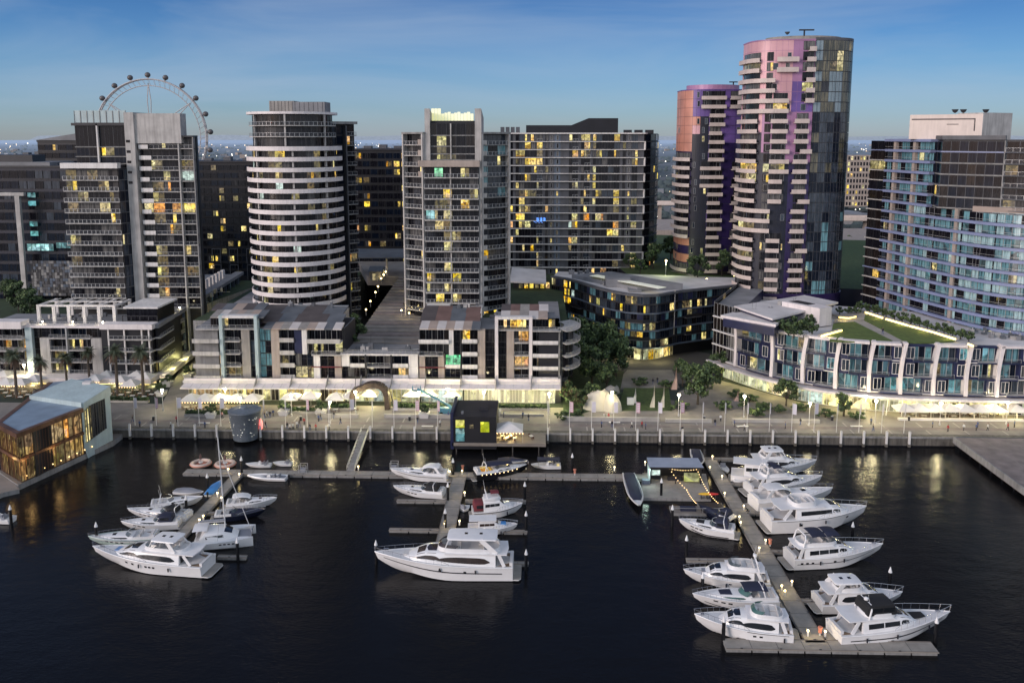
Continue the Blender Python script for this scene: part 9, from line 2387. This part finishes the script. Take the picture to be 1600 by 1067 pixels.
# ---- grey drum on the quay
p = W(381, 676, GZ); p.y = QY-1.0; m = MB(); m.lathe([(2.7, -1.8), (2.85, -1.7), (3.75, 5.0), (3.85, 5.1), (3.85, 5.35), (3.5, 5.35)], 'drum_metal', (p.x, p.y, GZ), 32); t = thing('drum_building', 'grey metal drum-shaped pavilion hanging over the quay edge', 'pavilion', p); m.build('drum_wall', t, True)
m = MB(); m.lathe([(3.5, 5.2), (.9, 5.75), (.9, 6.2), (.7, 6.3), (.02, 6.3)], 'drum_metal', (p.x, p.y, GZ), 28); m.build('drum_lid', t)
m = MB(); r = random.Random(4)
for i in range(26): a_ = r.uniform(-2.9, -.25); z_ = r.uniform(-.8, 4.6); rr = 2.86+.9*(z_+1.7)/6.7; m.ball((p.x+rr*math.cos(a_), p.y+rr*math.sin(a_), GZ+z_), .05, 'city_white', 4)
m.build('pin_light', t)
q = W(404, 676, GZ); q.y = QY-.4; m = MB(); m.lathe([(.05, 0), (.5, .3), (.55, 1.6), (.3, 2.4), (.05, 2.6)], 'red_glow', (q.x, q.y, GZ+.2), 10); solo(m, 'red_lantern', 'glowing red lantern figure beside the grey drum', 'lantern', q, None, True)
# ---- black kiosk and tent on the jutting deck
a, b = W(704, 690, GZ), W(853, 692, GZ); y0, y1 = QY-7.5, QY-.66
m = MB(); x0, x1 = WY(706, 690, y0).x, WY(853, 690, y0).x; m.box(x0, x1, y0, y1, GZ-.7, GZ+.03, 'timber_deck')
for dx in (1, 7, 14, 20): m.tube([(x0+dx, y0+1, -1), (x0+dx, y0+1, GZ-.7)], .25, 'hull_black', 8)
solo(m, 'jutting_deck', 'timber deck jutting from the quay carrying the black kiosk and tent', 'deck', ((x0+x1)/2, y0, GZ))
t = thing('black_kiosk', 'black box kiosk with acid yellow lit windows on the jutting deck', 'kiosk', (x0+4, y0, GZ)); m = MB(); m.prism([(x0+.4, y0+.2), (x0+10.2, y0+.2), (x0+10.2, QY+5), (x0+.4, QY+5)], GZ-1.5, GZ+6.2, 'black_panel', 'charcoal'); m.build('wall', t)
for (xa, xb, za, zb_, mt) in ((.9, 2.9, 3.6, 5.4, 'lit_acid'), (.9, 2.9, .4, 3.4, 'lit_cyan'), (6.6, 8.6, 2.6, 5.0, 'lit_acid'), (4.0, 5.0, 3.4, 4.4, 'glass_olive'), (.9, 2.9, 2.2, 3.3, 'lit_cool')):
	m = MB(); m.box(x0+xa, x0+xb, y0+.1, y0+.19, GZ+za, GZ+zb_, mt); m.build('window', t)
m = MB(); m.box(x0+2, x0+2.5, y0+2, y0+3, GZ+6.2, GZ+6.7, 'roof_grey'); m.box(x0+6, x0+8, y0+5, y0+7, GZ+6.2, GZ+6.9, 'charcoal'); m.build('roof_unit', t)
m = MB(); m.box(x0-.3, x0+.38, y0, QY+5, GZ-1.5, GZ+7.2, 'navy_panel'); m.build('side_fin', t)
c = WY(795, 690, y0+3.2).x; t = thing('party_tent', 'white pitched marquee tent glowing yellow inside on the jutting deck', 'tent', (c, y0+3, GZ)); w = 3.3; m = MB()
for p_, q_ in (((-w, -w), (w, -w)), ((w, -w), (w, w)), ((w, w), (-w, w)), ((-w, w), (-w, -w))): m.add([(c+p_[0], y0+3.2+p_[1]*.8, GZ+2.7), (c+q_[0], y0+3.2+q_[1]*.8, GZ+2.7), (c+q_[0]*.45, y0+3.2+q_[1]*.36, GZ+3.5), (c+p_[0]*.45, y0+3.2+p_[1]*.36, GZ+3.5), (c, y0+3.2, GZ+4.2), (c+p_[0], y0+3.2+p_[1]*.8, GZ+2.3), (c+q_[0], y0+3.2+q_[1]*.8, GZ+2.3)], [(0, 1, 2, 3), (3, 2, 4), (5, 6, 1, 0)], 'canvas_white')
m.build('canopy', t)
for sx__ in (-1, 1):
	for sy__ in (-1, 1): m = MB(); m.tube([(c+sx__*w*.98, y0+3.2+sy__*w*.78, GZ), (c+sx__*w*.98, y0+3.2+sy__*w*.78, GZ+2.5)], .05, 'rail_metal', 5); m.build('tent_pole', t)
m = MB()
for i in range(10): m.ball((c-w+i*w/4.5, y0+3.2-w*.8, GZ+2.2), .11, 'bulb_string', 6)
m.build('string_lights', t); lamp_light(t, (c, y0+2.6, GZ+2.1), 420, (1, .74, .28), .3, 'tent_lamp')
for i in range(6): o = dup(tb, (c-2.4+i*.95 if i < 5 else c+5.2, y0+1.8+(i % 2)*1.4, GZ+.03), .4*i, 'white table with two brown chairs '+('under the glowing party tent' if i < 5 else 'standing alone right of the party tent'), 'tables on the jutting deck')
# ---- boom lift
p = W(700, 648, GZ); t = thing('boom_lift', 'blue boom lift parked behind the black kiosk with raised arm', 'boom lift', p); e = WY(652, 607, p.y+1); k = WY(700, 632, p.y+.5)
m = MB(); m.box(p.x-2.2, p.x+1.6, p.y-.9, p.y+.9, GZ+.5, GZ+1.9, 'lift_blue'); m.build('chassis', t)
for dx in (-1.6, 1.1):
	for dy in (-1.0, .8): m = MB(); m.tube([(p.x+dx, p.y+dy, GZ+.5), (p.x+dx, p.y+dy+.25, GZ+.5)], .5, 'rubber_black', 12); m.build('wheel', t)
m = MB(); m.bar((p.x+1, p.y, GZ+1.9), k, .5, .5, 'lift_blue'); m.bar(k, e, .4, .45, 'lift_blue'); m.build('boom_arm', t)
m = MB()
for dx in (-1.2, .8):
	for dy in (-.5, .5): m.box(e.x+dx-.06, e.x+dx+.06, e.y+dy-.06, e.y+dy+.06, e.z-.5, e.z+.7, 'lift_blue')
m.box(e.x-1.3, e.x+.9, e.y-.6, e.y+.6, e.z-.55, e.z-.45, 'lift_blue'); m.box(e.x-1.3, e.x+.9, e.y-.6, e.y-.53, e.z+.6, e.z+.7, 'lift_blue'); m.build('work_basket', t)
# ---- benches
for i, (x, y) in enumerate([(319, 663), (668, 668), (960, 662), (1338, 668), (1160, 668)]):
	p = W(x, y, GZ); m = MB(); m.box(p.x-1.4, p.x+1.4, p.y-.3, p.y+.3, GZ+.36, GZ+.46, 'post_white'); m.box(p.x-1.2, p.x-1., p.y-.25, p.y+.25, GZ, GZ+.36, 'granite'); m.box(p.x+1., p.x+1.2, p.y-.25, p.y+.25, GZ, GZ+.36, 'granite'); solo(m, 'bench', 'white slab bench on the promenade, %s from the left' % ORD[[319, 668, 960, 1160, 1338].index(x)], 'bench', p, 'promenade benches')
# ---- people
def person(shirt, legs, stride):
	t = thing('person', 'x', 'person'); m = MB()
	def loft(rings, mat, n=8):
		vs = [(x+a*math.cos(6.2832*k/n), y+b*math.sin(6.2832*k/n), z) for x, y, z, a, b in rings for k in range(n)]; q = len(rings)
		m.add(vs, [(i*n+k, i*n+(k+1) % n, (i+1)*n+(k+1) % n, (i+1)*n+k) for i in range(q-1) for k in range(n)]+[tuple(range(n-1, -1, -1)), tuple((q-1)*n+k for k in range(n))], mat)
	for sg in (-1, 1):
		s = stride*sg; loft([(s*1.15+.07, sg*.1, .0, .13, .06), (s*1.1, sg*.1, .08, .07, .055), (s*.55, sg*.1, .47, .075, .065), (0, sg*.09, .88, .10, .10)], legs)
		loft([(0, sg*.20, 1.42, .07, .06), (-s*.4, sg*.25, 1.13, .05, .05), (-s*.75+.05, sg*.25, .86, .04, .035)], shirt); loft([(-s*.75+.05, sg*.25, .865, .04, .03), (-s*.8+.09, sg*.25, .76, .045, .02), (-s*.8+.12, sg*.24, .68, .02, .012)], 'skin')
	loft([(0, 0, .84, .13, .17), (0, 0, 1.02, .115, .155), (0, 0, 1.28, .13, .19), (0, 0, 1.44, .10, .19), (.01, 0, 1.50, .06, .08)], shirt); loft([(.01, 0, 1.49, .055, .055), (.02, 0, 1.56, .06, .06), (.03, 0, 1.62, .095, .075), (.02, 0, 1.71, .10, .08)], 'skin'); loft([(.0, 0, 1.66, .105, .085), (.0, 0, 1.76, .095, .078), (0, 0, 1.80, .04, .03)], 'hair')
	m.build('body', t, True); return t
pv = [person('cloth_dark', 'cloth_blue', .22), person('cloth_white', 'cloth_dark', .18), person('cloth_red', 'cloth_dark', .2), person('cloth_blue', 'cloth_dark', .02)]; pn = ['in a dark top and blue trousers', 'in a white top and dark trousers', 'in a red top and dark trousers', 'in a blue top and dark trousers']
PP = [(267, 668, 1, 'walking left of the grey drum'), (276, 660, 2, 'walking between lamp and grey drum'), (415, 668, 0, 'just right of the red lantern'), (413, 653, 0, 'in the group beside the left planters'), (417, 651, 1, 'in the group beside the left planters, second'), (422, 652, 0, 'in the group beside the left planters, third'), (427, 650, 3, 'in the group beside the left planters, last'), (449, 670, 0, 'with the bikes on the promenade'), (453, 672, 1, 'in the middle of the promenade cluster'), (458, 671, 1, 'right in the promenade cluster'), (464, 668, 1, 'just right of the promenade cluster'), (498, 658, 3, 'below the arch-side wall'), (501, 656, 0, 'standing in a pair below the wall'), (522, 653, 0, 'walking alone left of the arch'), (532, 662, 0, 'walking alone nearer the water by the arch'), (787, 652, 3, 'behind the party tent'), (826, 657, 0, 'right of the party tent'), (944, 655, 1, 'by the cream shells'), (951, 655, 2, 'by the cream shells, on the right'), (987, 668, 1, 'standing on the promenade below the spikes'), (1003, 668, 2, 'walking right of the spikes'), (1066, 676, 0, 'near the quay below the round tree'), (1163, 672, 1, 'walking below the white-framed building'), (1126, 658, 1, 'waiting by the pale wall'), (1457, 668, 3, 'walking on the right promenade'), (1543, 672, 1, 'far right on the promenade'), (1481, 674, 2, 'on the right promenade near the wharf'), (1020, 600, 0, 'in front of the lit entrance'), (1027, 598, 0, 'before the lit entrance, on the right'), (1379, 522, 0, 'on the roof garden path')]
us = set()
for x, y, v, lab in PP:
	o = pv[v] if v not in us else dup(pv[v], (0, 0, 0)); us.add(v); o.location = W(x, y, K_ZG+.1 if y < 530 else GZ+.02); o.rotation_euler = (0, 0, rng.uniform(0, 6.28)); o['label'] = 'person %s, %s' % (pn[v], lab); o['group'] = 'people out walking'
r = random.Random(31); ex = sorted(r.uniform(190, 1590) for _ in range(34))
for i, x in enumerate(ex):
	v = r.choice([0, 0, 1, 3, 3, 2]); y = 657+r.random()*14+(x/1600)*6
	if 345 < x < 405 or 690 < x < 850: y = 653
	o = dup(pv[v], W(x, y, GZ+.02), r.uniform(0, 6.28), 'person %s, %s promenade stroller from the left' % (pn[v], ORD[i]), 'people strolling along the promenade')
for i, x in enumerate((240, 470, 640, 880, 1100, 1300, 1420)):
	p = W(x, 657, GZ); m = MB(); m.lathe([(.28, 0), (.3, .1), (.3, 1.0), (.22, 1.05)], 'charcoal', p, 10); m.lathe([(.33, 1.06), (.33, 1.16), (.1, 1.28)], 'rail_metal', p, 10); solo(m, 'litter_bin', 'round dark litter bin on the promenade, %s from the left' % ORD[i], 'bin', p, 'litter bins')
